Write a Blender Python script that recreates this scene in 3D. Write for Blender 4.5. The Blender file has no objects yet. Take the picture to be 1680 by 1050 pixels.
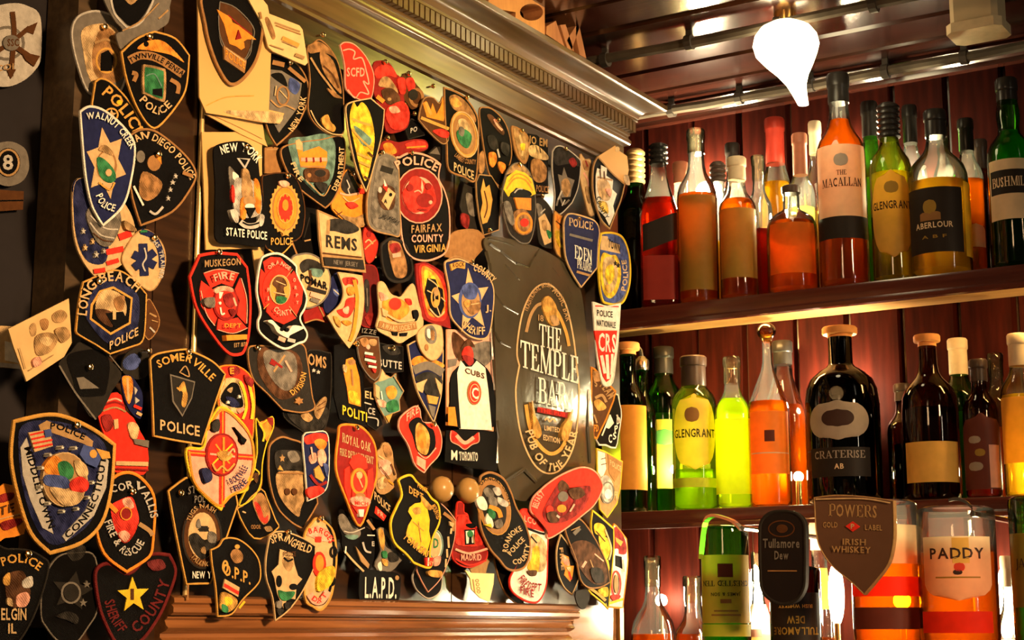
import bpy, math, random
from mathutils import Vector
from mathutils.geometry import tessellate_polygon
random.seed(7)
D = bpy.data
SC = bpy.context.scene
COL = SC.collection
R = math.radians
# ------------------------------------------------------------------ camera, exposure, light
EZ = 1.55                                   # eye height above the floor
FPX, YAW, HZ = 2700.0, R(32), 505.0         # focal length in pixels of a 1680x1050 frame
PITCH = math.atan2(HZ, FPX)
cd = D.cameras.new('camera'); cam = D.objects.new('camera', cd); COL.objects.link(cam)
cd.sensor_width = 36; cd.lens = 36 * FPX / 1680; cd.clip_start = .05
cam.location = (0, 0, EZ)
cam.rotation_euler = (R(90) + PITCH, 0, YAW - R(90))
SC.camera = cam
SC.view_settings.view_transform = 'Standard'; SC.view_settings.look = 'None'
SC.view_settings.gamma = 1; SC.view_settings.use_curve_mapping = False
SC.view_settings.exposure = 0.0
SC.cycles.use_denoising = True
SC.cycles.transparent_max_bounces = 40; SC.cycles.max_bounces = 10
SC.cycles.sample_clamp_indirect = 6
W = D.worlds.new('world'); SC.world = W; W.use_nodes = True
W.node_tree.nodes['Background'].inputs[0].default_value = (.9, .6, .35, 1)
W.node_tree.nodes['Background'].inputs[1].default_value = .05

def area_light(name, loc, target, sx, sy, power, col):
    l = D.lights.new(name, 'AREA'); l.shape = 'RECTANGLE'; l.size = sx; l.size_y = sy
    l.energy = power; l.color = col
    o = D.objects.new(name, l); COL.objects.link(o); o.location = loc
    o.rotation_euler = (Vector(target) - Vector(loc)).to_track_quat('-Z', 'Y').to_euler()
    return o
bl = area_light('bar_lamp', (1.05, -1.15, EZ + .80), (1.62, 1.25, EZ + .30), .4, .25, 10.5, (1, .62, .30)); bl.data.spread = R(46)
area_light('room_lamp', (-.3, .35, EZ + .75), (1.7, 1.25, EZ + .4), .3, .3, 6, (1, .60, .28))
area_light('bar_strip', (1.5, -1.2, EZ + .3), (2.5, 1.0, EZ + .3), .022, .7, 4, (1, .84, .60))

def ray(u, v):
    cy, sy, cp, sp = math.cos(YAW), math.sin(YAW), math.cos(PITCH), math.sin(PITCH)
    F = Vector((cy * cp, sy * cp, sp)); r = Vector((sy, -cy, 0)); U = Vector((-cy * sp, -sy * sp, cp))
    return F * FPX + r * (u - 840) + U * (525 - v)
EYE = Vector((0, 0, EZ))
def at_y(u, v, y): q = ray(u, v); return EYE + q * (y / q.y)
def at_x(u, v, x): q = ray(u, v); return EYE + q * (x / q.x)

# ------------------------------------------------------------------ materials
MATS = {}
def new_mat(name):
    m = D.materials.new(name); m.use_nodes = True
    nt = m.node_tree; return m, nt, nt.nodes['Principled BSDF']
def lnk(nt, a, b): nt.links.new(a, b)
def wood(name, c1, c2, rough=.3, scale=(3, 30, 30), bump=.15, coat=0):
    if name in MATS: return MATS[name]
    m, nt, b = new_mat(name)
    tc = nt.nodes.new('ShaderNodeTexCoord'); mp = nt.nodes.new('ShaderNodeMapping'); mp.inputs['Scale'].default_value = scale
    n = nt.nodes.new('ShaderNodeTexNoise'); n.inputs['Scale'].default_value = 4; n.inputs['Detail'].default_value = 6
    cr = nt.nodes.new('ShaderNodeValToRGB')
    cr.color_ramp.elements[0].position = .3; cr.color_ramp.elements[0].color = (*c1, 1)
    cr.color_ramp.elements[1].position = .7; cr.color_ramp.elements[1].color = (*c2, 1)
    bp = nt.nodes.new('ShaderNodeBump'); bp.inputs['Strength'].default_value = bump; bp.inputs['Distance'].default_value = .002
    lnk(nt, tc.outputs['Object'], mp.inputs['Vector']); lnk(nt, mp.outputs[0], n.inputs['Vector'])
    lnk(nt, n.outputs['Fac'], cr.inputs[0]); lnk(nt, cr.outputs[0], b.inputs['Base Color'])
    lnk(nt, n.outputs['Fac'], bp.inputs['Height']); lnk(nt, bp.outputs[0], b.inputs['Normal'])
    b.inputs['Roughness'].default_value = rough; b.inputs['Coat Weight'].default_value = coat; b.inputs['Coat Roughness'].default_value = .16
    MATS[name] = m; return m
def plain(name, c, rough=.5, metal=0, noise=.25, nscale=60, bump=0.0):
    if name in MATS: return MATS[name]
    m, nt, b = new_mat(name)
    tc = nt.nodes.new('ShaderNodeTexCoord')
    n = nt.nodes.new('ShaderNodeTexNoise'); n.inputs['Scale'].default_value = nscale; n.inputs['Detail'].default_value = 4
    mx = nt.nodes.new('ShaderNodeMix'); mx.data_type = 'RGBA'
    mx.inputs[6].default_value = (*[x * (1 - noise) for x in c], 1); mx.inputs[7].default_value = (*[min(1, x * (1 + noise)) for x in c], 1)
    lnk(nt, tc.outputs['Object'], n.inputs['Vector']); lnk(nt, n.outputs['Fac'], mx.inputs[0]); lnk(nt, mx.outputs[2], b.inputs['Base Color'])
    b.inputs['Roughness'].default_value = rough; b.inputs['Metallic'].default_value = metal; b.inputs['Specular IOR Level'].default_value = .25
    if bump:
        bp = nt.nodes.new('ShaderNodeBump'); bp.inputs['Strength'].default_value = bump; bp.inputs['Distance'].default_value = .001
        lnk(nt, n.outputs['Fac'], bp.inputs['Height']); lnk(nt, bp.outputs[0], b.inputs['Normal'])
    MATS[name] = m; return m
def thread(name, c, sheen=0.0):             # embroidered cloth: fine stitch relief and a little shade variation
    k = 'thread_' + name
    if k in MATS: return MATS[k]
    m, nt, b = new_mat(k)
    tc = nt.nodes.new('ShaderNodeTexCoord')
    n = nt.nodes.new('ShaderNodeTexNoise'); n.inputs['Scale'].default_value = 140; n.inputs['Detail'].default_value = 5
    wv = nt.nodes.new('ShaderNodeTexWave'); wv.inputs['Scale'].default_value = 320; wv.inputs['Distortion'].default_value = 2.5
    wv.bands_direction = 'DIAGONAL'
    mx = nt.nodes.new('ShaderNodeMix'); mx.data_type = 'RGBA'
    mx.inputs[6].default_value = (*[x * .55 for x in c], 1); mx.inputs[7].default_value = (*[min(1, x * 1.3) for x in c], 1)
    bp = nt.nodes.new('ShaderNodeBump'); bp.inputs['Strength'].default_value = .5; bp.inputs['Distance'].default_value = .0008
    lnk(nt, tc.outputs['Object'], n.inputs['Vector']); lnk(nt, tc.outputs['Object'], wv.inputs['Vector'])
    lnk(nt, n.outputs['Fac'], mx.inputs[0]); lnk(nt, mx.outputs[2], b.inputs['Base Color'])
    lnk(nt, wv.outputs['Fac'], bp.inputs['Height']); lnk(nt, bp.outputs[0], b.inputs['Normal'])
    b.inputs['Roughness'].default_value = .7; b.inputs['Specular IOR Level'].default_value = .06
    MATS[k] = m; return m
def emit(name, c, s):
    if name in MATS: return MATS[name]
    m = D.materials.new(name); m.use_nodes = True; nt = m.node_tree; nt.nodes.clear()
    e = nt.nodes.new('ShaderNodeEmission'); e.inputs[0].default_value = (*c, 1); e.inputs[1].default_value = s
    o = nt.nodes.new('ShaderNodeOutputMaterial'); lnk(nt, e.outputs[0], o.inputs[0]); MATS[name] = m; return m
def clear(name, tint, rough=.04, transl=0.0, ior=1.45, edge=2.5):     # thin glass or a spirit: tinted, darker where thicker at the edge, shiny
    if name in MATS: return MATS[name]
    m = D.materials.new(name); m.use_nodes = True; nt = m.node_tree; nt.nodes.clear(); N = nt.nodes.new
    lw = N('ShaderNodeLayerWeight'); lw.inputs[0].default_value = .35
    mc = N('ShaderNodeMix'); mc.data_type = 'RGBA'
    mc.inputs[6].default_value = (*tint, 1); mc.inputs[7].default_value = (*[x ** edge for x in tint], 1)
    tr = N('ShaderNodeBsdfTransparent'); lnk(nt, lw.outputs['Facing'], mc.inputs[0]); lnk(nt, mc.outputs[2], tr.inputs[0])
    sh = tr.outputs[0]
    if transl:
        tl = N('ShaderNodeBsdfTranslucent'); tl.inputs[0].default_value = (*tint, 1)
        ms = N('ShaderNodeMixShader'); ms.inputs[0].default_value = transl
        lnk(nt, sh, ms.inputs[1]); lnk(nt, tl.outputs[0], ms.inputs[2]); sh = ms.outputs[0]
    gl = N('ShaderNodeBsdfGlossy'); gl.inputs['Roughness'].default_value = rough
    fr = N('ShaderNodeFresnel'); fr.inputs[0].default_value = ior
    ms = N('ShaderNodeMixShader'); lnk(nt, fr.outputs[0], ms.inputs[0]); lnk(nt, sh, ms.inputs[1]); lnk(nt, gl.outputs[0], ms.inputs[2])
    o = N('ShaderNodeOutputMaterial'); lnk(nt, ms.outputs[0], o.inputs[0]); MATS[name] = m; return m
def paper(name, c, transl=.35):             # label paper that lets some lamp light through
    if name in MATS: return MATS[name]
    m, nt, b = new_mat(name); N = nt.nodes.new
    tc = N('ShaderNodeTexCoord'); n = N('ShaderNodeTexNoise'); n.inputs['Scale'].default_value = 50
    mx = N('ShaderNodeMix'); mx.data_type = 'RGBA'
    mx.inputs[6].default_value = (*[x * .8 for x in c], 1); mx.inputs[7].default_value = (*[min(1, x * 1.15) for x in c], 1)
    lnk(nt, tc.outputs['Object'], n.inputs['Vector']); lnk(nt, n.outputs['Fac'], mx.inputs[0]); lnk(nt, mx.outputs[2], b.inputs['Base Color'])
    b.inputs['Roughness'].default_value = .5; b.inputs['Specular IOR Level'].default_value = .15
    tl = N('ShaderNodeBsdfTranslucent'); lnk(nt, mx.outputs[2], tl.inputs[0])
    ms = N('ShaderNodeMixShader'); ms.inputs[0].default_value = transl
    lnk(nt, b.outputs[0], ms.inputs[1]); lnk(nt, tl.outputs[0], ms.inputs[2])
    lnk(nt, ms.outputs[0], nt.nodes['Material Output'].inputs[0]); MATS[name] = m; return m

# ------------------------------------------------------------------ mesh helpers
LOCAL = set()                               # things whose parts are drawn in the thing's own coordinates
class MB:
    def __init__(s): s.v = []; s.f = []
    def add(s, v, f):
        k = len(s.v); s.v += [Vector(p) for p in v]; s.f += [tuple(i + k for i in q) for q in f]; return s
    def box(s, x0, x1, y0, y1, z0, z1, b=0):
        if b:                                # chamfered on the four edges along z
            o = [(x0 + b, y0), (x1 - b, y0), (x1, y0 + b), (x1, y1 - b), (x1 - b, y1), (x0 + b, y1), (x0, y1 - b), (x0, y0 + b)]
            n = 8
            v = [(x, y, z0) for x, y in o] + [(x, y, z1) for x, y in o]
            return s.add(v, [tuple(range(n))[::-1], tuple(range(n, 2 * n))] + [(i, (i + 1) % n, n + (i + 1) % n, n + i) for i in range(n)])
        v = [(x, y, z) for z in (z0, z1) for x, y in ((x0, y0), (x1, y0), (x1, y1), (x0, y1))]
        return s.add(v, [(3, 2, 1, 0), (4, 5, 6, 7), (0, 1, 5, 4), (1, 2, 6, 5), (2, 3, 7, 6), (3, 0, 4, 7)])
    def lathe(s, prof, n=28, ex=2.0, rot=0.0, c=(0, 0, 0), cap=True, sy=1.0):
        V = []
        for r, h in prof:
            for i in range(n):
                a = 2 * math.pi * i / n
                x, y = sup(a - rot, ex, r, sy)
                V.append((c[0] + x * math.cos(rot) - y * math.sin(rot), c[1] + x * math.sin(rot) + y * math.cos(rot), c[2] + h))
        F = [(k * n + i, k * n + (i + 1) % n, (k + 1) * n + (i + 1) % n, (k + 1) * n + i) for k in range(len(prof) - 1) for i in range(n)]
        if cap: F += [tuple(range(n))[::-1], tuple(range((len(prof) - 1) * n, len(prof) * n))]
        return s.add(V, F)
    def tube(s, pts, r, n=8):
        pts = [Vector(p) for p in pts]; V = []
        for i, p in enumerate(pts):
            t = (pts[min(i + 1, len(pts) - 1)] - pts[max(i - 1, 0)]).normalized()
            a = t.orthogonal().normalized() if i == 0 else (a - t * a.dot(t)).normalized()
            b = t.cross(a)
            rr = r[i] if isinstance(r, (list, tuple)) else r
            V += [p + (a * math.cos(2 * math.pi * k / n) + b * math.sin(2 * math.pi * k / n)) * rr for k in range(n)]
        m = len(pts)
        F = [(k * n + i, k * n + (i + 1) % n, (k + 1) * n + (i + 1) % n, (k + 1) * n + i) for k in range(m - 1) for i in range(n)]
        return s.add(V, F + [tuple(range(n))[::-1], tuple(range((m - 1) * n, m * n))])
    def build(s, name, mat, parent=None, smooth=False, loc=None):
        me = D.meshes.new(name); o = Vector((0, 0, 0)); q = parent
        if parent and parent.name not in LOCAL:
            while q: o = o + q.location; q = q.parent
        if loc: o = Vector(loc)
        me.from_pydata([p - o for p in s.v], [], s.f); me.materials.append(mat)
        if smooth:
            me.polygons.foreach_set('use_smooth', [True] * len(me.polygons))
            try: me.set_sharp_from_angle(angle=R(40))
            except Exception: pass
        ob = D.objects.new(name, me); COL.objects.link(ob)
        if parent: ob.parent = parent
        elif loc: ob.location = loc
        return ob
def sup(a, ex, r, sy=1.0):
    c, q = math.cos(a), math.sin(a)
    k = r / ((abs(c) ** ex + abs(q / sy) ** ex) ** (1 / ex))
    return k * c, k * q
def empty(name, loc, label=None, cat=None, group=None, kind=None, local=False):
    o = D.objects.new(name, None); COL.objects.link(o); o.location = loc; o.empty_display_size = .02
    return tag(o, label, cat, group, kind)
def tag(o, label=None, cat=None, group=None, kind=None):
    if label: o['label'] = label
    if cat: o['category'] = cat
    if group: o['group'] = group
    if kind: o['kind'] = kind
    return o

GLY = {}
def glyph(ch):
    if ch in GLY: return GLY[ch]
    cu = D.curves.new('g', 'FONT'); cu.body = ch; cu.size = 1; cu.resolution_u = 2; cu.offset = .022
    o = D.objects.new('g', cu); COL.objects.link(o)
    ev = o.evaluated_get(bpy.context.evaluated_depsgraph_get()); me = ev.to_mesh()
    v = [(p.co.x, p.co.y) for p in me.vertices]; f = [tuple(p.vertices) for p in me.polygons]
    ev.to_mesh_clear(); D.objects.remove(o); D.curves.remove(cu)
    x0 = min((p[0] for p in v), default=0); x1 = max((p[0] for p in v), default=.3)
    GLY[ch] = ([((a - x0), b / .72) for a, b in v], f, x1 - x0); return GLY[ch]
def rc(x0, y0, x1, y1): return [(x0, y0), (x1, y0), (x1, y1), (x0, y1)]
SERIF = {
 'T': (.86, [rc(0, .93, .86, 1), [(0, .7), (.05, .7), (.12, .93), (0, .93)], [(.86, .7), (.86, .93), (.74, .93), (.81, .7)], rc(.34, 0, .52, .95), rc(.22, 0, .64, .05)]),
 'H': (.92, [rc(.1, 0, .28, 1), rc(.62, 0, .8, 1), rc(.2, .47, .7, .54), rc(0, 0, .38, .05), rc(.52, 0, .9, .05), rc(0, .95, .38, 1), rc(.52, .95, .9, 1)]),
 'E': (.74, [rc(.1, 0, .28, 1), rc(0, .94, .68, 1), rc(0, 0, .72, .06), rc(.2, .48, .5, .54), [(.62, .74), (.68, .74), (.68, .96), (.52, .96)], [(.5, .04), (.72, .04), (.74, .28), (.68, .28)], rc(.46, .38, .52, .64)]),
 'M': (1.1, [rc(.1, 0, .18, 1), rc(.82, 0, 1, 1), [(.06, 1), (.26, 1), (.62, .1), (.5, .0)], [(.5, 0), (.58, .0), (.9, .96), (.82, 1)], rc(0, 0, .3, .05), rc(.7, 0, 1.1, .05), rc(.82, .95, 1.1, 1)]),
 'P': (.74, [rc(.1, 0, .28, 1), rc(0, 0, .4, .05), rc(0, .94, .5, 1), rc(.2, .42, .5, .48), [(.5, .42), (.64, .47), (.74, .6), (.74, .82), (.64, .95), (.5, 1), (.5, .94), (.56, .86), (.57, .56), (.5, .48)]]),
 'L': (.7, [rc(.1, 0, .28, 1), rc(0, .95, .4, 1), rc(0, 0, .66, .06), [(.48, .04), (.66, .04), (.7, .3), (.64, .3)]]),
 'B': (.78, [rc(.1, 0, .28, 1), rc(0, .94, .5, 1), rc(0, 0, .5, .06), rc(.2, .49, .5, .55), [(.5, .5), (.6, .53), (.7, .64), (.7, .86), (.6, .97), (.5, 1), (.5, .94), (.53, .88), (.53, .6), (.5, .55)], [(.5, 0), (.66, .03), (.78, .14), (.78, .38), (.66, .5), (.5, .55), (.5, .49), (.59, .42), (.6, .12), (.5, .06)]]),
 'A': (.9, [[(.4, 1), (.5, 1), (.86, 0), (.66, 0)], [(.4, 1), (.47, .92), (.17, 0), (.1, 0)], rc(.22, .28, .68, .34), rc(0, 0, .3, .05), rc(.54, 0, .92, .05)]),
 'R': (.86, [rc(.1, 0, .28, 1), rc(0, 0, .4, .05), rc(0, .94, .5, 1), rc(.2, .46, .5, .52), [(.5, .46), (.64, .5), (.72, .62), (.72, .84), (.63, .95), (.5, 1), (.5, .94), (.55, .86), (.55, .58), (.5, .52)], [(.36, .5), (.52, .5), (.86, .03), (.66, .0)], rc(.64, 0, .9, .05)]),
}
def text2d(txt, serif=False):
    """Text as one flat outline: x runs 0..1 over the whole line, y 0..1 over the letter height; also its width in letter heights."""
    V, F, x = [], [], 0.0
    for ch in txt:
        if ch == ' ': x += .38; continue
        if serif and ch in SERIF:
            w, polys = SERIF[ch]
            for p in polys:
                k = len(V); V += [(x + a, b) for a, b in p]
                F += [tuple(k + i for i in t) for t in tessellate_polygon([[Vector((a, b, 0)) for a, b in p]])]
            x += w + .06; continue
        v, f, w = glyph(ch)
        k = len(V); V += [(x + a, b) for a, b in v]; F += [tuple(k + i for i in q) for q in f]; x += w + .11
    x = max(x - .1, .1)
    return [(a / x, b) for a, b in V], F, x
# ------------------------------------------------------------------ the room
darkwood = wood('dark_wood', (.018, .008, .004), (.05, .022, .010), .28, coat=.4)
cabwood = wood('cabinet_wood', (.016, .007, .003), (.042, .018, .007), .3, (2, 26, 26), coat=.5)
crownwood = wood('crown_wood', (.075, .042, .013), (.13, .072, .024), .30, (2, 30, 30), .06, coat=.8)
basewood = wood('base_wood', (.16, .06, .02), (.28, .11, .035), .22, (2, 30, 30), .08, coat=.7)
redwood = wood('red_panel_wood', (.016, .0025, .0015), (.045, .006, .003), .55, (20, 20, 2), .1); redwood.node_tree.nodes['Principled BSDF'].inputs['Specular IOR Level'].default_value = .05
ceilwood = wood('ceiling_wood', (.020, .005, .003), (.048, .011, .006), .22, (30, 2, 30), .15, coat=.8)
shelfwood = wood('shelf_wood', (.06, .012, .008), (.11, .025, .014), .25, (26, 2, 26), .08, coat=.6)
brass = plain('brass', (.8, .5, .16), .25, 1, .1)
steel = plain('steel', (.7, .68, .62), .22, 1, .08)
YF, XE, XW = 1.25, 2.322, 2.62              # cabinet face, cabinet end, back wall
ZC = EZ + .94                               # ceiling
o = MB().box(-1.2, 3.2, -2.2, 2.4, -.05, 0).build('floor', wood('floor_wood', (.05, .025, .012), (.09, .045, .02)))
tag(o, kind='structure')
# ceiling of long glossy boards running away along the shelves
cl = MB().box(-1.2, 3.2, -2.2, 2.4, ZC + .012, ZC + .05).build('ceiling', darkwood); tag(cl, kind='structure')
bw = .105
x = 2.62
pl = None
while x > 1.0:
    if pl is None:
        m = MB(); w = bw - .004; c = .006
        m.add([(0, -2.2, 0), (0, 2.4, 0), (-c, 2.4, -.012), (-c, -2.2, -.012), (-w + c, 2.4, -.012), (-w + c, -2.2, -.012), (-w, 2.4, 0), (-w, -2.2, 0)],
              [(0, 3, 2, 1), (3, 5, 4, 2), (5, 7, 6, 4)])
        pl = m.build('plank', ceilwood, cl); pl.location = (x, 0, ZC + .012)
    else:
        q = pl.copy(); COL.objects.link(q); q.location = (x, 0, ZC + .012 - random.random() * .003)
    x -= bw
# back wall of vertical red boards
wb = MB().box(XW + .014, XW + .08, -.6, 2.4, 0, ZC).build('wall_back', darkwood); tag(wb, kind='structure')
pw = .094; y = 1.72; pl = None
while y > .1:
    if pl is None:
        m = MB(); w = pw - .003; c = .005
        m.add([(0, 0, 0), (-.014, -c, 0), (-.014, -w + c, 0), (0, -w, 0), (0, 0, ZC), (-.014, -c, ZC), (-.014, -w + c, ZC), (0, -w, ZC)],
              [(0, 1, 5, 4), (1, 2, 6, 5), (2, 3, 7, 6)])
        pl = m.build('plank', redwood, wb); pl.location = (XW + .014, y, 0)
    else:
        q = pl.copy(); COL.objects.link(q); q.location = (XW + .014, y, 0)
    y -= pw
o = MB().box(-1.2, 1.25, 1.292, 1.36, 0, ZC).build('wall_left', plain('dark_paint', (.012, .009, .010), .5)); tag(o, kind='structure')
# moulding where wall meets ceiling
m = MB(); pts = [(0, 0), (-.03, 0), (-.034, -.006), (-.012, -.022), (-.010, -.03), (0, -.032)]
m.add([(XW + a, yy, ZC + b) for yy in (-.3, 1.66) for a, b in pts], [(i, i + 1, i + 7, i + 6) for i in range(5)])
o = m.build('trim_1', ceilwood); tag(o, kind='structure')
# two clipped runs of metal pipe under the ceiling
galv = plain('galvanised', (.10, .08, .055), .8, 0, .6, 25)
def conduit(p, q, label, n):
    p, q = Vector(p), Vector(q)
    t = empty('conduit', p, label, 'pipe', 'metal pipe runs under the ceiling')
    MB().tube([p.lerp(q, k / 12) + Vector((random.uniform(-.003, .003), 0, random.uniform(-.002, .002))) for k in range(13)], .0085).build('pipe', galv, t, True)
    for k in range(n):
        a = p.lerp(q, (k + .5) / n); d = (q - p).normalized() * .006
        m = MB(); m.tube([a - d, a + d], .0125, 10); m.box(a.x - .003, a.x + .003, a.y - .005, a.y + .005, a.z, ZC + .004)
        m.build('clip', plain('clip_dark', (.06, .05, .04), .5), t)
P1, P2 = at_x(1000, 197, XW - .05), at_x(1680, 60, XW - .05)
z = ZC - .022
conduit((2.57, 1.60, z), (2.57, .4, z), 'metal pipe clipped along the wall and ceiling corner above the bottles', 9)
conduit((2.27, 1.62, z), (2.27, .55, z), 'metal pipe run across the ceiling above the cabinet crown', 7)
# cream plastic box on the ceiling, top right
c0 = at_x(1604, 22, 2.38)
t = empty('emergency_light', (c0.x, c0.y, ZC), 'cream plastic light box fixed to the ceiling at top right', 'light box')
cream = plain('cream_plastic', (.62, .50, .30), .4, 0, .08)
m = MB(); cx, cy = c0.x, c0.y
for (a, b, z0, z1) in ((.030, .036, -.045, 0), (.032, .038, -.052, -.045), (.026, .032, -.058, -.052)):
    m.box(cx - a, cx + a, cy - b, cy + b, ZC + z0, ZC + z1, .008)
m.build('housing', cream, t)
MB().box(cx - .034, cx + .034, cy - .042, cy + .042, ZC - .060, ZC - .045, .01).build('diffuser', plain('cream_lens', (.7, .58, .36), .25), t)

# ------------------------------------------------------------------ the cabinet
CZ = EZ
cab = empty('cabinet', (1.8, YF + .15, 0), 'dark wooden wall cabinet with dentil crown, its doors covered in cloth patches', 'cabinet')
XL = at_y(97, 500, YF).x
MB().box(1.262, XE, YF + .02, 1.64, CZ + .02, CZ + .84).build('body', darkwood, cab)
xd0, xg, xd1 = at_y(311, 600, YF).x, at_y(738, 760, YF).x, at_y(1006, 500, YF).x
# face frame pieces
MB().box(XL, at_y(128, 500, YF).x, YF - .006, YF + .04, CZ + .0, CZ + .76).build('edge_trim', wood('trim_wood', (.05, .03, .014), (.09, .055, .025), .4), cab)
MB().box(at_y(128, 500, YF).x, at_y(246, 500, YF).x, YF - .002, YF + .02, CZ - .3, CZ + .76).build('side_panel', darkwood, cab)
MB().box(at_y(246, 500, YF).x, xd0 - .006, YF - .004, YF + .02, CZ - .3, CZ + .76).build('stile', cabwood, cab)
MB().tube([(xd0 - .003, YF - .008, CZ + .03), (xd0 - .003, YF - .008, CZ + .75)], .003, 10).build('bead', plain('lit_edge', (.7, .5, .2), .2, .6, .1), cab, True)  # gold colour stands for the light caught on the wooden door edge
for a, b in ((xd0, xg - .0015), (xg + .0015, xd1)):
    d = MB().box(a, b, YF + .002, YF + .022, CZ + .034, CZ + .748).build('door', cabwood, cab)
    m = MB(); w = .05
    for q in ((a, a + w, CZ + .034, CZ + .748), (b - w, b, CZ + .034, CZ + .748), (a + w, b - w, CZ + .034, CZ + .09), (a + w, b - w, CZ + .70, CZ + .748)):
        m.box(q[0], q[1], YF - .004, YF + .002, q[2], q[3])
    o = m.build('door_frame', cabwood, d)
    o.parent = d
    for v in o.data.vertices: v.co += d.location * 0
xs = xd1
MB().box(xs, XE, YF - .004, YF + .02, CZ - .3, CZ + .76).build('stile', cabwood, cab)
kn = plain('pale_knob', (.36, .21, .065), .28, 0, .12)
for (u, v) in ((722, 803), (765, 805)):
    p = at_y(u, v, YF - .03)
    k = MB()
    prof = [(.004, 0), (.0055, .004), (.005, .010), (.011, .016), (.0165, .023), (.0175, .029), (.0155, .036), (.010, .041), (.004, .043)]
    n = 20
    k.add([(p.x + r * math.cos(6.2832 * i / n), YF - .004 - h, p.z + r * math.sin(6.2832 * i / n)) for r, h in prof for i in range(n)],
          [(a * n + i, a * n + (i + 1) % n, (a + 1) * n + (i + 1) % n, (a + 1) * n + i) for a in range(len(prof) - 1) for i in range(n)] + [tuple(range((len(prof) - 1) * n, len(prof) * n))])
    k.build('knob', kn, cab, True)
# crown: one profile swept along the front and mitred round the right end
def sweep(prof, x0, x1, yf):
    m = MB(); k = len(prof)
    for o_, z_ in prof: m.v.append(Vector((x0, yf - o_, CZ + z_)))
    for o_, z_ in prof: m.v.append(Vector((x1 + o_, yf - o_, CZ + z_)))
    for o_, z_ in prof: m.v.append(Vector((x1 + o_, 1.63, CZ + z_)))
    m.f += [(j * k + i, (j + 1) * k + i, (j + 1) * k + i + 1, j * k + i + 1) for j in range(2) for i in range(k - 1)]
    m.f.append(tuple(range(k))); m.f.append(tuple(range(2 * k, 3 * k))[::-1])
    return m
sweep([(-.02, .746), (.004, .746), (.009, .748), (.010, .752), (.008, .755), (.011, .757), (.011, .786), (.014, .788)], XL, XE, YF).build('frieze', crownwood, cab, True)
sweep([(-.02, .786), (.012, .786), (.018, .788), (.0205, .792), (.0205, .796), (.017, .800), (.017, .804), (.019, .805), (.019, .829), (-.02, .829)], XL, XE, YF).build('bead_moulding', crownwood, cab, True)
cove = [(-.02, .828), (.026, .828), (.029, .830), (.029, .834)]
cove += [(.030 + .030 * (1 - math.cos(a)), .835 + .0165 * math.sin(a)) for a in [R(x) for x in (0, 15, 30, 45, 60, 75, 90)]]
cove += [(.064, .852), (.066, .854), (.066, .861), (.062, .863), (-.02, .863)]
sweep(cove, XL, XE, YF).build('crown_moulding', crownwood, cab, True)
tw = .0125; x = XE + .022 - tw; proto = None; n = 0
while x > 1.30:
    if proto is None:
        proto = MB().box(0, tw - .0034, -.011, 0, -.019, 0).build('dentil', crownwood, None)
        proto.parent = cab; proto.location = Vector((x, YF - .019, CZ + .828)) - cab.location
    else:
        q = proto.copy(); COL.objects.link(q); q.location = Vector((x, YF - .019, CZ + .828)) - cab.location
    x -= tw
# the ledge under the doors and the lit drawer front below it
xr = at_y(952, 1005, YF - .03).x
xq = at_y(940, 1020, YF - .02).x
def strip(prof, x0, x1):
    m = MB(); k = len(prof)
    m.v += [Vector((xx, YF - a, CZ + b)) for xx in (x0, x1) for a, b in prof]
    m.f += [(i, k + i, k + i + 1, i + 1) for i in range(k - 1)] + [tuple(range(k, 2 * k)), tuple(range(k))[::-1]]
    return m
xl0 = at_y(250, 1000, YF).x
strip([(-.02, .034), (.024, .034), (.030, .031), (.031, .026), (.027, .024), (.030, .021), (.030, .016), (.026, .013), (-.02, .013)], xl0, xr).build('ledge', basewood, cab, True)
strip([(-.02, .013), (.021, .013), (.022, .010), (.018, .008), (.020, .003), (.0235, .0), (.020, -.003), (.012, -.006), (.012, -.010), (.018, -.014), (.022, -.022), (.020, -.03), (.004, -.036), (-.02, -.036)], xl0, xq).build('drawer_moulding', basewood, cab, True)
MB().box(xl0, XE, YF + .0, YF + .02, -.0 + .1, CZ + .034).build('lower_panel', basewood, cab)
MB().box(xr - .004, at_y(967, 1015, YF - .02).x, YF - .02, YF, CZ + .006, CZ + .016).build('ledge_return', basewood, cab)
MB().box(XE - .012, XE, YF - .006, YF + .3, .0, CZ + .034).build('corner_post', plain('lit_post', (.62, .36, .11), .3, .2, .1), cab)  # lamplight on the post is put into its gold colour
MB().box(1.262, XE, YF + .02, 1.64, 0, CZ + .02).build('base', darkwood, cab)
# carved letters standing on the crown
lw = wood('letter_wood', (.42, .17, .06), (.6, .27, .10), .55, (20, 20, 4))
def letter(name, label, polys, holes, zt):
    pts = [at_y(u, v, YF - .02) for u, v in polys]
    xs_ = [p.x for p in pts]; base = Vector((sum(xs_) / len(xs_), YF - .01, CZ + .863))
    def add(m, uv):
        q = [at_y(u, v, YF - .02) for u, v in uv]
        n = len(q); fr = q; bk = [p + Vector((0, .035, 0)) for p in q]
        m.add(fr + bk, [tuple(t) for t in tessellate_polygon([fr])] + [tuple(i + n for i in t) for t in tessellate_polygon([bk])] + [(i, (i + 1) % n, n + (i + 1) % n, n + i) for i in range(n)])
    return base, add
def ringpts(cx, cy, rx, ry, a0, a1, n=18): return [(cx + rx * math.cos(R(a0 + (a1 - a0) * i / n)), cy + ry * math.sin(R(a0 + (a1 - a0) * i / n))) for i in range(n + 1)]
base, add = letter('o', '', [(845, 20), (895, 20)], 0, 0)
m = MB(); add(m, [(810, -60), (893, -60), (894, 62), (845, 36), (846, 20)] + ringpts(872, 20, 19, 14, 180, -180, 20) + [(846, 20), (800, 12)])
tag(m.build('carved_letter', lw, None, loc=base), 'carved orange wooden letter with an oval hole, standing on the cabinet crown', 'letter', 'carved wooden letters')
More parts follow.
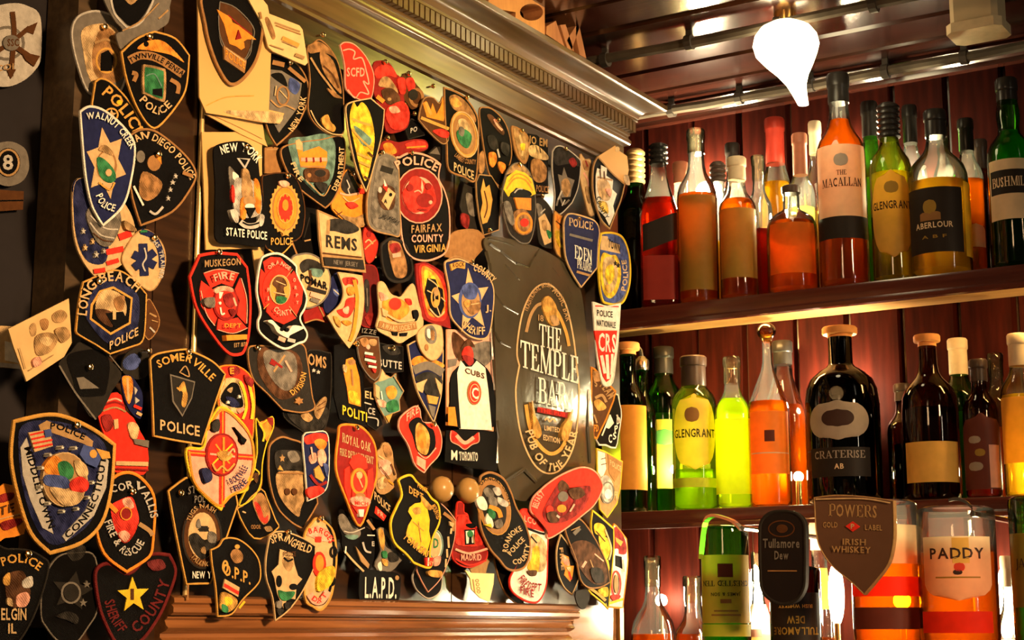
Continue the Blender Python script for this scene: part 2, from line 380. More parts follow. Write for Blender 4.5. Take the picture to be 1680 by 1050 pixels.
base, add = letter('a', '', [(895, 70), (935, 70)], 0, 0)
m = MB(); add(m, [(896, 56), (897, 43), (912, 34), (926, 76)]); add(m, [(919, 41), (928, 40), (942, 84), (931, 80)])
add(m, [(930, 66), (945, 42), (951, 44), (938, 82)]); add(m, [(945, 42), (951, 45), (962, 96), (951, 90), (945, 60)])
tag(m.build('carved_letter', lw, None, loc=base), 'carved orange wooden letter with slanted strokes, near the right end of the crown', 'letter', 'carved wooden letters')

# ------------------------------------------------------------------ shelves
XS = 2.42
Z1, Z2, Z3 = EZ + .531, EZ + .189, EZ - .20
def shelf(name, label, zt, zl, zu):
    t = empty(name, (2.52, 1.0, zt), label, 'shelf', 'red-brown bottle shelves')
    MB().box(XS + .01, XW, .15, 1.64, zu, zt).build('board', wood('shelf_board', (.30, .15, .05), (.45, .24, .09), .4, (26, 2, 26), .06), t)  # paler than the front edge: glow from below is put into the colour
    pr = [(.012, zt), (.003, zt - .001), (0, zt - .006), (.001, zl + .010), (-.003, zl + .006), (-.002, zl), (.012, zl)]
    m = MB(); k = len(pr); m.v += [Vector((XS + a, yy, b)) for yy in (.15, 1.64) for a, b in pr]
    m.f += [(i, i + 1, k + i + 1, k + i) for i in range(k - 1)] + [(k - 1, 0, k, 2 * k - 1), tuple(range(k)), tuple(range(k, 2 * k))[::-1]]
    m.build('front_edge', shelfwood, t, True)
shelf('shelf', 'upper red-brown shelf lit warmly from beneath', Z1, EZ + .4965, EZ + .522)
shelf('shelf', 'middle red-brown shelf above the hanging spirit measures', Z2, EZ + .160, EZ + .176)
t = empty('back_counter', (2.5, 1.0, 0), 'red-brown counter below the lowest row of bottles', 'counter')
MB().box(2.395, XW, .15, 1.64, Z3 - .03, Z3).build('worktop', shelfwood, t)
MB().box(2.42, XW, .15, 1.64, 0, Z3 - .03).build('body', darkwood, t)
t = empty('measure_rail', (2.2, .6, 0), 'dark wooden rail carrying the hanging spirit bottles, below the picture', 'rail')
MB().box(2.06, 2.385, .15, 1.14, Z3 - .03, Z3 + .004).build('rail', shelfwood, t)
MB().box(2.12, 2.385, .15, 1.14, 0, Z3 - .03).build('front_panel', darkwood, t)
# added lamp strips, hidden behind the front edge to brighten the shelf underside
for ya, yb, e_ in ((1.02, 1.16, 160), (.50, .66, 120)):
    t = empty('added_strip_light', (2.455, (ya + yb) / 2, EZ + .522), 'added unseen strip lamp under the upper shelf, ' + ('above the ball-stoppered decanter' if e_ > 150 else 'near its right end'), 'lamp', 'added strip lamps under the upper shelf')
    MB().box(2.445, 2.463, ya - .01, yb + .01, EZ + .516, EZ + .5215).build('housing', plain('strip_white', (.6, .5, .35), .4), t)
    MB().box(2.448, 2.460, ya, yb, EZ + .506, EZ + .516).build('diffuser', emit('strip_glow%d' % e_, (1, .58, .18), e_), t)
# ------------------------------------------------------------------ bottles
PROF = {   # (radius share, height share) from base to rim of the glass
 'std':  [(.82, 0), (.97, .012), (1, .03), (1, .61), (.98, .645), (.90, .68), (.74, .71), (.57, .74), (.48, .77), (.44, .81), (.43, .96), (.46, .965), (.46, .99)],
 'wide': [(.82, 0), (.97, .012), (1, .03), (1, .68), (.97, .715), (.86, .75), (.70, .775), (.56, .80), (.50, .83), (.49, .96), (.52, .965), (.52, .99)],
 'cone': [(.85, 0), (.98, .012), (1, .03), (1, .55), (.94, .585), (.80, .64), (.64, .70), (.52, .75), (.44, .79), (.40, .84), (.37, .97), (.40, .975), (.40, .99)],
 'tall': [(.82, 0), (.97, .012), (1, .03), (1, .60), (.97, .64), (.86, .68), (.66, .715), (.50, .75), (.43, .79), (.40, .84), (.385, .97), (.41, .975), (.41, .99)],
 'bulge':[(.82, 0), (.96, .012), (1, .03), (1, .57), (.97, .61), (.85, .65), (.66, .68), (.50, .705), (.46, .74), (.52, .79), (.51, .83), (.43, .88), (.40, .92), (.40, .97), (.42, .99)],
 'squat':[(.80, 0), (.95, .015), (1, .04), (1, .54), (.97, .61), (.88, .66), (.70, .70), (.50, .735), (.38, .77), (.33, .82), (.31, .97), (.35, .975), (.35, .99)],
 'jar':  [(.78, 0), (.95, .015), (1, .05), (1, .56), (.96, .64), (.84, .70), (.60, .745), (.40, .77), (.33, .79), (.32, .96), (.37, .965), (.37, .99)],
 'deca': [(.82, 0), (.98, .012), (1, .03), (1, .52), (.93, .56), (.72, .62), (.50, .68), (.32, .73), (.25, .77), (.23, .84), (.23, .9), (.3, .91), (.3, .92)],
}
def interp(prof, h):
    for (r0, h0), (r1, h1) in zip(prof, prof[1:]):
        if h0 <= h <= h1: return r0 + (r1 - r0) * ((h - h0) / max(h1 - h0, 1e-6))
    return prof[-1][0]
FRONT = {'f': 2.465, 'm': 2.528, 'b': 2.586}
GL = {'clear': (.93, .95, .90), 'green': (.22, .58, .10), 'dgreen': (.05, .20, .05), 'black': (.010, .008, .006), 'brown': (.30, .12, .03), 'lime': (.66, .80, .14)}
LQ = {'amber': (.86, .32, .02), 'gold': (.98, .68, .10), 'red': (.66, .08, .012), 'dark': (.28, .07, .02), 'orange': (1, .36, .02), 'lime': (.72, .88, .06), 'green': (.20, .55, .05), 'pale': (.98, .85, .40)}
PAP = {'cream': (.80, .62, .38), 'tan': (.34, .21, .035), 'white': (.85, .80, .66), 'black': (.02, .015, .012), 'yellow': (.85, .68, .08), 'gold': (.80, .48, .10), 'orange': (.85, .33, .04), 'brown': (.30, .15, .05), 'pink': (.75, .42, .32), 'dred': (.30, .03, .02), 'dred2': (.12, .03, .02), 'red': (.7, .06, .03), 'green': (.08, .25, .06), 'ink': (.05, .025, .02), 'grey': (.35, .30, .24)}
CAPM = {'black': plain('cap_black', (.02, .018, .016), .3), 'gold': plain('cap_gold', (.75, .5, .2), .3, .7, .1), 'cream': plain('cap_cream', (.7, .58, .38), .45), 'red': plain('cap_red', (.38, .035, .02), .35),
        'pink': plain('cap_pink', (.55, .22, .13), .4), 'cork': plain('cap_cork', (.75, .32, .09), .7), 'steel': steel, 'clear': clear('cap_clear', (.9, .85, .7)), 'dark': plain('cap_dark', (.06, .04, .03), .35), 'amber': clear('stopper_amber', (.8, .5, .15))}
def lab(m, prof, H, W, ex, rot, ang, a, h0, h1, shape, off, sy=1.0, n=14, sk=0.0):
    """One label wrapped on the bottle wall: half-angle a, share of height h0..h1, outline rect / oval / arch; sk slants it."""
    V, F = [], []
    nr = 12
    for j in range(nr + 1):
        t = j / nr; h = h0 + (h1 - h0) * t
        if shape == 'oval': k = math.sqrt(max(0, 1 - (2 * t - 1) ** 2)) ** .8
        elif shape == 'arch': k = 1 if t < .72 else max(0.02, math.sqrt(max(0, 1 - ((t - .72) / .28) ** 2)))
        else: k = 1
        for i in range(n + 1):
            s = (2 * i / n - 1) * k
            th = ang + a * s; hh = h + sk * s * (h1 - h0)
            r = interp(prof, hh) * W / 2 + off
            x, y = sup(th - rot, ex, r, sy); V.append((x * math.cos(rot) - y * math.sin(rot), x * math.sin(rot) + y * math.cos(rot), hh * H))
    F = [(j * (n + 1) + i, j * (n + 1) + i + 1, (j + 1) * (n + 1) + i + 1, (j + 1) * (n + 1) + i) for j in range(nr) for i in range(n)]
    m.add(V, F)
def bottle(label, px, top, w, row='f', st='std', gl='clear', lq=None, fill=.55, cap=('black', .88), labels=(), ex=2.0, rot=0.0, Z=None, X=None, group=None, inv=False, sy=1.0, base_v=None, band=None, pour=False, turn=0.0):
    X = X or FRONT[row]; Z = Z1 if Z is None else Z
    p = at_x(px, top, X); W = w * (p - EYE).length / math.hypot(FPX, HZ, px - 840); H = p.z - Z
    if inv: H = p.z - Z
    prof = PROF[st]
    t = empty('bottle', (X, p.y, Z if not inv else p.z), label, 'bottle', group)
    LOCAL.add(t.name)
    if inv: t.rotation_euler = (math.pi, 0, 0)
    ang = math.atan2(-p.y, -X) + turn                    # towards the room
    if inv: ang = -ang
    def put(m, name, mat, smooth=True, parent=None): return m.build(name, mat, parent or t, smooth)
    ih = .96
    m = MB().lathe([(r * W / 2, h * H) for r, h in prof], 32, ex, rot, sy=sy)
    put(m, 'glass', clear('glass_' + gl, GL[gl], transl=.045 if gl in ('clear', 'lime') else .02, edge=2.6 if gl in ('clear', 'lime') else 1.6))
    if lq:
        f0, f1 = (fill, .95) if inv else (.014, fill)
        rr = lambda h: max(.05, interp(prof, h) - .07) * W / 2
        q = [(rr(f0) * (1 if inv else .86), f0 * H)] + [(rr(h), h * H) for r, h in prof if f0 + .005 < h < f1] + [(rr(f1), f1 * H)]
        put(MB().lathe(q, 28, ex, rot, sy=sy), 'spirit', clear('spirit_' + lq, LQ[lq], .1, .34 if lq not in ('dark', 'red') else .2, 1.2, 1.5))
    if cap:
        c0 = cap[1]; cm = CAPM[cap[0]]; r0 = interp(prof, min(.95, c0 + .02)) * W / 2 + .0012
        kind = cap[2] if len(cap) > 2 else ''
        if kind == 'ball':
            cp = [(r0 * .7, c0), (r0 * 1.0, c0 + .01)] + [(r0 * 1.7 * math.cos(R(a)) + .0005, c0 + .06 + .048 * math.sin(R(a))) for a in range(-60, 91, 15)]
        elif kind == 'cork':
            cp = [(r0 * .96, c0), (r0 * .96, .955), (r0 * 1.35, .957), (r0 * 1.4, .965), (r0 * 1.4, .992), (r0 * 1.3, 1)]
        elif kind == 'bead':
            cp = [(r0, c0)]
            k = 0
            h = c0
            while h < .975: cp += [(r0 * 1.0, h), (r0 * 1.18, h + .008), (r0 * 1.18, h + .02), (r0 * .98, h + .028)]; h += .032
            cp += [(r0 * .98, .99), (r0 * .7, 1)]
        else:
            cp = [(r0, c0), (r0 * 1.02, c0 + .01), (r0 * 1.0, .93), (r0 * 1.08, .935), (r0 * 1.1, .945), (r0 * 1.1, .99), (r0 * .98, 1)]
        cap_o = put(MB().lathe([(r, h * H) for r, h in cp], 20), 'cap', cm)
        if kind == 'cork':
            for v in []: pass
        if band: put(MB().lathe([(r0 * 1.13, (.947) * H), (r0 * 1.13, .958 * H)], 20, cap=False), 'cap_band', CAPM[band], True)
    if pour:
        m = MB(); m.lathe([(.008, .985 * H), (.010, 1.0 * H), (.006, 1.02 * H)], 14); m.tube([(0, 0, H * 1.01), (-.004, 0, H * 1.06), (-.014, .004, H * 1.10), (-.02, .006, H * 1.09)], [.004, .0035, .003, .003], 8)
        put(m, 'pourer', steel)
    for L in labels:
        a, h0, h1, pc, shape = L[:5]; o = L[5] if len(L) > 5 else {}
        m = MB(); off = .0008 + o.get('lift', 0)
        aa = ang + R(o.get('dx', 0))
        if inv: h0, h1 = h0, h1
        lab(m, prof, H, W, ex, rot, aa, R(a), h0, h1, shape, off, sy, sk=o.get('sk', 0))
        lo = put(m, 'label', paper('paper_' + pc + str(o.get('tr', .35)), PAP[pc], o.get('tr', .35))); LOCAL.add(lo.name)
        for T in o.get('txt', ()):
            s, hc, hh, wd, ink = T[:5]      # words, centre share (of label), height share, half-width share, ink
            serif = len(T) > 5 and 's' in T[5]; flip = len(T) > 5 and 'i' in T[5]; bow = .10 if len(T) > 5 and 'b' in T[5] else 0
            v2, f2, _ = text2d(s, serif); V = []
            for x, y in v2:
                sx = (x * 2 - 1) * wd; yy = hc + (y - .5) * hh - bow * ((x * 2 - 1) ** 2) + bow * .5
                th = aa + R(a) * sx; h = h0 + (h1 - h0) * yy + o.get('sk', 0) * sx * (h1 - h0)
                if inv and not flip: th = aa - R(a) * sx; h = h0 + (h1 - h0) * (1 - yy)
                r = interp(prof, h) * W / 2 + off + .0005
                X_, Y_ = sup(th - rot, ex, r, sy); V.append((X_ * math.cos(rot) - Y_ * math.sin(rot), X_ * math.sin(rot) + Y_ * math.cos(rot), h * H))
            put(MB().add(V, f2), 'lettering', paper('paper_' + ink + '0.1', PAP[ink], .1), False, lo)
        for E_ in o.get('dec', ()):         # printed patches: (dx share, centre share, half-angle share, half-height share, paper, outline)
            m = MB(); hc = h0 + (h1 - h0) * E_[1]; dh = (h1 - h0) * E_[3]
            lab(m, prof, H, W, ex, rot, aa + R(a) * E_[0], R(a) * E_[2], hc - dh, hc + dh, E_[5], off + .0003, sy, 8, sk=o.get('sk', 0) * E_[2] / max(E_[3], .01) if o.get('sk') else 0)
            put(m, 'label_print', paper('paper_' + E_[4] + '0.1', PAP[E_[4]], .1), True, lo)
    return t
gU, gM, gL = 'bottles on the upper shelf', 'bottles on the middle shelf', 'bottles in the lowest row'
# upper shelf -------------------------------------------------------
B = lambda *a, **k: bottle(*a, **k, Z=Z1, group=gU)
B('dark green bottle with ringed black cap, half hidden by cabinet on upper shelf', 1042, 245, 62, 'b', 'tall', 'dgreen', 'dark', .6, ('gold', .80, 'bead'))
B('square amber whisky bottle with slanted black label, leftmost in front on upper shelf', 1080, 236, 64, 'f', 'cone', 'clear', 'red', .66, ('black', .87, 'bead'), [(44, .36, .52, 'black', 'rect', {'sk': .22, 'tr': .02}), (44, .04, .30, 'dred', 'rect', {'sk': 0.0, 'tr': .3})], ex=5, rot=R(25))
B('clear whisky bottle with big plain tan label beside the slanted black label', 1141, 213, 66, 'f', 'tall', 'clear', 'amber', .62, ('clear', .86), [(62, .07, .60, 'tan', 'rect', {'tr': .5})])
B('short clear bottle with copper top behind the big tan label', 1116, 267, 50, 'm', 'std', 'clear', 'amber', .5, ('pink', .86))
B('clear bottle with beaded dark stopper glowing white behind upper row', 1177, 266, 48, 'm', 'std', 'clear', 'gold', .45, ('dark', .86, 'bead'))
B('clear bottle with tall black cap behind the cream-capped bottle', 1201, 236, 52, 'b', 'tall', 'clear', 'gold', .5, ('black', .84))
B('amber bottle with cream cap and blank brown label on upper shelf', 1208, 259, 62, 'f', 'std', 'clear', 'amber', .70, ('cream', .84), [(66, .14, .62, 'tan', 'rect', {'tr': .3})])
B('clear bottle with grey cap just right of the cream-capped bottle', 1243, 256, 44, 'm', 'std', 'clear', 'red', .5, ('clear', .84))
B('golden bottle with long dark red capsule on the neck', 1270, 195, 62, 'b', 'cone', 'clear', 'gold', .66, ('red', .76), [(60, .1, .42, 'orange', 'rect')])
B('pale bottle with pink capsule behind the squat orange bottle', 1311, 220, 46, 'm', 'tall', 'clear', 'pale', .55, ('pink', .75), [(60, .30, .50, 'cream', 'rect', {'txt': [('IIIIII', .5, .6, .8, 'ink')]})])
B('squat round bottle glowing orange with square orange label', 1297, 306, 84, 'f', 'jar', 'clear', 'orange', .66, ('dark', .93), [(58, .16, .62, 'orange', 'rect', {'tr': .75})])
B('clear bottle with pale capsule close behind the tall cream-labelled whisky', 1336, 200, 44, 'b', 'tall', 'clear', 'pale', .5, ('cream', .82))
B('tall amber whisky bottle with square cream label and black base band', 1374, 122, 80, 'f', 'tall', 'clear', 'amber', .78, ('black', .86), [(68, .31, .64, 'cream', 'rect', {'tr': .25, 'txt': [('THE', .60, .07, .16, 'ink', 's'), ('MACALLAN', .47, .12, .70, 'ink', 's')], 'dec': [(0, .78, .24, .09, 'grey', 'oval')]}), (72, .21, .31, 'black', 'rect', {'tr': .05})])
B('green bottle with black cap behind the oval amber label on upper shelf', 1425, 168, 58, 'b', 'tall', 'green', 'lime', .6, ('black', .82))
B('lime bottle with oval amber label and beaded black stopper on upper shelf', 1456, 170, 68, 'f', 'std', 'lime', 'gold', .60, ('black', .80, 'bead'), [(64, .12, .60, 'gold', 'oval', {'tr': .5, 'txt': [('GLENGRANT', .60, .09, .88, 'ink')], 'dec': [(0, .8, .3, .07, 'tan', 'oval')]})])
B('clear bottle with glossy black cap behind the black-labelled whisky', 1491, 174, 50, 'b', 'tall', 'clear', 'pale', .5, ('black', .80))
B('wide clear whisky bottle with square black label and gold portrait', 1533, 182, 98, 'f', 'squat', 'clear', 'gold', .56, ('black', .84), [(58, .12, .50, 'black', 'rect', {'tr': .02, 'dx': -12, 'dec': [(-.1, .70, .22, .11, 'tan', 'oval'), (-.1, .56, .34, .07, 'brown', 'arch')], 'txt': [('ABERLOUR', .42, .09, .62, 'cream'), ('A B F', .24, .05, .4, 'tan')]}), (26, .10, .54, 'yellow', 'rect', {'tr': .6, 'dx': 78})])
B('clear bottle with green-grey cap behind the wide black-labelled bottle', 1545, 198, 40, 'b', 'std', 'clear', 'gold', .5, ('clear', .8))
B('amber bottle with black cap right of the wide black-labelled bottle', 1583, 196, 50, 'm', 'std', 'clear', 'amber', .62, ('black', .80), [(40, .2, .34, 'white', 'arch', {'dx': 20})])
B('dark brown bottle with dull cap left of the bright green bottle', 1607, 230, 44, 'b', 'std', 'brown', 'dark', .6, ('dark', .8))
B('green whiskey bottle with cream label and dark name band at right end of upper shelf', 1650, 130, 74, 'f', 'bulge', 'green', 'green', .72, ('black', .88), [(64, .24, .55, 'cream', 'rect', {'tr': .15, 'dec': [(0, .62, .9, .20, 'black', 'rect')], 'txt': [('BUSHMILLS', .62, .16, .8, 'cream', 's')]})])
# middle shelf -------------------------------------------------------
B = lambda *a, **k: bottle(*a, **k, Z=Z2, group=gM)
B('dark green bottle with orange-brown label and cork, half behind the cabinet', 1030, 563, 60, 'f', 'std', 'dgreen', 'green', .6, ('cork', .93, 'cork'), [(70, .13, .62, 'orange', 'rect', {'tr': .2})])
B('green bottle with bright metal pourer on middle shelf', 1053, 590, 46, 'm', 'std', 'green', 'green', .55, ('steel', .95), [], pour=True)
B('green bottle with glowing yellow-green label on middle shelf', 1088, 570, 60, 'b', 'wide', 'green', 'lime', .6, ('black', .84), [(66, .16, .56, 'yellow', 'rect', {'tr': .6, 'dec': [(0, .74, .5, .12, 'green', 'oval')]})])
B('lime bottle with oval amber label and dark neck on middle shelf', 1137, 585, 74, 'f', 'wide', 'lime', 'lime', .26, ('dark', .80), [(62, .25, .74, 'gold', 'oval', {'tr': .3, 'txt': [('GLENGRANT', .48, .11, .92, 'ink')], 'dec': [(-.1, .72, .3, .10, 'brown', 'oval')]}), (70, .14, .2, 'yellow', 'rect', {'tr': .5})])
B('clear bottle with large glowing bright yellow label', 1200, 586, 58, 'f', 'std', 'clear', 'lime', .72, ('clear', .82), [(80, .09, .58, 'yellow', 'rect', {'tr': .8})], ex=4, rot=R(24))
B('amber decanter with ball stopper and square orange label', 1257, 526, 68, 'f', 'deca', 'clear', 'amber', .56, ('amber', .88, 'ball'), [(62, .17, .50, 'orange', 'rect', {'tr': .25, 'dec': [(0, .60, .22, .09, 'dred2', 'rect'), (0, .33, .95, .01, 'cream', 'rect')]})])
B('amber bottle with black cap behind the ball-stoppered decanter', 1283, 560, 74, 'b', 'cone', 'clear', 'amber', .62, ('black', .86))
B('big round-shouldered black bottle with oval picture label and cork', 1377, 537, 122, 'f', 'jar', 'black', None, .5, ('cork', .94, 'cork'), [(50, .34, .56, 'grey', 'oval', {'tr': .02, 'dx': -8, 'dec': [(0, .55, .5, .22, 'ink', 'oval')]}), (50, .14, .30, 'black', 'rect', {'tr': .02, 'dx': -8, 'txt': [('CRATERISE', .76, .26, .8, 'grey', 's'), ('AB', .35, .18, .14, 'cream')]})])
B('small dark bottle behind the big black round-shouldered one', 1397, 613, 52, 'b', 'std', 'black', None, .5, ('dark', .84))
B('dark brown bottle with short cap left of the wide tan-labelled bottle', 1480, 630, 56, 'b', 'std', 'brown', 'dark', .5, ('dark', .86))
B('wide dark amber bottle with low plain tan label and orange cork', 1520, 550, 92, 'f', 'squat', 'brown', 'dark', .55, ('cork', .93, 'cork'), [(62, .10, .34, 'gold', 'rect', {'tr': .15})])
B('olive bottle with cream capsule behind the wide tan-labelled bottle', 1570, 556, 62, 'b', 'std', 'green', 'lime', .55, ('cream', .78))
B('bottle wrapped in ornate dark patterned label on middle shelf', 1604, 590, 58, 'f', 'std', 'brown', 'amber', .55, ('dark', .84), [(80, .06, .60, 'dred2', 'arch', {'tr': .05, 'dec': [(.5, .3, .25, .28, 'pink', 'rect'), (-.3, .3, .3, .06, 'grey', 'oval'), (-.3, .65, .25, .05, 'grey', 'oval'), (-.1, .48, .2, .05, 'tan', 'oval')]})])
B('clear bottle with clear cap behind the ornate dark label', 1632, 580, 50, 'b', 'std', 'clear', 'amber', .5, ('clear', .84))
B('yellow-labelled bottle with cream capsule at right end of middle shelf', 1668, 548, 64, 'f', 'std', 'clear', 'gold', .62, ('cream', .80), [(72, .20, .60, 'gold', 'rect', {'tr': .5})])
# lowest row ---------------------------------------------------------
B = lambda *a, **k: bottle(*a, **k, Z=Z3, group=gL)
B('clear bottle of amber spirit with pale stopper in the lower left of the shelves', 1070, 912, 74, 'f', 'squat', 'clear', 'orange', .60, ('clear', .84), [(50, .1, .44, 'ink', 'arch', {'tr': .05})])
B('short clear bottle half behind the hanging green bottle', 1135, 945, 60, 'b', 'std', 'clear', 'orange', .66, ('clear', .84), [(60, .1, .5, 'yellow', 'rect')])
B('slim clear bottle with white label between the hanging green and black bottles', 1242, 905, 44, 'f', 'tall', 'clear', 'pale', .6, ('clear', .85), [(70, .1, .74, 'white', 'rect', {'tr': .75, 'dec': [(-.2, .78, .35, .03, 'pink', 'rect'), (-.2, .68, .25, .02, 'ink', 'rect'), (-.1, .54, .3, .04, 'red', 'oval')]})])
B('amber bottle with yellow shoulder beside the black oval sign', 1342, 858, 58, 'b', 'std', 'clear', 'amber', .5, ('cream', .88), [(60, .62, .80, 'yellow', 'rect', {'tr': .6})])
B('pale glowing bottle between the hanging clear and green bottles', 1652, 912, 46, 'f', 'std', 'clear', 'pale', .6, ('cream', .85), [(60, .1, .6, 'white', 'rect', {'tr': .7})])
# ------------------------------------------------------------------ embroidered patches
PC = {'K': (.0032, .0026, .0026), 'N': (.014, .018, .075), 'W': (.80, .76, .66), 'C': (.60, .41, .20), 'G': (.62, .33, .07), 'Y': (.80, .53, .03), 'R': (.72, .035, .02), 'D': (.26, .016, .014),
      'O': (.85, .27, .03), 'B': (.09, .035, .012), 'T': (.40, .24, .10), 'E': (.17, .15, .125), 'L': (.022, .019, .016), 'V': (.03, .20, .07), 'A': (.14, .26, .22), 'U': (.06, .09, .28), 'P': (.80, .38, .27), 'M': (.13, .014, .014), 'S': (.48, .45, .40), 'Q': (.34, .17, .06)}
TH = lambda c: thread(c, PC[c])
def mottle(k):                              # fancy embroidery: little blocks of stitches in several shades of one colour
    nm = 'stitch_' + k; c = PC[k]
    if nm in MATS: return MATS[nm]
    m, nt, b_ = new_mat(nm); N = nt.nodes.new
    tc = N('ShaderNodeTexCoord'); wv = N('ShaderNodeTexWave'); wv.inputs['Scale'].default_value = 210; wv.inputs['Distortion'].default_value = 6; wv.inputs['Detail Scale'].default_value = .6; wv.bands_direction = 'DIAGONAL'
    n = N('ShaderNodeTexNoise'); n.inputs['Scale'].default_value = 95; n.inputs['Detail'].default_value = 2.5
    cr = N('ShaderNodeValToRGB'); E_ = cr.color_ramp.elements
    E_[0].position = .38; E_[0].color = (*[x * .42 for x in c], 1); E_[1].position = .66; E_[1].color = (*[min(1, x * 1.25 + .01) for x in c], 1)
    ma = N('ShaderNodeMath'); ma.operation = 'MULTIPLY_ADD'; ma.inputs[1].default_value = .14
    mb = N('ShaderNodeMath'); mb.operation = 'MULTIPLY'; mb.inputs[1].default_value = .88
    bp = N('ShaderNodeBump'); bp.inputs['Strength'].default_value = .5; bp.inputs['Distance'].default_value = .001
    lnk(nt, tc.outputs['Object'], wv.inputs['Vector']); lnk(nt, tc.outputs['Object'], n.inputs['Vector'])
    lnk(nt, n.outputs['Fac'], mb.inputs[0]); lnk(nt, wv.outputs['Fac'], ma.inputs[0]); lnk(nt, mb.outputs[0], ma.inputs[2])
    lnk(nt, ma.outputs[0], cr.inputs[0]); lnk(nt, cr.outputs[0], b_.inputs['Base Color'])
    lnk(nt, wv.outputs['Fac'], bp.inputs['Height']); lnk(nt, bp.outputs[0], b_.inputs['Normal'])
    b_.inputs['Roughness'].default_value = .7; b_.inputs['Specular IOR Level'].default_value = .06
    MATS[nm] = m; return m
FR = {0: (0, 0, 1), 1: (0, 0, 3.5), 2: (0, 280, 3.5), 3: (0, 560, 3.5), 4: (0, 760, 3.621), 5: (300, 0, 4.377), 6: (300, 200, 4.377), 7: (300, 400, 4.377), 8: (230, 560, 4.377), 9: (250, 790, 4.377),
      10: (420, 40, 4.377), 11: (420, 220, 4.377), 12: (420, 400, 4.377), 13: (400, 560, 4.377), 14: (420, 780, 4.377), 15: (600, 60, 4.377), 16: (600, 240, 4.377), 17: (600, 420, 4.377), 18: (600, 600, 4.377),
      19: (560, 780, 4.377), 20: (760, 140, 4.039), 21: (780, 380, 4.377), 22: (780, 580, 4.377), 23: (760, 760, 4.039), 24: (1000, 800, 4.2), 25: (1320, 780, 3.889)}
def crom(p, closed, n, corners=()):
    m = len(p); out = []
    for i in range(m if closed else m - 1):
        a, b = p[i], p[(i + 1) % m]
        q = p[(i - 1) % m] if closed or i > 0 else a; r = p[(i + 2) % m] if closed or i + 2 < m else b
        t0 = ((b[0] - q[0]) * .5, (b[1] - q[1]) * .5) if i not in corners else ((b[0] - a[0]) * .4, (b[1] - a[1]) * .4)
        t1 = ((r[0] - a[0]) * .5, (r[1] - a[1]) * .5) if (i + 1) % m not in corners else ((b[0] - a[0]) * .4, (b[1] - a[1]) * .4)
        for k in range(n):
            s = k / n; h1 = 2 * s ** 3 - 3 * s * s + 1; h2 = s ** 3 - 2 * s * s + s; h3 = 3 * s * s - 2 * s ** 3; h4 = s ** 3 - s * s
            out.append((h1 * a[0] + h2 * t0[0] + h3 * b[0] + h4 * t1[0], h1 * a[1] + h2 * t0[1] + h3 * b[1] + h4 * t1[1]))
    if not closed: out.append(p[-1])
    return out
def pr(f): return [(f[i], f[i + 1]) for i in range(0, len(f), 2)]
def ell(cx, cy, rx, ry, rot=0, n=22):
    c, q = math.cos(R(rot)), math.sin(R(rot)); o = []
    for i in range(n):
        a = 2 * math.pi * i / n; x, y = rx * math.cos(a), ry * math.sin(a); o.append((cx + x * c - y * q, cy + x * q + y * c))
    return o
def t(txt, x0, y0, x1, y1, h, col='G', fnt='', nm='lettering'): return ('t', txt, x0, y0, x1, y1, h, col, fnt, nm)
def a(txt, pts, h, col='G', nm='lettering'): return ('a', txt, pts, h, col, nm)
def g(pts, col, nm='emblem'): return ('g', pts, col, nm)
def b(pts, col, nm='emblem'): return ('b', pts, col, nm)
def e(cx, cy, rx, ry, col, rot=0, nm='disc'): return ('e', cx, cy, rx, ry, col, rot, nm)
def o(cx, cy, rx, ry, w, col, rot=0, nm='ring'): return ('o', cx, cy, rx, ry, w, col, rot, nm)
def l(pts, w, col, nm='stripe'): return ('l', pts, w, col, nm)
def s(cx, cy, rx, ry, n, inner, col, rot=-90, nm='star'): return ('s', cx, cy, rx, ry, n, inner, col, rot, nm)
PINM = plain('pin_brass', (.9, .68, .32), .18, 1, .05)
GP = 'cloth patches pinned on the cabinet'
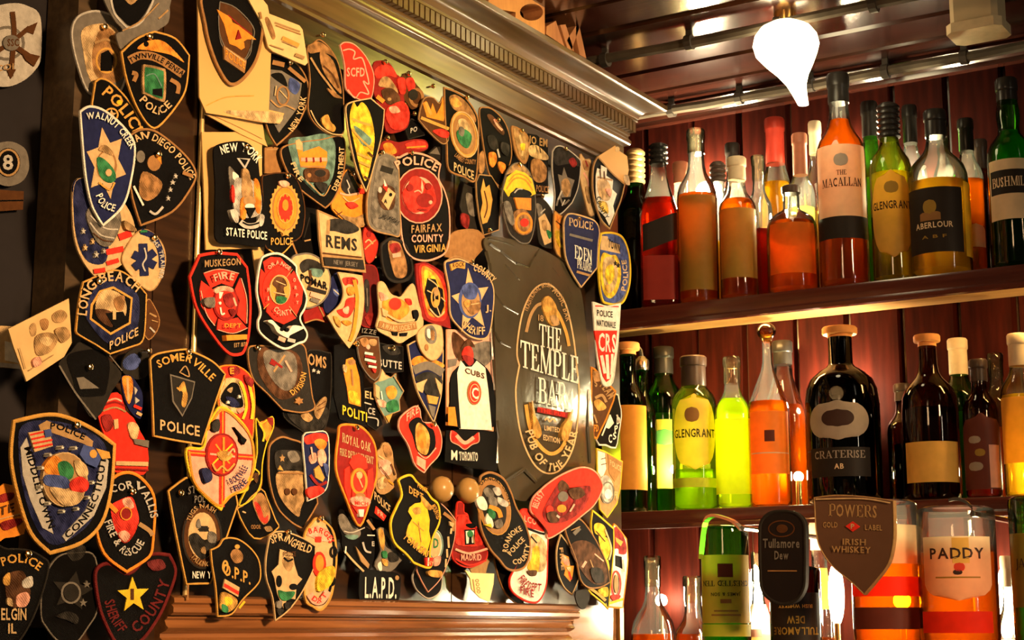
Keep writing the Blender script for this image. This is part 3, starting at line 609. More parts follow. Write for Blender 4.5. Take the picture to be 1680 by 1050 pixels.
def P(fr, name, label, L, out, fill, rim=None, rw=1.6, els=(), sm=5, c=(), pin=None, y=None, X=None, cat='patch', grp=GP, th=.0018, mat=None, tilt=1.2, raw=None):
    ox, oy, sc = FR[fr]; F = lambda p: (ox + p[0] / sc, oy + p[1] / sc)
    op = pr(out)
    if sm: op = crom(op, True, sm, c)
    op = [F(p) for p in op]
    cx = sum(p[0] for p in op) / len(op); cy = sum(p[1] for p in op) / len(op)
    if X is not None: O = at_x(cx, cy, X); N = Vector((-1, 0, 0))
    else:
        O = at_y(cx, cy, (YF - .010 - .0042 * L) if y is None else y)
        N = Vector((R(random.uniform(-tilt, tilt)), -1, R(random.uniform(-tilt, tilt) - .4)))
    N.normalize()
    def U(p, h=0.0): q = ray(*p); return EYE + q * ((O - EYE).dot(N) / q.dot(N)) + N * h
    mpp = (O - EYE).length / math.hypot(FPX, HZ, cx - 840)       # metres per pixel
    T_ = empty(name, O, label, cat, grp)
    def flat(pts, h, h0, mt, nm, par):
        fr_ = [U(p, h) for p in pts]; n = len(fr_); bk = [U(p, h0) for p in pts]
        m = MB(); m.add(fr_ + bk, [tuple(q) for q in tessellate_polygon([fr_])] + [(i, (i + 1) % n, n + (i + 1) % n, n + i) for i in range(n)])
        return m.build(nm, mt, par)
    flat(op, th, 0, mat or TH(fill), 'backing', T_)
    if rim:
        w = rw * mpp; pts = [U(p, th) for p in op]; n = len(pts); ctr = sum(pts, Vector()) / n
        area = sum((pts[i] - ctr).cross(pts[(i + 1) % n] - ctr).dot(N) for i in range(n)); sg = 1 if area > 0 else -1
        m = MB(); V = []
        for i in range(n):
            tg = (pts[(i + 1) % n] - pts[i - 1]).normalized(); nn = N.cross(tg) * sg
            for d, h in ((-.35, -th), (-.35, .25), (.0, .55), (.5, .62), (1.0, .45), (1.3, 0)): V.append(pts[i] + nn * w * d + N * (h if h < 0 else h * w * .8))
        m.add(V, [(i * 6 + k, i * 6 + k + 1, ((i + 1) % n) * 6 + k + 1, ((i + 1) % n) * 6 + k) for i in range(n) for k in range(5)])
        m.build('border', TH(rim), T_, True)
    for i, E in enumerate(els):
        h = th + .00045 + .00028 * i; k = E[0]; h0 = th * .5
        if k in 'ta':
            if k == 't': _, txt, x0, y0, x1, y1, H, col, fnt, nm = E; line = [(x0, y0), (x1, y1)]
            else: _, txt, fp, H, col, nm = E; fnt = ''; line = crom(pr(fp), False, 8)
            v2, f2, _w = text2d(txt, 's' in fnt); cum = [0]
            for p, q in zip(line, line[1:]): cum.append(cum[-1] + math.dist(p, q))
            V = []
            for x, yy in v2:
                dd = x * cum[-1]; j = 0
                while j < len(cum) - 2 and cum[j + 1] < dd: j += 1
                p, q = line[j], line[j + 1]; sl = cum[j + 1] - cum[j] or 1; f_ = (dd - cum[j]) / sl
                if k == 't' and 'p' not in fnt: up = (0, -1)
                else: up = ((q[1] - p[1]) / sl, -(q[0] - p[0]) / sl)
                V.append(U(F((p[0] + (q[0] - p[0]) * f_ + up[0] * H * yy, p[1] + (q[1] - p[1]) * f_ + up[1] * H * yy)), h))
            MB().add(V, f2).build(nm, TH(col), T_)
            continue
        if k == 'g': pts = pr(E[1]); col, nm = E[2:]
        elif k == 'b': pts = crom(pr(E[1]), True, 4); col, nm = E[2:]
        elif k == 'e': pts = ell(*E[1:5], E[6]); col, nm = E[5], E[7]
        elif k == 's':
            _, x, yy, rx, ry, n, inn, col, rot, nm = E
            pts = [(x + rx * (1 if q % 2 == 0 else inn) * math.cos(R(rot + q * 180 / n)), yy + ry * (1 if q % 2 == 0 else inn) * math.sin(R(rot + q * 180 / n))) for q in range(2 * n)]
        elif k == 'o':
            _, x, yy, rx, ry, w, col, rot, nm = E
            A, B_ = ell(x, yy, rx, ry, rot), ell(x, yy, rx - w, ry - w, rot); n = len(A)
            MB().add([U(F(p), h) for p in A + B_], [(q, (q + 1) % n, n + (q + 1) % n, n + q) for q in range(n)]).build(nm, TH(col), T_); continue
        else:
            _, fp, w, col, nm = E; ln = crom(pr(fp), False, 5) if len(fp) > 4 else pr(fp); V = []
            for j, p in enumerate(ln):
                p0, p1 = ln[max(j - 1, 0)], ln[min(j + 1, len(ln) - 1)]; dl = math.dist(p0, p1) or 1
                nx, ny = (p1[1] - p0[1]) / dl * w / 2, -(p1[0] - p0[0]) / dl * w / 2
                V += [U(F((p[0] + nx, p[1] + ny)), h), U(F((p[0] - nx, p[1] - ny)), h)]
            MB().add(V, [(2 * j, 2 * j + 1, 2 * j + 3, 2 * j + 2) for j in range(len(ln) - 1)]).build(nm, TH(col), T_); continue
        flat([F(p) for p in pts], h, h0, mottle(col) if k == 'b' and col not in 'KW' else TH(col), nm, T_)
    if pin:
        p = U(F(pin), th); n = 10; m = MB(); pf = ((.0012, -.006), (.0012, .003), (.0030, .0035), (.0036, .005), (.0030, .0068), (.0014, .0076))
        a1 = N.orthogonal().normalized(); a2 = N.cross(a1)
        m.add([p + N * h + (a1 * math.cos(6.2832 * i / n) + a2 * math.sin(6.2832 * i / n)) * r for r, h in pf for i in range(n)],
              [(q * n + i, q * n + (i + 1) % n, (q + 1) * n + (i + 1) % n, (q + 1) * n + i) for q in range(len(pf) - 1) for i in range(n)] + [tuple(range((len(pf) - 1) * n, len(pf) * n))])
        m.build('pin', PINM, T_, True)
    return T_
# ------------------------------------------------------------------ patches, left board
YB = 1.60
t_ = P(1, 'round_badge', 'pale round badge with crossed dark arrows at far top left', 0, [-140, 130, -60, 50, 60, 20, 150, 35, 225, 100, 228, 330, 190, 410, 120, 470, 30, 500, -60, 480, -130, 400, -160, 260], 'S', None, els=[
  o(30, 250, 105, 100, 16, 'E'), l([-60, 320, 60, 240, 160, 160], 26, 'B'), g([140, 160, 205, 130, 180, 200, 130, 180], 'B'), l([60, 70, 70, 190, 60, 330, 50, 440], 28, 'B'), g([25, 400, 50, 455, 80, 400], 'B'),
  l([60, 260, 160, 330], 30, 'B'), g([105, 300, 215, 325, 180, 385, 135, 350], 'B'), e(50, 250, 48, 45, 'E'), t('SSC', 25, 268, 92, 268, 42, 'B'), t('ECOI', -70, 420, 60, 400, 34, 'T')], y=1.283, cat='badge')
P(1, 'round_disc', 'dim grey round disc with a dark ring and the figure 8 at left', 0, [160, 940, 140, 860, 80, 820, 20, 815, -40, 840, -80, 930, -50, 1030, 30, 1070, 110, 1050, 150, 1000], 'E', None, els=[e(38, 935, 70, 84, 'K'), o(38, 935, 66, 80, 12, 'T'), t('8', 5, 975, 66, 975, 86, 'S')], y=1.283, cat='badge')
P(2, 'wall_plate', 'small brown plate low on the dark wall at left', 0, [-20, 110, 130, 120, 125, 225, -20, 235], 'B', None, sm=0, y=1.284, cat='plate', els=[l([-20, 175, 125, 172], 8, 'K')])
P(2, 'white_box', 'small pale carton behind the slanted note at left edge', 0, [-30, 890, 70, 895, 110, 1060, 120, 1140, -30, 1130], 'C', None, sm=0, y=1.262, cat='box', els=[g([20, 980, 110, 1000, 118, 1110, 20, 1090], 'W'), l([-20, 1115, 118, 1128], 26, 'S')])
P(1, 'beige_patch', 'cream shield patch with grey rim and brown crest, behind the green-window patch', 1, [410, 150, 450, 88, 540, 62, 640, 88, 720, 150, 740, 330, 690, 520, 600, 560, 500, 530, 440, 380, 408, 240], 'E', 'S', 2.2, els=[
  b([460, 180, 540, 140, 640, 150, 690, 240, 680, 420, 560, 500, 500, 440, 470, 300], 'C'), b([530, 260, 570, 170, 640, 180, 690, 300, 700, 440, 620, 480, 540, 430, 520, 340], 'Q'), o(600, 350, 62, 75, 12, 'G'), g([570, 310, 610, 290, 640, 330, 630, 410, 565, 410], 'K'), l([530, 250, 600, 230, 670, 260], 14, 'T')], pin=(575, 160))
P(1, 'grey_margin_patch', 'dark shield patch on a wide grey margin at the top edge, left board', 4, [600, -60, 640, 100, 700, 175, 660, 200, 700, 300, 800, 260, 900, 175, 960, 130, 968, 40, 950, -60], 'E', None, sm=3, els=[b([625, -60, 650, 60, 690, 110, 740, 150, 800, 110, 850, 30, 870, -60], 'K'), l([622, -40, 645, 70, 700, 140, 735, 160, 800, 130, 860, 30, 880, -40], 12, 'S'), l([900, 110, 955, 60], 10, 'T'), b([690, -40, 740, 30, 800, -40], 'T'), l([690, 180, 800, 120, 900, 20], 8, 'T')])
P(1, 'police_patch', 'black police patch with gold rim and green square window in middle', 5, [690, 300, 780, 220, 880, 180, 1000, 220, 1082, 320, 1060, 520, 980, 650, 880, 740, 790, 640, 720, 460], 'K', 'G', 2.0, c=(0, 2, 4, 6), els=[
  b([780, 280, 830, 240, 900, 230, 960, 260, 1050, 360, 980, 320, 900, 300, 840, 290], 'O'), e(830, 255, 14, 16, 'K'), l([730, 350, 800, 320, 900, 340, 1040, 430], 48, 'Q'), a('TWNVILLE PENSA', [740, 365, 810, 335, 900, 355, 1035, 440], 30, 'K'),
  l([745, 420, 770, 430, 755, 470], 24, 'Q'), l([965, 460, 1010, 490, 1005, 540], 24, 'Q'), b([805, 390, 830, 375, 920, 395, 938, 420, 935, 570, 910, 585, 820, 545, 805, 530], 'T'), b([816, 402, 835, 390, 912, 408, 924, 428, 920, 556, 900, 568, 828, 535, 816, 520], 'V'), g([860, 515, 915, 510, 915, 560, 860, 545], 'K'), l([820, 440, 870, 430, 910, 500], 6, 'A'),
  a('POLICE', [780, 580, 840, 640, 905, 660, 970, 610], 44, 'C')], pin=(835, 215))
P(1, 'police_patch', 'dark patch arched POLICE in gold letters, upper left, under the green-window patch', 3, [520, 600, 540, 470, 575, 450, 640, 480, 740, 590, 800, 720, 760, 840, 600, 800], 'K', 'G', 1.9, c=(0, 1), els=[a('POLICE', [575, 540, 650, 610, 715, 690, 770, 790], 66, 'G'), o(630, 660, 42, 40, 10, 'G'), s(630, 660, 30, 30, 5, .45, 'C'), e(675, 590, 16, 14, 'Y')])
P(0, 'navy_star_patch', 'navy pointed oval patch with white rim and large cream star, left board', 6, [129, 183, 145, 174, 171, 182, 204, 211, 220, 243, 211, 308, 197, 343, 167, 371, 150, 342, 141, 308, 135, 262], 'N', 'W', 2.4, c=(0, 7), els=[
  s(172, 268, 34, 60, 6, .58, 'C', -102), e(172, 272, 17, 25, 'Q', 0), e(171, 270, 14, 20, 'C'), b([156, 260, 168, 262, 184, 280, 186, 296, 174, 300, 160, 288], 'V'), b([158, 246, 168, 238, 182, 250, 180, 256, 166, 250], 'T'), l([158, 300, 176, 312, 184, 300], 3, 'G'), e(174, 284, 5, 6, 'C'),
  a('WALNUT CREEK', [138, 197, 160, 196, 186, 212, 210, 246], 11, 'W'), a('POLICE', [152, 322, 162, 340, 182, 348], 12, 'W')], pin=None)
P(0, 'police_patch', 'dark round-pointed patch with tan rim arched SAN DIEGO POLICE', 5, [211, 222, 230, 212, 257, 217, 300, 252, 320, 284, 309, 314, 280, 349, 229, 371, 212, 309], 'K', 'Q', 2.2, c=(7, 0), els=[
  a('SAN DIEGO POLICE', [216, 238, 240, 228, 280, 254, 310, 296], 12, 'C'), b([232, 282, 262, 298, 258, 318, 240, 330, 226, 318], 'Q'), e(250, 268, 11, 13, 'Q'), g([252, 258, 260, 248, 262, 270], 'O'), s(280, 300, 5, 5, 5, .4, 'S'), s(276, 312, 4, 5, 5, .4, 'S'), s(272, 326, 4, 5, 5, .4, 'S'), s(284, 290, 4, 5, 5, .4, 'S'), e(226, 258, 7, 10, 'E'), l([214, 306, 222, 322, 230, 338], 3.5, 'W'), l([240, 347, 250, 352, 262, 340], 4, 'S'), l([294, 284, 310, 290], 6, 'Q')], pin=(253, 254))
P(2, 'flag_patch', 'pointed patch with red and white stripes, blue star field and grey globe', 4, [425, 60, 410, 260, 428, 420, 475, 530, 540, 612, 690, 540, 740, 430, 765, 320, 700, 180, 560, 60], 'C', 'C', 1.6, c=(4,), els=[
  b([420, 60, 560, 70, 610, 330, 600, 520, 500, 525, 440, 420, 415, 260], 'N'), l([600, 470, 700, 450], 34, 'R'), l([590, 540, 650, 520, 690, 500], 0.1, 'C'), l([600, 535, 670, 515], 26, 'R'), l([670, 385, 740, 360], 40, 'R'), l([525, 580, 590, 570], 26, 'R'), b([480, 250, 560, 180, 650, 200, 680, 300, 620, 430, 540, 410], 'E'), l([500, 300, 560, 370, 640, 390], 8, 'S'), l([500, 260, 580, 330, 660, 340], 8, 'S'), l([515, 360, 570, 400, 630, 410], 6, 'B'),
  s(460, 350, 15, 20, 5, .4, 'S'), s(470, 445, 15, 22, 5, .4, 'C'), s(512, 410, 14, 20, 5, .4, 'C'), s(532, 485, 16, 22, 5, .4, 'S'), s(575, 465, 12, 18, 5, .4, 'S'), b([690, 290, 740, 320, 760, 350, 700, 340], 'T')])
P(2, 'dark_patch', 'dark patch with grey streaks behind the navy star patch', 2, [640, 190, 720, 150, 800, 220, 830, 340, 740, 420, 660, 340], 'K', None, els=[l([680, 230, 720, 260], 8, 'T'), l([690, 290, 740, 330], 20, 'E')])
P(2, 'medic_patch', 'cream round-pointed patch with a navy six-armed medical star', 4, [692, 520, 740, 400, 800, 342, 860, 350, 925, 420, 945, 520, 910, 640, 855, 692, 780, 640], 'C', 'T', 1.3, els=[
  l([800, 350, 870, 380, 915, 470, 920, 560], 34, 'N'), a('EMS TRAINER', [850, 400, 895, 450, 915, 540, 900, 620], 24, 'S'), l([810, 420, 818, 606], 50, 'N'), l([752, 480, 880, 548], 46, 'N'), l([756, 560, 876, 468], 46, 'N'), l([815, 445, 825, 500, 805, 540, 820, 580], 9, 'S'), l([790, 352, 830, 350], 12, 'V')], pin=(862, 388))
P(2, 'police_patch', 'navy patch with cut corners reading LONG BEACH POLICE round a portrait', 6, [428, 920, 445, 760, 470, 640, 560, 600, 660, 570, 750, 615, 835, 710, 820, 960, 760, 1010, 625, 1055, 540, 1000, 445, 945], 'K', 'G', 1.7, c=(0, 2, 6, 8, 9, 10), els=[
  b([560, 640, 660, 610, 750, 680, 790, 740, 780, 900, 700, 980, 620, 1000, 520, 900, 480, 800], 'N'), g([505, 855, 510, 770, 560, 690, 640, 665, 752, 730, 740, 880, 625, 945], 'G'), g([517, 848, 524, 775, 566, 705, 640, 680, 740, 738, 728, 872, 625, 930], 'K'),
  b([535, 790, 560, 705, 620, 685, 690, 720, 715, 790, 690, 870, 620, 880, 560, 850], 'C'), b([535, 800, 600, 800, 640, 830, 630, 900, 560, 860], 'B'), b([640, 740, 700, 720, 690, 800, 655, 800], 'Q'), g([590, 820, 690, 810, 715, 860, 640, 900], 'K'), t('1', 630, 855, 650, 855, 50, 'C'),
  a('LONG BEACH', [478, 835, 500, 720, 570, 645, 680, 640, 765, 700], 56, 'C'), t('POLICE', 610, 1030, 775, 945, 48, 'C')], pin=(545, 640))
P(2, 'round_patch', 'dim brown oval patch half hidden right of the navy Long Beach patch', 3, [840, 740, 880, 780, 910, 860, 890, 930, 840, 970, 800, 860], 'B', 'Q', 1.2, els=[l([850, 820, 890, 840], 10, 'T'), l([850, 900, 880, 930], 10, 'S'), l([860, 860, 895, 870], 6, 'T')])
P(2, 'paper_note', 'slanted cream note with smudged printing, pinned at the left edge', 5, [40, 910, 388, 735, 405, 990, 360, 1070, 145, 1212, 118, 1140, 70, 1010], 'C', None, sm=0, cat='note', grp='papers pinned on the cabinet', els=[
  b([160, 900, 185, 875, 200, 900, 195, 945, 170, 950], 'T'), b([220, 865, 250, 850, 270, 870, 260, 910, 235, 915], 'Q'), b([290, 830, 340, 800, 375, 830, 350, 870, 300, 870], 'T'), b([190, 960, 260, 930, 320, 960, 280, 1040, 200, 1060], 'Y' if 0 else 'T'), b([210, 975, 250, 955, 290, 975, 260, 1010], 'C'), b([300, 920, 360, 900, 390, 950, 340, 990], 'T'), l([95, 1020, 130, 1140], 5, 'T'), l([150, 1150, 290, 1060], 6, 'T'), b([170, 1090, 210, 1070, 220, 1110, 180, 1130], 'P')], mat=plain('note_paper', (.62, .42, .18), .6))
P(3, 'black_patch', 'plain black shield patch with grey edge and one gold pin, under the note', 4, [330, 130, 400, 60, 460, 0, 560, 60, 690, 180, 640, 280, 540, 450, 440, 320, 370, 200], 'L', None, sm=3, els=[b([375, 100, 430, 60, 560, 50, 620, 120, 600, 290, 560, 315, 440, 310, 410, 220], 'K'), g([430, 210, 470, 205, 560, 270, 450, 275], 'E'), l([330, 140, 400, 260, 440, 320, 540, 450], 10, 'E'), l([600, 60, 690, 170], 6, 'E')], pin=(490, 150))
P(3, 'stripe_patch', 'small oval patch with orange and white stripes and stars beside a gold pin', 4, [690, 215, 715, 195, 745, 200, 780, 240, 812, 310, 805, 430, 785, 442, 740, 400, 705, 320], 'N', None, els=[b([692, 215, 720, 198, 750, 215, 755, 280, 735, 360, 712, 320], 'O'), l([722, 210, 728, 340], 14, 'C'), g([760, 260, 780, 280, 765, 310], 'S'), g([765, 320, 790, 340, 765, 360], 'S'), l([755, 370, 800, 390], 18, 'R'), l([770, 410, 800, 425], 18, 'C')], pin=(828, 58))
P(3, 'blue_patch', 'dim blue-grey round patch below the navy Long Beach patch', 2, [690, 130, 730, 60, 800, 40, 850, 90, 850, 180, 790, 220, 710, 190], 'L', None, els=[b([700, 110, 760, 70, 800, 110, 770, 160, 710, 160], 'U')])
P(3, 'red_box_patch', 'red patch shaped like a small kiosk with pale windows', 3, [555, 430, 590, 350, 640, 295, 690, 310, 715, 400, 760, 440, 800, 520, 840, 600, 842, 740, 780, 770, 640, 745, 600, 560], 'R', None, sm=2, els=[l([580, 370, 650, 350, 710, 372], 12, 'D'), l([590, 350, 650, 330, 690, 345], 10, 'P'), l([580, 400, 650, 380, 712, 405], 10, 'T'), b([570, 440, 620, 420, 640, 480, 600, 520], 'D'), g([640, 450, 665, 445, 668, 500, 645, 505], 'C'), b([720, 480, 755, 465, 785, 500, 770, 560, 740, 555], 'C'), g([750, 560, 840, 570, 838, 610, 760, 590], 'E'), l([650, 700, 835, 705], 24, 'C'), l([650, 730, 835, 740], 10, 'D')])
P(0, 'police_patch', 'large navy shield patch reading MIDDLETOWN CONNECTICUT with gold rim and round harbour picture', 6, [20, 690, 70, 679, 105, 682, 150, 702, 187, 729, 182, 800, 166, 858, 132, 892, 80, 909, 48, 876, 26, 812, 15, 750], 'K', 'G', 4.0, c=(0, 4, 8), els=[
  b([34, 698, 80, 690, 140, 706, 172, 736, 166, 800, 150, 850, 120, 880, 84, 894, 56, 864, 36, 806, 28, 740], 'N'), g([60, 698, 74, 690, 140, 716, 150, 724, 148, 736, 134, 728, 76, 708, 66, 712], 'T'), a('POLICE', [79, 704, 100, 707, 134, 722], 11, 'K'),
  g([30, 735, 40, 718, 52, 760, 72, 830, 84, 876, 66, 866, 46, 820, 34, 780], 'S'), a('MIDDLETOWN', [36, 735, 46, 770, 58, 815, 76, 868], 12, 'K'), g([164, 742, 174, 756, 170, 800, 150, 846, 104, 888, 98, 880, 136, 838, 154, 796], 'S'), a('CONNECTICUT', [107, 884, 140, 850, 160, 806, 170, 750], 11, 'K'),
  g([42, 710, 76, 704, 82, 732, 52, 742], 'C'), l([44, 714, 70, 708], 3, 'R'), l([46, 721, 78, 714], 3, 'R'), l([48, 728, 80, 722], 3, 'R'), l([50, 735, 80, 729], 3, 'R'), g([66, 706, 77, 704, 79, 716, 68, 718], 'U'), g([130, 730, 146, 734, 160, 750, 152, 768, 134, 760, 124, 746], 'U'), e(146, 745, 6, 7, 'G'), g([150, 736, 172, 742, 174, 752, 160, 754], 'G'),
  e(99, 787, 37, 45, 'C'), e(99, 787, 35, 43, 'T'), b([64, 766, 80, 748, 94, 758, 96, 780, 70, 778], 'O'), b([86, 762, 100, 757, 112, 770, 108, 786, 92, 784], 'V'), b([66, 780, 96, 782, 106, 794, 100, 802, 66, 796], 'U'), b([104, 794, 122, 782, 136, 792, 132, 806, 112, 808], 'R'), b([72, 800, 110, 806, 128, 812, 116, 828, 92, 828], 'C'), b([112, 756, 130, 762, 134, 780, 118, 780], 'C')] + [s(99 + 44 * math.cos(k), 787 + 53 * math.sin(k), 3.2, 3.6, 5, .4, 'W') for k in [.1, .6, 1.15, 1.7, 2.3, 2.9, 3.5, 4.0, 4.5, 5.0]], pin=(119, 698))
P(4, 'orange_patch', 'orange patch with dark capital letters cut by left edge of the picture', 3, [-20, 150, 60, 130, 100, 150, 135, 330, 135, 420, 20, 445, -20, 445], 'O', None, sm=2, els=[b([-10, 190, 70, 175, 60, 215, -10, 235], 'D'), t('ITE', -40, 320, 75, 285, 52, 'B'), b([-10, 360, 50, 335, 120, 330, 100, 365, 20, 400], 'D'), l([-20, 335, 110, 300], 6, 'C')])
P(4, 'fire_patch', 'black and red-rimmed patch reading CORVALLIS FIRE & RESCUE round red emblem', 5, [560, 350, 610, 180, 670, 80, 760, 50, 850, 100, 915, 220, 905, 470, 880, 560, 745, 650, 610, 540], 'K', 'O', 3.2, c=(6, 8), els=[
  b([650, 260, 700, 220, 770, 200, 800, 260, 815, 350, 770, 450, 720, 470, 670, 380], 'R'), e(735, 300, 34, 40, 'D'), b([715, 220, 760, 205, 785, 260, 740, 270], 'P'), b([690, 420, 730, 400, 760, 430, 730, 470], 'P'), o(735, 300, 36, 40, 7, 'O'), l([620, 230, 680, 290], 26, 'O'), l([810, 360, 870, 400, 890, 430], 26, 'T'), a('CORVALLIS', [640, 175, 700, 165, 790, 150, 850, 230, 880, 330], 46, 'S'), a('FIRE & RESCUE', [600, 350, 650, 460, 720, 545, 800, 530, 840, 470], 46, 'S')], pin=(760, 170))
P(4, 'police_patch', 'dark olive police patch lettered ELGIN IL at bottom left corner', 5, [-60, 530, 40, 508, 160, 515, 245, 555, 285, 610, 240, 790, 170, 960, 80, 1080, -60, 1090], 'K', 'L', 2.0, els=[
  a('POLICE', [5, 610, 80, 590, 150, 595, 220, 640], 52, 'G'), b([20, 690, 50, 650, 120, 640, 150, 690, 170, 780, 110, 850, 40, 840], 'B'), b([10, 680, 45, 650, 45, 720, 12, 720], 'G'), b([120, 700, 175, 670, 180, 730, 130, 740], 'S'), b([85, 790, 140, 765, 165, 800, 140, 850, 90, 850], 'P'), b([30, 800, 55, 810, 60, 850, 30, 840], 'C'), t('ELGIN', -10, 930, 140, 930, 70, 'C'), t('IL', 30, 1010, 80, 1010, 60, 'C')], pin=(138, 540))
P(4, 'star_patch', 'dark grey shield patch with a dull five-pointed star, bottom left', 3, [235, 900, 250, 700, 330, 560, 440, 530, 560, 560, 575, 850, 520, 970, 430, 1080, 340, 1060, 270, 980], 'K', 'E', 1.6, els=[b([380, 510, 440, 480, 500, 500, 480, 560, 420, 580], 'L'), s(420, 760, 130, 120, 5, .48, 'L', -80), o(410, 770, 60, 66, 12, 'E'), e(410, 770, 44, 50, 'L'), b([320, 910, 390, 880, 450, 910, 440, 955, 380, 930], 'L'), s(480, 830, 26, 26, 5, .4, 'E'), s(500, 720, 24, 24, 5, .4, 'E')])
P(4, 'star_patch', 'maroon shield patch with bright gold star numbered one', 4, [560, 640, 640, 590, 760, 650, 880, 540, 1000, 540, 1040, 640, 1000, 780, 930, 930, 820, 1070, 700, 1090, 610, 940, 570, 800], 'K', 'M', 3.6, c=(4,), els=[a('COUNTY', [800, 1010, 880, 940, 960, 820, 1000, 700], 64, 'M'), a('SHERIFF', [610, 820, 640, 920, 700, 1010], 60, 'M'), s(780, 785, 98, 110, 5, .42, 'Y', -93), t('1', 762, 810, 784, 810, 66, 'B'), b([860, 590, 940, 570, 970, 620, 900, 640], 'M')])
P(0, 'police_patch', 'black patch reading SOMERVILLE POLICE with small figure on a shield', 6, [244, 590, 256, 580, 296, 573, 310, 575, 346, 592, 368, 614, 352, 660, 329, 730, 290, 724, 250, 716, 248, 660], 'K', 'G', 1.9, c=(0, 5, 7, 9), els=[
  a('SOMERVILLE', [258, 604, 285, 593, 310, 596, 344, 626], 13, 'G'), t('POLICE', 260, 705, 325, 716, 17, 'C'), g([276, 614, 317, 626, 312, 654, 296, 684, 280, 660], 'E'), g([278, 617, 315, 628, 310, 653, 296, 680, 282, 658], 'L'), b([292, 632, 298, 626, 302, 640, 304, 652, 300, 668, 294, 664, 296, 644, 288, 640], 'G'), l([286, 636, 292, 642], 2.5, 'G'), l([290, 612, 300, 601, 306, 618, 292, 612], 2, 'T')], pin=(302, 578))
# ------------------------------------------------------------------ patches, left door
PM = plain('sheet_paper', (.60, .35, .12), .55, 0, .12, 8)
P(0, 'paper_sheet', 'curled cream paper sheet behind the white-lettered state police patch', 1, [329, 217, 428, 217, 428, 330, 432, 408, 424, 490, 412, 408, 336, 410], 'C', None, sm=0, cat='sheet', grp='papers pinned on the cabinet', mat=PM)
P(5, 'paper_sheet', 'lower leaf of cream paper folded out below the oval map patch', 2, [150, 820, 560, 860, 580, 1000, 600, 1055, 400, 960], 'C', None, sm=0, cat='sheet', grp='papers pinned on the cabinet', els=[l([200, 830, 360, 900, 560, 1000], 5, 'Q')], mat=PM)
P(5, 'paper_sheet', 'big cream paper sheet under the black oval map patch at top', 4, [98, -60, 560, -60, 625, 380, 610, 790, 720, 815, 690, 890, 560, 880, 340, 840, 160, 812, 110, 700], 'C', None, sm=0, cat='sheet', grp='papers pinned on the cabinet', els=[b([280, 800, 560, 800, 700, 820, 680, 885, 520, 870], 'C'), l([160, 760, 300, 700, 500, 690], 8, 'G')], mat=PM)
P(5, 'police_patch', 'black oval police patch with orange map, on the big cream sheet', 5, [135, -60, 150, 180, 190, 350, 250, 500, 330, 610, 420, 580, 520, 440, 565, 250, 550, 150, 430, -60], 'K', 'Q', 3.4, c=(), els=[
  g([255, 15, 370, 60, 490, 190, 492, 290, 430, 440, 275, 335, 245, 180], 'B'), l([255, 15, 370, 60, 490, 190, 492, 290, 430, 430, 350, 400, 270, 330, 245, 180, 255, 15], 7, 'E'), g([232, 70, 300, 110, 330, 125, 345, 165, 400, 190, 515, 288, 450, 285, 425, 300, 432, 345, 405, 362, 370, 335, 322, 318, 300, 240, 285, 180], 'O'), l([310, 110, 400, 190, 480, 250], 8, 'D'), l([240, 120, 250, 250, 290, 350], 6, 'E'), l([480, 280, 470, 380, 430, 440], 6, 'E'), g([275, 330, 440, 440, 425, 530, 280, 430], 'Q'), l([290, 350, 430, 450], 8, 'C'), t('POLICE', 285, 410, 425, 500, 52, 'O'), g([380, 220, 400, 280, 360, 290], 'D')])
P(5, 'business_card', 'cream printed card with rounded corners pinned near the top', 6, [520, -60, 600, 40, 612, 100, 830, 185, 852, 215, 890, 450, 870, 472, 640, 372, 605, 340, 560, 170, 430, -60], 'C', None, sm=0, cat='card', grp='papers pinned on the cabinet', els=[b([580, 140, 600, 125, 630, 180, 655, 260, 635, 285, 605, 220], 'Q'), l([650, 165, 830, 230], 12, 'T'), l([655, 185, 835, 250], 8, 'Q'), l([700, 275, 820, 330], 30, 'G'), l([700, 300, 810, 345], 8, 'T'), l([610, 325, 710, 360], 8, 'T'), l([790, 395, 855, 420], 24, 'T'), l([535, 90, 545, 140], 14, 'Q')], mat=plain('card_paper', (.64, .45, .20), .5))
P(5, 'police_patch', 'dark pointed patch lettered NEW YORK up its right side, under cream card', 3, [600, 400, 700, 400, 800, 450, 870, 540, 895, 640, 880, 760, 800, 920, 665, 1050, 600, 930, 560, 700], 'K', 'Q', 1.8, c=(7,), els=[
  g([610, 500, 700, 510, 845, 600, 820, 770, 680, 955, 610, 830], 'E'), b([620, 540, 700, 530, 740, 620, 690, 600], 'K'), b([760, 560, 830, 610, 800, 680, 750, 640], 'U'), o(705, 690, 48, 72, 12, 'Q'), l([680, 650, 735, 710], 8, 'C'), l([615, 720, 670, 770, 720, 760, 790, 790], 12, 'T'), a('NEW YORK', [770, 950, 830, 860, 870, 700], 44, 'C'), l([625, 450, 710, 470], 34, 'Q'), l([740, 490, 860, 590], 26, 'Q'), l([650, 620, 640, 690], 8, 'C')], pin=(740, 455))
P(10, 'eagle_patch', 'black patch with brown eagle emblem in its upper half', 4, [360, 180, 400, 140, 450, 110, 530, 180, 590, 300, 620, 480, 625, 760, 600, 800, 500, 780, 410, 710, 365, 600, 380, 400], 'K', 'Q', 1.4, c=(6,), els=[
  b([365, 160, 440, 125, 520, 180, 570, 260, 540, 230, 460, 200, 380, 210], 'Q'), b([450, 200, 540, 260, 590, 420, 600, 500, 540, 440, 470, 330], 'Q'), l([380, 240, 440, 340, 500, 420, 560, 500], 14, 'T'), l([470, 300, 540, 370, 580, 460], 12, 'B'), b([500, 460, 590, 520, 600, 535, 540, 520], 'Q'), b([455, 680, 500, 650, 520, 700, 555, 740, 540, 775, 480, 745], 'G'), l([375, 620, 430, 720, 520, 785, 605, 795], 8, 'C')], pin=(452, 80))
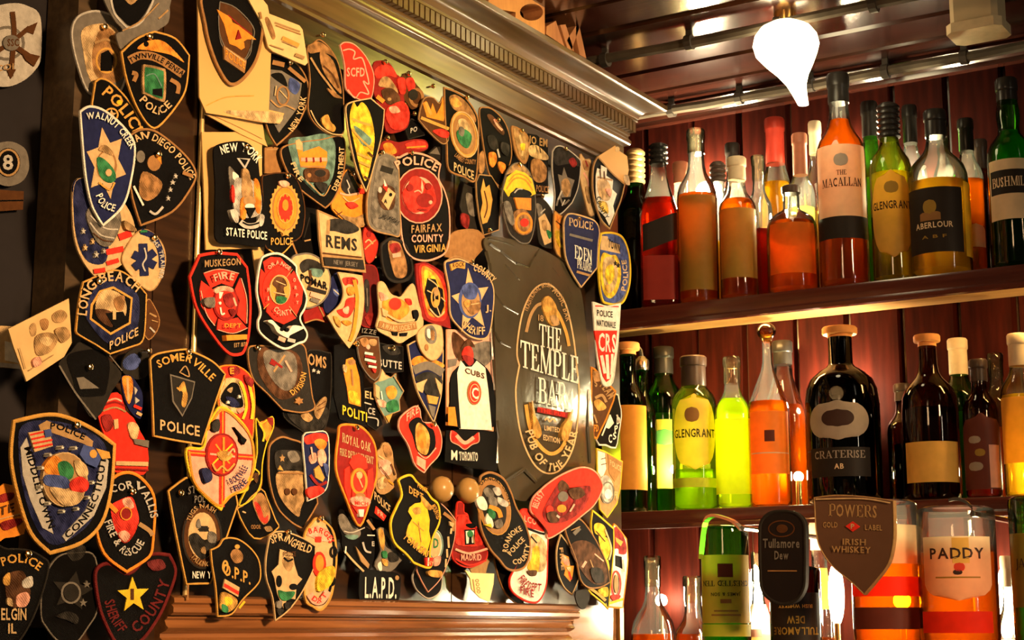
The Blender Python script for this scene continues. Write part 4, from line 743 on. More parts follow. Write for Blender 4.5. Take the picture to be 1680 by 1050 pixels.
P(10, 'fire_patch', 'red half-oval fire patch with pale cross outline and letters SCFD', 5, [595, 150, 630, 128, 700, 145, 780, 230, 838, 360, 830, 500, 800, 548, 740, 545, 640, 470, 628, 300], 'R', 'P', 1.2, c=(0,), els=[l([615, 190, 660, 180, 700, 200, 690, 250, 740, 240, 760, 260, 780, 330, 800, 430, 760, 410, 800, 500, 740, 490, 700, 530, 650, 470], 9, 'P'), t('SCFD', 640, 375, 770, 375, 64, 'P')])
P(10, 'red_patch', 'worn red furry patch with grey oval centre near the top', 3, [830, 300, 880, 260, 950, 280, 1005, 360, 1040, 400, 1060, 560, 1095, 640, 1080, 740, 1000, 780, 930, 770, 900, 640, 840, 500], 'D', None, sm=3, els=[b([845, 330, 900, 290, 970, 310, 1000, 380, 940, 370, 860, 390], 'R'), b([870, 440, 900, 380, 950, 390, 1005, 470, 1000, 500, 930, 460], 'T'), b([890, 480, 960, 460, 1020, 520, 1010, 570, 930, 570], 'B'), e(945, 540, 14, 12, 'T'), b([920, 620, 980, 570, 1050, 560, 1090, 640, 1060, 740, 980, 760, 930, 700], 'R'), b([940, 600, 990, 590, 1020, 630, 960, 640], 'P'), b([1000, 400, 1050, 390, 1060, 480, 1020, 500], 'R'), l([850, 520, 900, 560], 30, 'O')], pin=(900, 275))
P(15, 'red_patch', 'small red and brown round patch right of the furry red one', 2, [215, 330, 290, 260, 345, 330, 400, 400, 410, 470, 330, 525, 290, 480, 240, 420], 'B', None, sm=3, els=[b([280, 310, 330, 300, 345, 370, 300, 395], 'R'), o(355, 440, 55, 70, 22, 'Q'), e(330, 420, 34, 40, 'L'), b([220, 320, 265, 310, 275, 400, 240, 420], 'R')], pin=(280, 270))
P(15, 'small_police_patch', 'small black patch edge with grey letters beside a brass pin', 2, [270, 650, 320, 590, 390, 620, 415, 710, 300, 740], 'K', 'L', 1.3, sm=0, els=[t('PO', 312, 695, 360, 680, 36, 'S')], pin=(318, 560))
P(15, 'orange_patch', 'orange and dark red patches overlapping above the red county police patch', 2, [110, 760, 160, 745, 230, 760, 330, 740, 420, 745, 440, 800, 380, 830, 200, 860, 100, 830], 'D', None, sm=3, els=[b([115, 780, 170, 765, 215, 830, 150, 850], 'O'), b([270, 780, 340, 750, 420, 760, 430, 800, 340, 810], 'R'), l([280, 800, 420, 790], 12, 'O')], pin=(124, 730))
P(15, 'grey_patch', 'small grey triangular patch right of the orange and red patches', 1, [440, 840, 500, 780, 535, 800, 535, 890, 480, 880], 'L', None, sm=0, els=[g([450, 840, 500, 795, 525, 850], 'E')])
P(0, 'shield_patch', 'black shield patch with bright yellow emblem over a green map, upper centre', 6, [566, 190, 569, 170, 606, 161, 629, 180, 625, 220, 610, 280, 599, 315, 584, 280, 572, 230], 'K', 'C', 1.4, c=(0, 2, 3, 6), els=[
  b([573, 182, 578, 168, 584, 176, 592, 168, 604, 184, 612, 220, 610, 250, 599, 296, 590, 282, 580, 240, 572, 200], 'Y'), l([576, 196, 592, 202, 606, 206], 4, 'G'), b([578, 208, 588, 212, 600, 222, 607, 230, 602, 240, 590, 236], 'A'), l([574, 212, 590, 230, 608, 246], 3, 'G'), l([582, 252, 606, 262], 4, 'G'), l([586, 266, 604, 274], 4, 'G'), l([594, 290, 602, 296], 3, 'B'), l([600, 250, 608, 258], 3, 'B')])
P(11, 'fire_patch', 'dark shield patch lettered FIRE DEPARTMENT round orange firehouse on teal', 3, [172, 110, 300, 60, 450, 40, 615, 20, 632, 200, 600, 360, 545, 480, 490, 535, 400, 470, 300, 390, 215, 270], 'K', 'Q', 1.7, c=(7,), els=[
  b([230, 40, 350, 20, 480, 0, 555, 60, 555, 240, 520, 360, 460, 445, 370, 380, 290, 280, 240, 160], 'A'), g([275, 60, 300, 38, 322, 70, 325, 130, 440, 90, 500, 130, 500, 200, 485, 250, 310, 240], 'O'), g([270, 50, 298, 38, 322, 70, 320, 120, 278, 110], 'C'), l([310, 185, 495, 185], 26, 'P'), l([310, 235, 490, 235], 8, 'T'), l([345, 170, 350, 205], 10, 'D'), l([395, 170, 400, 205], 10, 'D'), l([445, 170, 450, 205], 10, 'D'), b([330, 260, 400, 245, 500, 260, 490, 340, 350, 340], 'B'), e(440, 285, 40, 26, 'L'), e(360, 300, 14, 16, 'Q'), b([400, 360, 450, 350, 490, 370, 460, 430], 'L'),
  l([330, 330, 400, 400, 462, 448, 510, 370], 8, 'T'), a('FIRE', [222, 215, 262, 310, 298, 350], 34, 'C'), a('DEPARTMENT', [545, 415, 590, 310, 604, 100], 36, 'C')])
P(6, 'police_patch', 'black rounded patch reading NEW YORK STATE POLICE on cream paper', 4, [212, 240, 225, 180, 290, 150, 400, 138, 470, 160, 525, 240, 545, 400, 575, 600, 585, 860, 560, 900, 400, 880, 240, 860, 222, 700, 225, 450], 'K', None, els=[
  a('NEW YORK', [270, 235, 340, 215, 440, 220, 520, 300], 62, 'W'), g([375, 262, 475, 265, 435, 345], 'S'), g([395, 265, 455, 275, 432, 318], 'K'), b([315, 330, 350, 350, 380, 420, 360, 560, 330, 500], 'E'), b([345, 360, 385, 390, 375, 420, 345, 410], 'W'), b([355, 420, 420, 410, 480, 420, 540, 500, 540, 660, 420, 690, 350, 620], 'S'), b([495, 420, 530, 440, 545, 560, 535, 660, 500, 620], 'O'), b([415, 340, 450, 350, 465, 400, 480, 470, 480, 560, 410, 550, 405, 420], 'T'), b([330, 460, 350, 480, 350, 580, 330, 560], 'R'), b([395, 560, 430, 560, 430, 690, 395, 690], 'O'),
  e(455, 570, 45, 34, 'T'), e(455, 610, 34, 20, 'W'), g([420, 620, 500, 620, 460, 695], 'K'), l([385, 720, 430, 750, 500, 745, 540, 700], 40, 'S'), l([400, 725, 450, 745, 520, 728], 12, 'K'), b([310, 640, 360, 640, 370, 720, 340, 720], 'S'), b([525, 670, 555, 680, 545, 740, 520, 750], 'S'), t('STATE POLICE', 278, 818, 572, 850, 58, 'W')], pin=(430, 190))
P(6, 'tan_patch', 'tan square patch between the cream paper and the teal firehouse patch', 1, [580, 185, 640, 180, 695, 190, 710, 330, 690, 372, 580, 370], 'Q', None, sm=0, els=[l([590, 200, 685, 200], 10, 'T')])
P(6, 'police_patch', 'black police patch with orange sunflower-like crest', 3, [560, 410, 590, 380, 680, 365, 780, 380, 840, 480, 870, 640, 850, 800, 810, 850, 770, 870, 700, 960, 620, 930, 575, 860, 570, 620], 'K', 'B', 1.3, els=[
  s(722, 625, 112, 190, 26, .90, 'G'), e(722, 625, 92, 160, 'Q'), e(722, 625, 84, 150, 'O'), s(722, 620, 62, 105, 12, .75, 'R'), o(722, 622, 60, 110, 9, 'G'), e(720, 600, 22, 40, 'O'), b([675, 430, 720, 425, 750, 450, 720, 470, 690, 465], 'P'), s(720, 800, 40, 30, 5, .5, 'G'), t('POLICE', 612, 885, 770, 885, 52, 'G'), l([595, 920, 680, 955, 760, 880], 9, 'G')], pin=(722, 392))
P(11, 'dark_patch', 'narrow black patch between the crest and the grey card patches', 1, [330, 520, 430, 540, 440, 800, 480, 880, 380, 900, 300, 860, 240, 760, 320, 760], 'K', None, sm=0, els=[l([375, 600, 335, 745], 8, 'L'), l([245, 770, 285, 870], 12, 'Q'), l([335, 770, 380, 760], 10, 'T')])
P(11, 'bowl_patch', 'round-bottomed orange and grey patch with a lightning line', 2, [590, 370, 650, 250, 720, 350, 800, 400, 812, 560, 790, 640, 740, 670, 640, 630, 560, 570, 535, 500], 'O', None, els=[b([600, 380, 650, 260, 720, 370, 740, 420, 660, 440], 'L'), l([640, 330, 660, 380, 650, 400, 665, 440], 8, 'S'), l([590, 425, 650, 440, 730, 425], 14, 'P'), l([610, 450, 660, 490, 730, 460], 8, 'C'), b([545, 540, 600, 580, 700, 600, 800, 560, 780, 640, 730, 668, 640, 630], 'T'), b([630, 500, 680, 490, 720, 520, 670, 540], 'R'), g([720, 390, 790, 400, 780, 430, 730, 430], 'R')], pin=(660, 290))
P(11, 'ems_patch', 'tan rectangular patch with dark letters REMS and a striped base', 4, [432, 545, 560, 600, 740, 670, 765, 860, 780, 995, 620, 975, 475, 955, 445, 760], 'T', 'T', 1.5, c=range(8), els=[g([440, 560, 560, 610, 740, 680, 748, 880, 620, 870, 465, 850], 'C'), b([510, 620, 600, 610, 680, 640, 730, 690, 650, 720, 560, 700, 510, 690], 'L'), l([510, 620, 505, 720], 20, 'T'), t('REMS', 490, 810, 712, 840, 88, 'L'), l([465, 855, 745, 888], 9, 'B'), g([470, 885, 752, 905, 765, 975, 480, 945], 'L'), t('NEW JERSEY', 540, 935, 715, 955, 32, 'E'), l([555, 590, 600, 560], 8, 'B')])
P(0, 'card_patch', 'grey rounded patch with playing card and dice in its centre', 4, [604, 305, 618, 254, 640, 254, 652, 270, 654, 330, 655, 384, 640, 386, 606, 374, 600, 340], 'E', 'T', 1.5, c=(), els=[b([610, 310, 620, 262, 640, 262, 648, 276, 650, 376, 636, 378, 608, 366], 'E'), l([622, 276, 642, 282], 10, 'L'), b([617, 315, 626, 304, 644, 310, 644, 340, 630, 345, 620, 336], 'B'), g([634, 308, 646, 318, 634, 345, 623, 330], 'C'), g([628, 298, 632, 304, 632, 316, 625, 308], 'R'), e(620, 312, 3, 5, 'S'), g([626, 294, 631, 306, 627, 306], 'W'), t('A', 626, 334, 631, 334, 7, 'K'), e(637, 320, 2, 3, 'K'), a('LAS VEGAS', [618, 358, 634, 362, 648, 370], 7, 'L')], pin=(620, 251))
P(7, 'fire_patch', 'black six-sided patch with red rim reading MUSKEGON FIRE on red cross', 5, [38, 240, 110, 80, 220, 62, 380, 72, 455, 170, 480, 400, 470, 640, 440, 760, 400, 800, 320, 790, 220, 680, 90, 470], 'K', 'R', 3.0, c=(0, 1, 3, 4), els=[
  g([135, 210, 250, 182, 390, 215, 345, 310, 265, 285, 190, 320], 'R'), g([120, 265, 230, 350, 205, 470, 240, 520, 215, 590, 120, 450, 108, 340], 'R'), g([398, 245, 445, 380, 440, 580, 375, 510, 395, 410, 360, 330], 'R'), g([240, 540, 300, 550, 380, 530, 445, 605, 360, 645, 230, 620], 'R'), l([135, 212, 250, 184, 388, 215], 6, 'P'), l([112, 340, 150, 500, 212, 590], 6, 'P'), l([400, 250, 440, 400, 440, 575], 6, 'P'), l([232, 620, 340, 645, 445, 606], 6, 'P'),
  e(288, 430, 92, 125, 'D'), e(285, 425, 78, 108, 'R'), b([205, 330, 260, 305, 330, 320, 335, 350, 270, 340, 215, 360], 'P'), g([235, 350, 265, 350, 245, 400, 235, 395], 'W'), b([270, 370, 330, 360, 340, 450, 300, 460, 270, 420], 'D'), l([335, 390, 355, 450], 14, 'P'), l([240, 460, 250, 510, 270, 500], 12, 'W'), l([320, 470, 345, 500], 12, 'P'), e(235, 430, 9, 12, 'W'), b([300, 480, 330, 470, 350, 500, 320, 520], 'D'), b([120, 400, 190, 390, 190, 460, 130, 450], 'E'),
  t('MUSKEGON', 120, 172, 380, 155, 50, 'T'), a('FIRE', [195, 275, 260, 255, 325, 268], 52, 'P'), t('DEPT', 260, 605, 380, 605, 30, 'O'), g([270, 660, 420, 655, 420, 690, 275, 700], 'O'), t('EST 1870', 325, 748, 420, 738, 30, 'T')], pin=(228, 62))
P(7, 'fire_patch', 'black patch with white wavy rim, red cross and gold oval centre', 6, [548, 130, 590, 80, 690, 70, 800, 150, 815, 220, 880, 370, 870, 460, 835, 540, 885, 640, 870, 700, 820, 720, 730, 758, 640, 720, 545, 640, 530, 560, 548, 490, 520, 330], 'K', 'W', 2.3, c=(), els=[
  g([565, 130, 620, 95, 690, 100, 770, 180, 730, 240, 650, 200, 585, 230], 'R'), g([550, 180, 600, 240, 590, 320, 600, 420, 575, 470, 540, 360, 538, 260], 'R'), g([785, 195, 850, 330, 840, 430, 800, 520, 735, 450, 755, 350, 735, 260], 'R'), g([590, 440, 660, 440, 730, 450, 800, 535, 710, 580, 640, 550, 585, 490], 'R'), e(675, 335, 120, 165, 'R'), l([770, 185, 720, 250], 5, 'T'), l([800, 525, 745, 450], 5, 'T'), l([560, 470, 600, 430], 5, 'G'),
  e(675, 332, 76, 108, 'G'), o(675, 332, 76, 108, 7, 'C'), b([620, 290, 650, 240, 700, 250, 725, 300, 700, 320, 710, 390, 680, 430, 640, 400, 650, 330], 'B'), l([625, 350, 720, 370], 8, 'C'), b([650, 380, 720, 390, 700, 430, 650, 425], 'V'), l([640, 270, 710, 300], 7, 'C'), a('ORANGE', [592, 190, 655, 150, 735, 195], 28, 'P'), t('O', 762, 275, 780, 275, 26, 'P'), t('R', 770, 330, 788, 330, 26, 'P'), t('P', 778, 385, 796, 385, 26, 'P'), t('Y', 780, 437, 798, 437, 26, 'P'), t('F', 570, 350, 585, 350, 30, 'P'), t('I', 572, 410, 580, 410, 30, 'P'), a('COUNTY', [610, 475, 660, 520, 750, 505], 38, 'P'),
  b([568, 560, 600, 552, 650, 600, 710, 640, 750, 590, 830, 605, 790, 630, 730, 660, 712, 680, 640, 640, 610, 590], 'W'), e(686, 600, 16, 16, 'K'), e(668, 618, 14, 14, 'K'), e(706, 622, 14, 14, 'K'), l([640, 680, 690, 700], 30, 'P'), l([705, 692, 760, 705], 26, 'S')])
P(7, 'round_patch', 'round grey-rimmed patch with a palm tree over the letters POMAR', 3, [770, 110, 840, 72, 920, 75, 1000, 130, 1050, 230, 1040, 350, 980, 430, 890, 465, 820, 430, 760, 300], 'C', 'E', 1.8, els=[b([830, 150, 880, 110, 960, 130, 1010, 190, 960, 230, 900, 190, 850, 210], 'L'), b([900, 180, 990, 190, 980, 240, 920, 230], 'A'), l([900, 190, 905, 260, 890, 330], 18, 'B'), t('POMAR', 832, 270, 1025, 335, 56, 'K'), l([880, 318, 1015, 355], 26, 'L'), l([900, 360, 985, 390], 34, 'P'), l([900, 400, 960, 420], 26, 'E'), l([832, 225, 1020, 325], 6, 'K')])
P(12, 'navy_patch', 'navy patch strip with pale brush marks left of the red flame cream patch', 2, [530, 250, 590, 200, 620, 260, 625, 380, 580, 440, 500, 500, 480, 420, 530, 330], 'N', None, els=[b([540, 320, 570, 330, 600, 320, 600, 360, 570, 380, 545, 350], 'U'), l([545, 330, 590, 370], 8, 'S')])
P(12, 'dark_patch', 'dark red triangle patch below the round palm patch', 2, [330, 480, 430, 450, 470, 460, 510, 570, 400, 545, 340, 570], 'D', None, sm=0, els=[l([340, 570, 420, 545, 480, 560], 10, 'Q'), l([440, 450, 490, 550], 10, 'Q')])
P(12, 'dragon_patch', 'cream pointed patch with red beast figure, below the REMS patch', 4, [580, 205, 660, 215, 755, 230, 768, 400, 745, 580, 700, 690, 660, 750, 590, 660, 505, 520, 600, 430, 620, 330], 'C', 'C', 1.4, c=(0, 2, 6, 8), els=[b([610, 250, 680, 240, 720, 260, 715, 300, 660, 290, 630, 300], 'R'), t('FD', 640, 285, 705, 285, 40, 'D'), b([640, 400, 700, 390, 690, 470, 650, 530, 600, 520, 570, 480, 620, 460], 'R'), b([610, 470, 650, 450, 650, 500, 620, 500], 'P'), b([600, 560, 640, 550, 675, 570, 640, 590], 'O'), l([690, 260, 710, 400, 690, 600, 660, 700], 26, 'O'), b([640, 320, 680, 310, 690, 360, 650, 370], 'O'), b([540, 520, 580, 540, 590, 600, 560, 580], 'G')])
P(7, 'fire_patch', 'dark pointed patch with crossed red axes on grey oval, under white-rimmed red patch', 3, [460, 760, 540, 730, 700, 740, 850, 720, 890, 850, 920, 1080, 938, 1180, 850, 1215, 710, 1195, 600, 1080, 490, 960], 'L', 'Q', 1.6, c=(8,), els=[
  b([540, 760, 640, 740, 800, 780, 850, 900, 830, 1060, 700, 1120, 600, 1040, 530, 900], 'B'), b([570, 780, 650, 760, 780, 790, 810, 900, 790, 1020, 720, 1055, 640, 990, 580, 880], 'E'), l([640, 920, 720, 800], 14, 'T'), l([620, 830, 700, 890], 16, 'D'), l([720, 840, 765, 920], 14, 'P'), l([610, 850, 650, 870], 26, 'D'), a('DIVISION', [770, 1090, 840, 1030, 870, 930], 40, 'G'), s(815, 1130, 34, 30, 6, .6, 'Q')], pin=(506, 750))
P(13, 'police_patch', 'dark rounded patch with letters OMS and two stars, behind the axes patch', 2, [440, 90, 500, 60, 600, 80, 622, 110, 620, 350, 600, 540, 560, 640, 470, 670, 400, 640, 270, 510, 420, 300], 'K', 'L', 1.5, c=(2,), els=[b([300, 520, 420, 480, 520, 440, 600, 500, 560, 620, 470, 660, 400, 630], 'L'), t('OMS', 450, 165, 582, 195, 82, 'T'), s(490, 210, 16, 16, 5, .5, 'S'), s(522, 222, 16, 16, 5, .5, 'S'), b([395, 530, 440, 510, 480, 550, 450, 580, 410, 560], 'T'), b([500, 470, 560, 400, 580, 420, 560, 490, 520, 560, 490, 520], 'T'), l([510, 470, 570, 430], 6, 'B'), l([505, 500, 565, 470], 6, 'B')])
P(8, 'flame_patch', 'red, orange and yellow patch with jagged dark mouth, beside the Somerville patch', 4, [560, 190, 640, 170, 720, 190, 790, 260, 815, 400, 810, 560, 790, 720, 700, 640, 560, 480, 560, 380, 600, 280], 'R', 'O', 1.6, els=[b([590, 280, 690, 270, 740, 330, 745, 440, 700, 520, 620, 490, 560, 450], 'C'), b([580, 370, 640, 300, 690, 310, 715, 380, 725, 470, 640, 470, 570, 430], 'K'), b([610, 350, 650, 330, 640, 370], 'C'), b([600, 400, 660, 410, 700, 460, 640, 470], 'N'), b([680, 490, 740, 480, 700, 520], 'P'), l([700, 290, 735, 380, 745, 480, 720, 560], 20, 'Y'), b([620, 190, 680, 180, 700, 230, 640, 250], 'D'), t('E', 625, 235, 655, 235, 46, 'O'), l([760, 300, 790, 450, 780, 560], 22, 'Y'), b([730, 240, 790, 280, 780, 330, 740, 300], 'D'), s(610, 440, 14, 14, 5, .5, 'W'), s(690, 400, 14, 14, 5, .5, 'W')])
P(8, 'rescue_cross_patch', 'white and red cross-shaped fire patch with yellow rim and red disc', 5, [440, 760, 470, 620, 540, 490, 580, 470, 640, 500, 740, 600, 790, 700, 810, 830, 815, 910, 770, 1010, 760, 1070, 670, 1100, 600, 1150, 575, 1210, 555, 1200, 480, 1140, 400, 1060, 340, 930, 325, 770], 'P', 'Y', 2.8, c=(16,), els=[
  l([580, 490, 575, 1190], 40, 'R'), l([330, 800, 800, 835], 40, 'R'), l([580, 490, 575, 1190], 10, 'O'), l([330, 800, 800, 835], 10, 'O'), l([470, 640, 550, 510, 600, 500, 680, 560, 780, 690, 800, 860, 760, 1030, 640, 1110, 560, 1180, 470, 1120, 370, 1000, 335, 790], 14, 'O'), e(570, 815, 118, 155, 'D'), e(570, 815, 104, 140, 'R'), l([480, 810, 660, 830], 14, 'P'), l([520, 740, 620, 880], 12, 'O'), l([640, 740, 500, 880], 12, 'Y'), l([575, 690, 575, 950], 16, 'O'), b([530, 800, 600, 790, 640, 820, 600, 860, 545, 850], 'G'), l([600, 820, 640, 775, 650, 800], 12, 'C'), l([490, 880, 520, 930, 560, 900, 600, 930, 650, 880], 14, 'G'),
  b([490, 590, 530, 560, 545, 600, 530, 650, 490, 640], 'L'), g([645, 618, 700, 680, 735, 710, 715, 745, 690, 715, 690, 690], 'K'), b([410, 930, 440, 910, 470, 930, 485, 960, 480, 1000, 440, 1020, 420, 980], 'N'), a('ROCKVILLE', [620, 1030, 690, 990, 740, 910], 46, 'N'), a('FIRE', [640, 1080, 690, 1060, 740, 1010], 42, 'N')])
P(8, 'rim_patch', 'cream-edged dark patch with orange flames behind the white and red cross', 3, [820, 560, 860, 590, 940, 540, 950, 620, 900, 740, 870, 880, 860, 1020, 800, 1130, 700, 1180, 780, 1000, 830, 800], 'K', 'Y', 1.6, sm=3, els=[b([840, 590, 900, 570, 935, 620, 900, 720, 870, 640], 'O'), l([850, 600, 880, 660, 870, 720], 14, 'Y'), b([900, 560, 940, 550, 935, 610], 'D'), l([780, 1000, 840, 950, 800, 910], 10, 'Y'), b([790, 960, 835, 950, 820, 1020], 'B')])
P(9, 'police_patch', 'black state police patch with grey oval seal and gold corners, lower left door', 4, [105, 70, 150, 30, 290, -40, 560, 60, 605, 170, 530, 390, 410, 735, 235, 740, 160, 380], 'K', 'G', 2.0, c=(0, 4, 6, 7), sm=3, els=[
  e(345, 400, 145, 230, 'B'), o(345, 400, 145, 230, 14, 'L'), e(345, 390, 102, 168, 'C'), b([245, 400, 300, 370, 360, 420, 445, 390, 430, 480, 350, 560, 280, 500], 'L'), g([320, 320, 380, 320, 390, 360, 320, 360], 'L'), b([300, 290, 320, 270, 330, 330, 300, 330], 'E'), b([390, 360, 440, 380, 430, 440, 380, 430], 'E'), l([310, 345, 385, 335], 10, 'L'), b([330, 480, 355, 470, 360, 520, 330, 510], 'T'), a('TUGS NASH', [250, 290, 290, 215, 350, 190, 420, 230], 34, 'T'), a('TALKING', [250, 540, 310, 600, 385, 610], 36, 'T'), t('ST', 230, 95, 285, 80, 56, 'E'), t('POL', 275, 155, 350, 150, 54, 'E'), t('NEW Y', 258, 695, 392, 695, 50, 'W'), l([225, 740, 222, 850], 12, 'Q')], pin=(170, 85))
P(9, 'brown_patch', 'dark patch with red and brown figure, partly behind the white and red cross', 3, [600, 200, 640, 170, 770, 50, 820, 130, 880, 280, 900, 330, 810, 400, 720, 410, 650, 320], 'K', 'G', 1.6, sm=2, els=[b([710, 130, 770, 80, 820, 160, 835, 260, 790, 310, 740, 240], 'Q'), b([720, 150, 760, 170, 790, 260, 820, 240, 810, 300, 760, 270], 'R'), t('ODOR', 695, 340, 765, 340, 30, 'Q'), b([790, 330, 830, 320, 850, 350, 810, 360], 'T'), l([630, 215, 655, 225], 10, 'C')])
P(9, 'rim_patch', 'curved dark patch with yellow rim under the white and red cross', 2, [600, 160, 680, 60, 740, -80, 775, -40, 770, 40, 720, 130, 650, 185], 'K', 'O', 2.0, els=[b([650, 90, 700, 30, 710, 60, 670, 120], 'G')])
P(9, 'police_patch', 'black patch tapering to a point with gold letters O.P.P. and a small flag', 6.4, [410, 490, 470, 460, 510, 408, 600, 410, 690, 470, 755, 560, 770, 680, 740, 750, 640, 850, 560, 955, 460, 970, 445, 760, 420, 600], 'K', 'G', 1.6, c=(0, 10), els=[
  b([550, 530, 570, 490, 610, 490, 640, 530, 630, 575, 580, 585], 'Q'), e(598, 468, 18, 16, 'G'), o(510, 612, 24, 48, 14, 'G'), t('O.P.P.', 492, 665, 690, 740, 86, 'G'), g([505, 700, 610, 760, 600, 830, 490, 765], 'C'), g([500, 730, 605, 790, 600, 815, 495, 755], 'R'), b([480, 800, 540, 810, 590, 850, 580, 900, 520, 940, 470, 910], 'G'), b([500, 830, 550, 840, 550, 880, 510, 890], 'Y'), b([480, 880, 520, 900, 520, 940, 480, 930], 'V'), l([640, 860, 600, 910], 16, 'Y')])
P(14, 'police_patch', 'black pointed patch lettered SPRINGFIELD over a cream star map with green patch', 6.6, [90, 440, 130, 405, 210, 405, 330, 450, 420, 505, 410, 650, 360, 770, 290, 890, 215, 980, 130, 1045, 110, 880, 65, 740, 62, 600], 'K', 'C', 1.5, c=(0, 4, 9), els=[
  a('SPRINGFIELD', [105, 490, 180, 468, 270, 520, 380, 560], 58, 'C'), g([160, 530, 250, 560, 265, 640, 290, 720, 320, 745, 280, 790, 270, 890, 215, 880, 185, 955, 140, 850, 120, 740, 100, 690, 150, 640], 'C'), b([185, 590, 250, 600, 250, 660, 220, 690, 180, 640], 'T'), l([185, 590, 215, 615, 250, 600], 14, 'K'), e(150, 760, 20, 42, 'K'), e(253, 800, 28, 22, 'K'), b([145, 825, 190, 835, 260, 835, 240, 880, 190, 900, 155, 880], 'V'), t('POLICE', 178, 580, 265, 580, 34, 'B'), b([130, 910, 165, 900, 160, 950, 130, 950], 'E'), b([185, 920, 230, 910, 225, 950, 190, 960], 'L'), b([130, 960, 175, 965, 160, 1000, 135, 1000], 'L')], pin=(200, 410))
P(14, 'fire_patch', 'cream oval patch with red lettering and red disc, orange rim, behind Springfield', 6.2, [340, 430, 400, 330, 435, 305, 500, 340, 555, 420, 572, 580, 560, 720, 530, 880, 460, 970, 400, 945, 345, 890, 330, 650], 'C', 'G', 2.6, els=[o(440, 640, 128, 300, 30, 'K', 0) if 0 else l([500, 350, 540, 450, 552, 600, 535, 760, 490, 900, 440, 930], 18, 'K'), b([350, 420, 430, 360, 510, 400, 530, 470, 450, 470, 380, 440], 'P'), a('BARGES', [370, 420, 430, 410, 490, 440, 515, 490], 40, 'R'), g([410, 440, 455, 440, 455, 480, 415, 480], 'R'), e(440, 640, 48, 92, 'R'), e(440, 630, 30, 60, 'O'), o(540, 548, 26, 42, 12, 'K'), o(525, 755, 26, 42, 12, 'K'), l([365, 850, 400, 900, 450, 900, 495, 830], 50, 'P'), a('DEPT', [375, 890, 430, 920, 490, 860], 36, 'R'), b([430, 700, 530, 650, 540, 720, 500, 800, 420, 830], 'Y')], pin=(435, 310))
P(13, 'shield_patch', 'dark shield patch with dull tan centre, left of the white-edged red strip', 3, [170, 800, 190, 730, 260, 685, 330, 700, 420, 740, 460, 880, 520, 1130, 510, 1190, 440, 1310, 420, 1350, 330, 1300, 230, 1190, 175, 1000], 'K', 'Q', 1.9, c=(9,), els=[b([225, 950, 330, 930, 440, 950, 450, 1060, 400, 1200, 380, 1260, 290, 1180, 235, 1080], 'T'), b([215, 800, 300, 780, 400, 800, 430, 930, 330, 920, 230, 930], 'L'), b([300, 800, 360, 790, 390, 850, 330, 870], 'E'), s(262, 840, 22, 30, 5, .5, 'T'), g([230, 920, 245, 890, 270, 930], 'G'), l([225, 945, 440, 950], 10, 'Q'), e(295, 1080, 20, 24, 'B'), e(345, 1080, 20, 24, 'B')])
P(13, 'fire_patch', 'narrow white-edged patch with mixed red, orange and blue picture', 4, [418, 680, 500, 650, 580, 650, 605, 740, 600, 1000, 560, 1090, 450, 1150, 430, 900], 'N', 'W', 1.3, c=(6,), sm=3, els=[b([425, 690, 500, 660, 580, 670, 590, 720, 500, 730, 440, 740], 'R'), b([495, 720, 540, 700, 585, 730, 560, 780, 520, 770], 'O'), b([455, 830, 500, 800, 510, 860, 470, 880], 'P'), b([520, 790, 560, 780, 580, 850, 545, 900, 520, 860], 'P'), g([490, 920, 525, 890, 565, 980, 550, 1010, 500, 980], 'G'), l([460, 960, 520, 1030, 580, 1010], 20, 'D'), l([465, 760, 480, 850], 12, 'P'), b([440, 1060, 520, 1040, 560, 1080, 460, 1130], 'R'), b([550, 880, 590, 900, 580, 980], 'U')])
P(0, 'fire_patch', 'dark red shield patch arched ROYAL OAK over a red cross, orange rim', 5, [553, 715, 556, 698, 574, 696, 594, 702, 613, 728, 617, 770, 612, 800, 589, 864, 566, 820, 549, 770], 'D', 'O', 2.4, c=(8,), els=[
  t('ROYAL OAK', 559, 725, 606, 742, 15, 'C', 's'), t('FIRE DEPARTMENT', 555, 747, 610, 762, 12, 'C', 's'), g([570, 760, 576, 748, 586, 744, 598, 752, 600, 768, 592, 772, 576, 770], 'R'), g([562, 770, 570, 765, 573, 800, 570, 828, 562, 800], 'R'), g([600, 772, 608, 768, 610, 800, 600, 830, 598, 800], 'R'), g([574, 800, 596, 800, 600, 830, 588, 850, 574, 830], 'R'), e(585, 790, 14, 22, 'O'), e(585, 790, 10, 17, 'R'), e(585, 780, 5, 6, 'C'), l([580, 776, 590, 800], 2, 'C'), e(586, 814, 8, 5, 'Q'), b([570, 818, 586, 814, 602, 820, 598, 830, 576, 830], 'P'), t('MICH', 576, 828, 598, 830, 6, 'R'), g([582, 836, 591, 836, 590, 848, 584, 848], 'W')], pin=(578, 702))
P(14, 'police_patch', 'small tilted black patch with letters POLICE and a red base strip', 3, [830, 120, 870, 80, 965, 210, 935, 290, 905, 330, 800, 290, 800, 200], 'K', None, sm=0, els=[t('POLICE', 840, 170, 955, 275, 58, 'C'), g([850, 220, 925, 290, 905, 328, 840, 270], 'R'), t('FR', 860, 275, 905, 308, 34, 'P')])
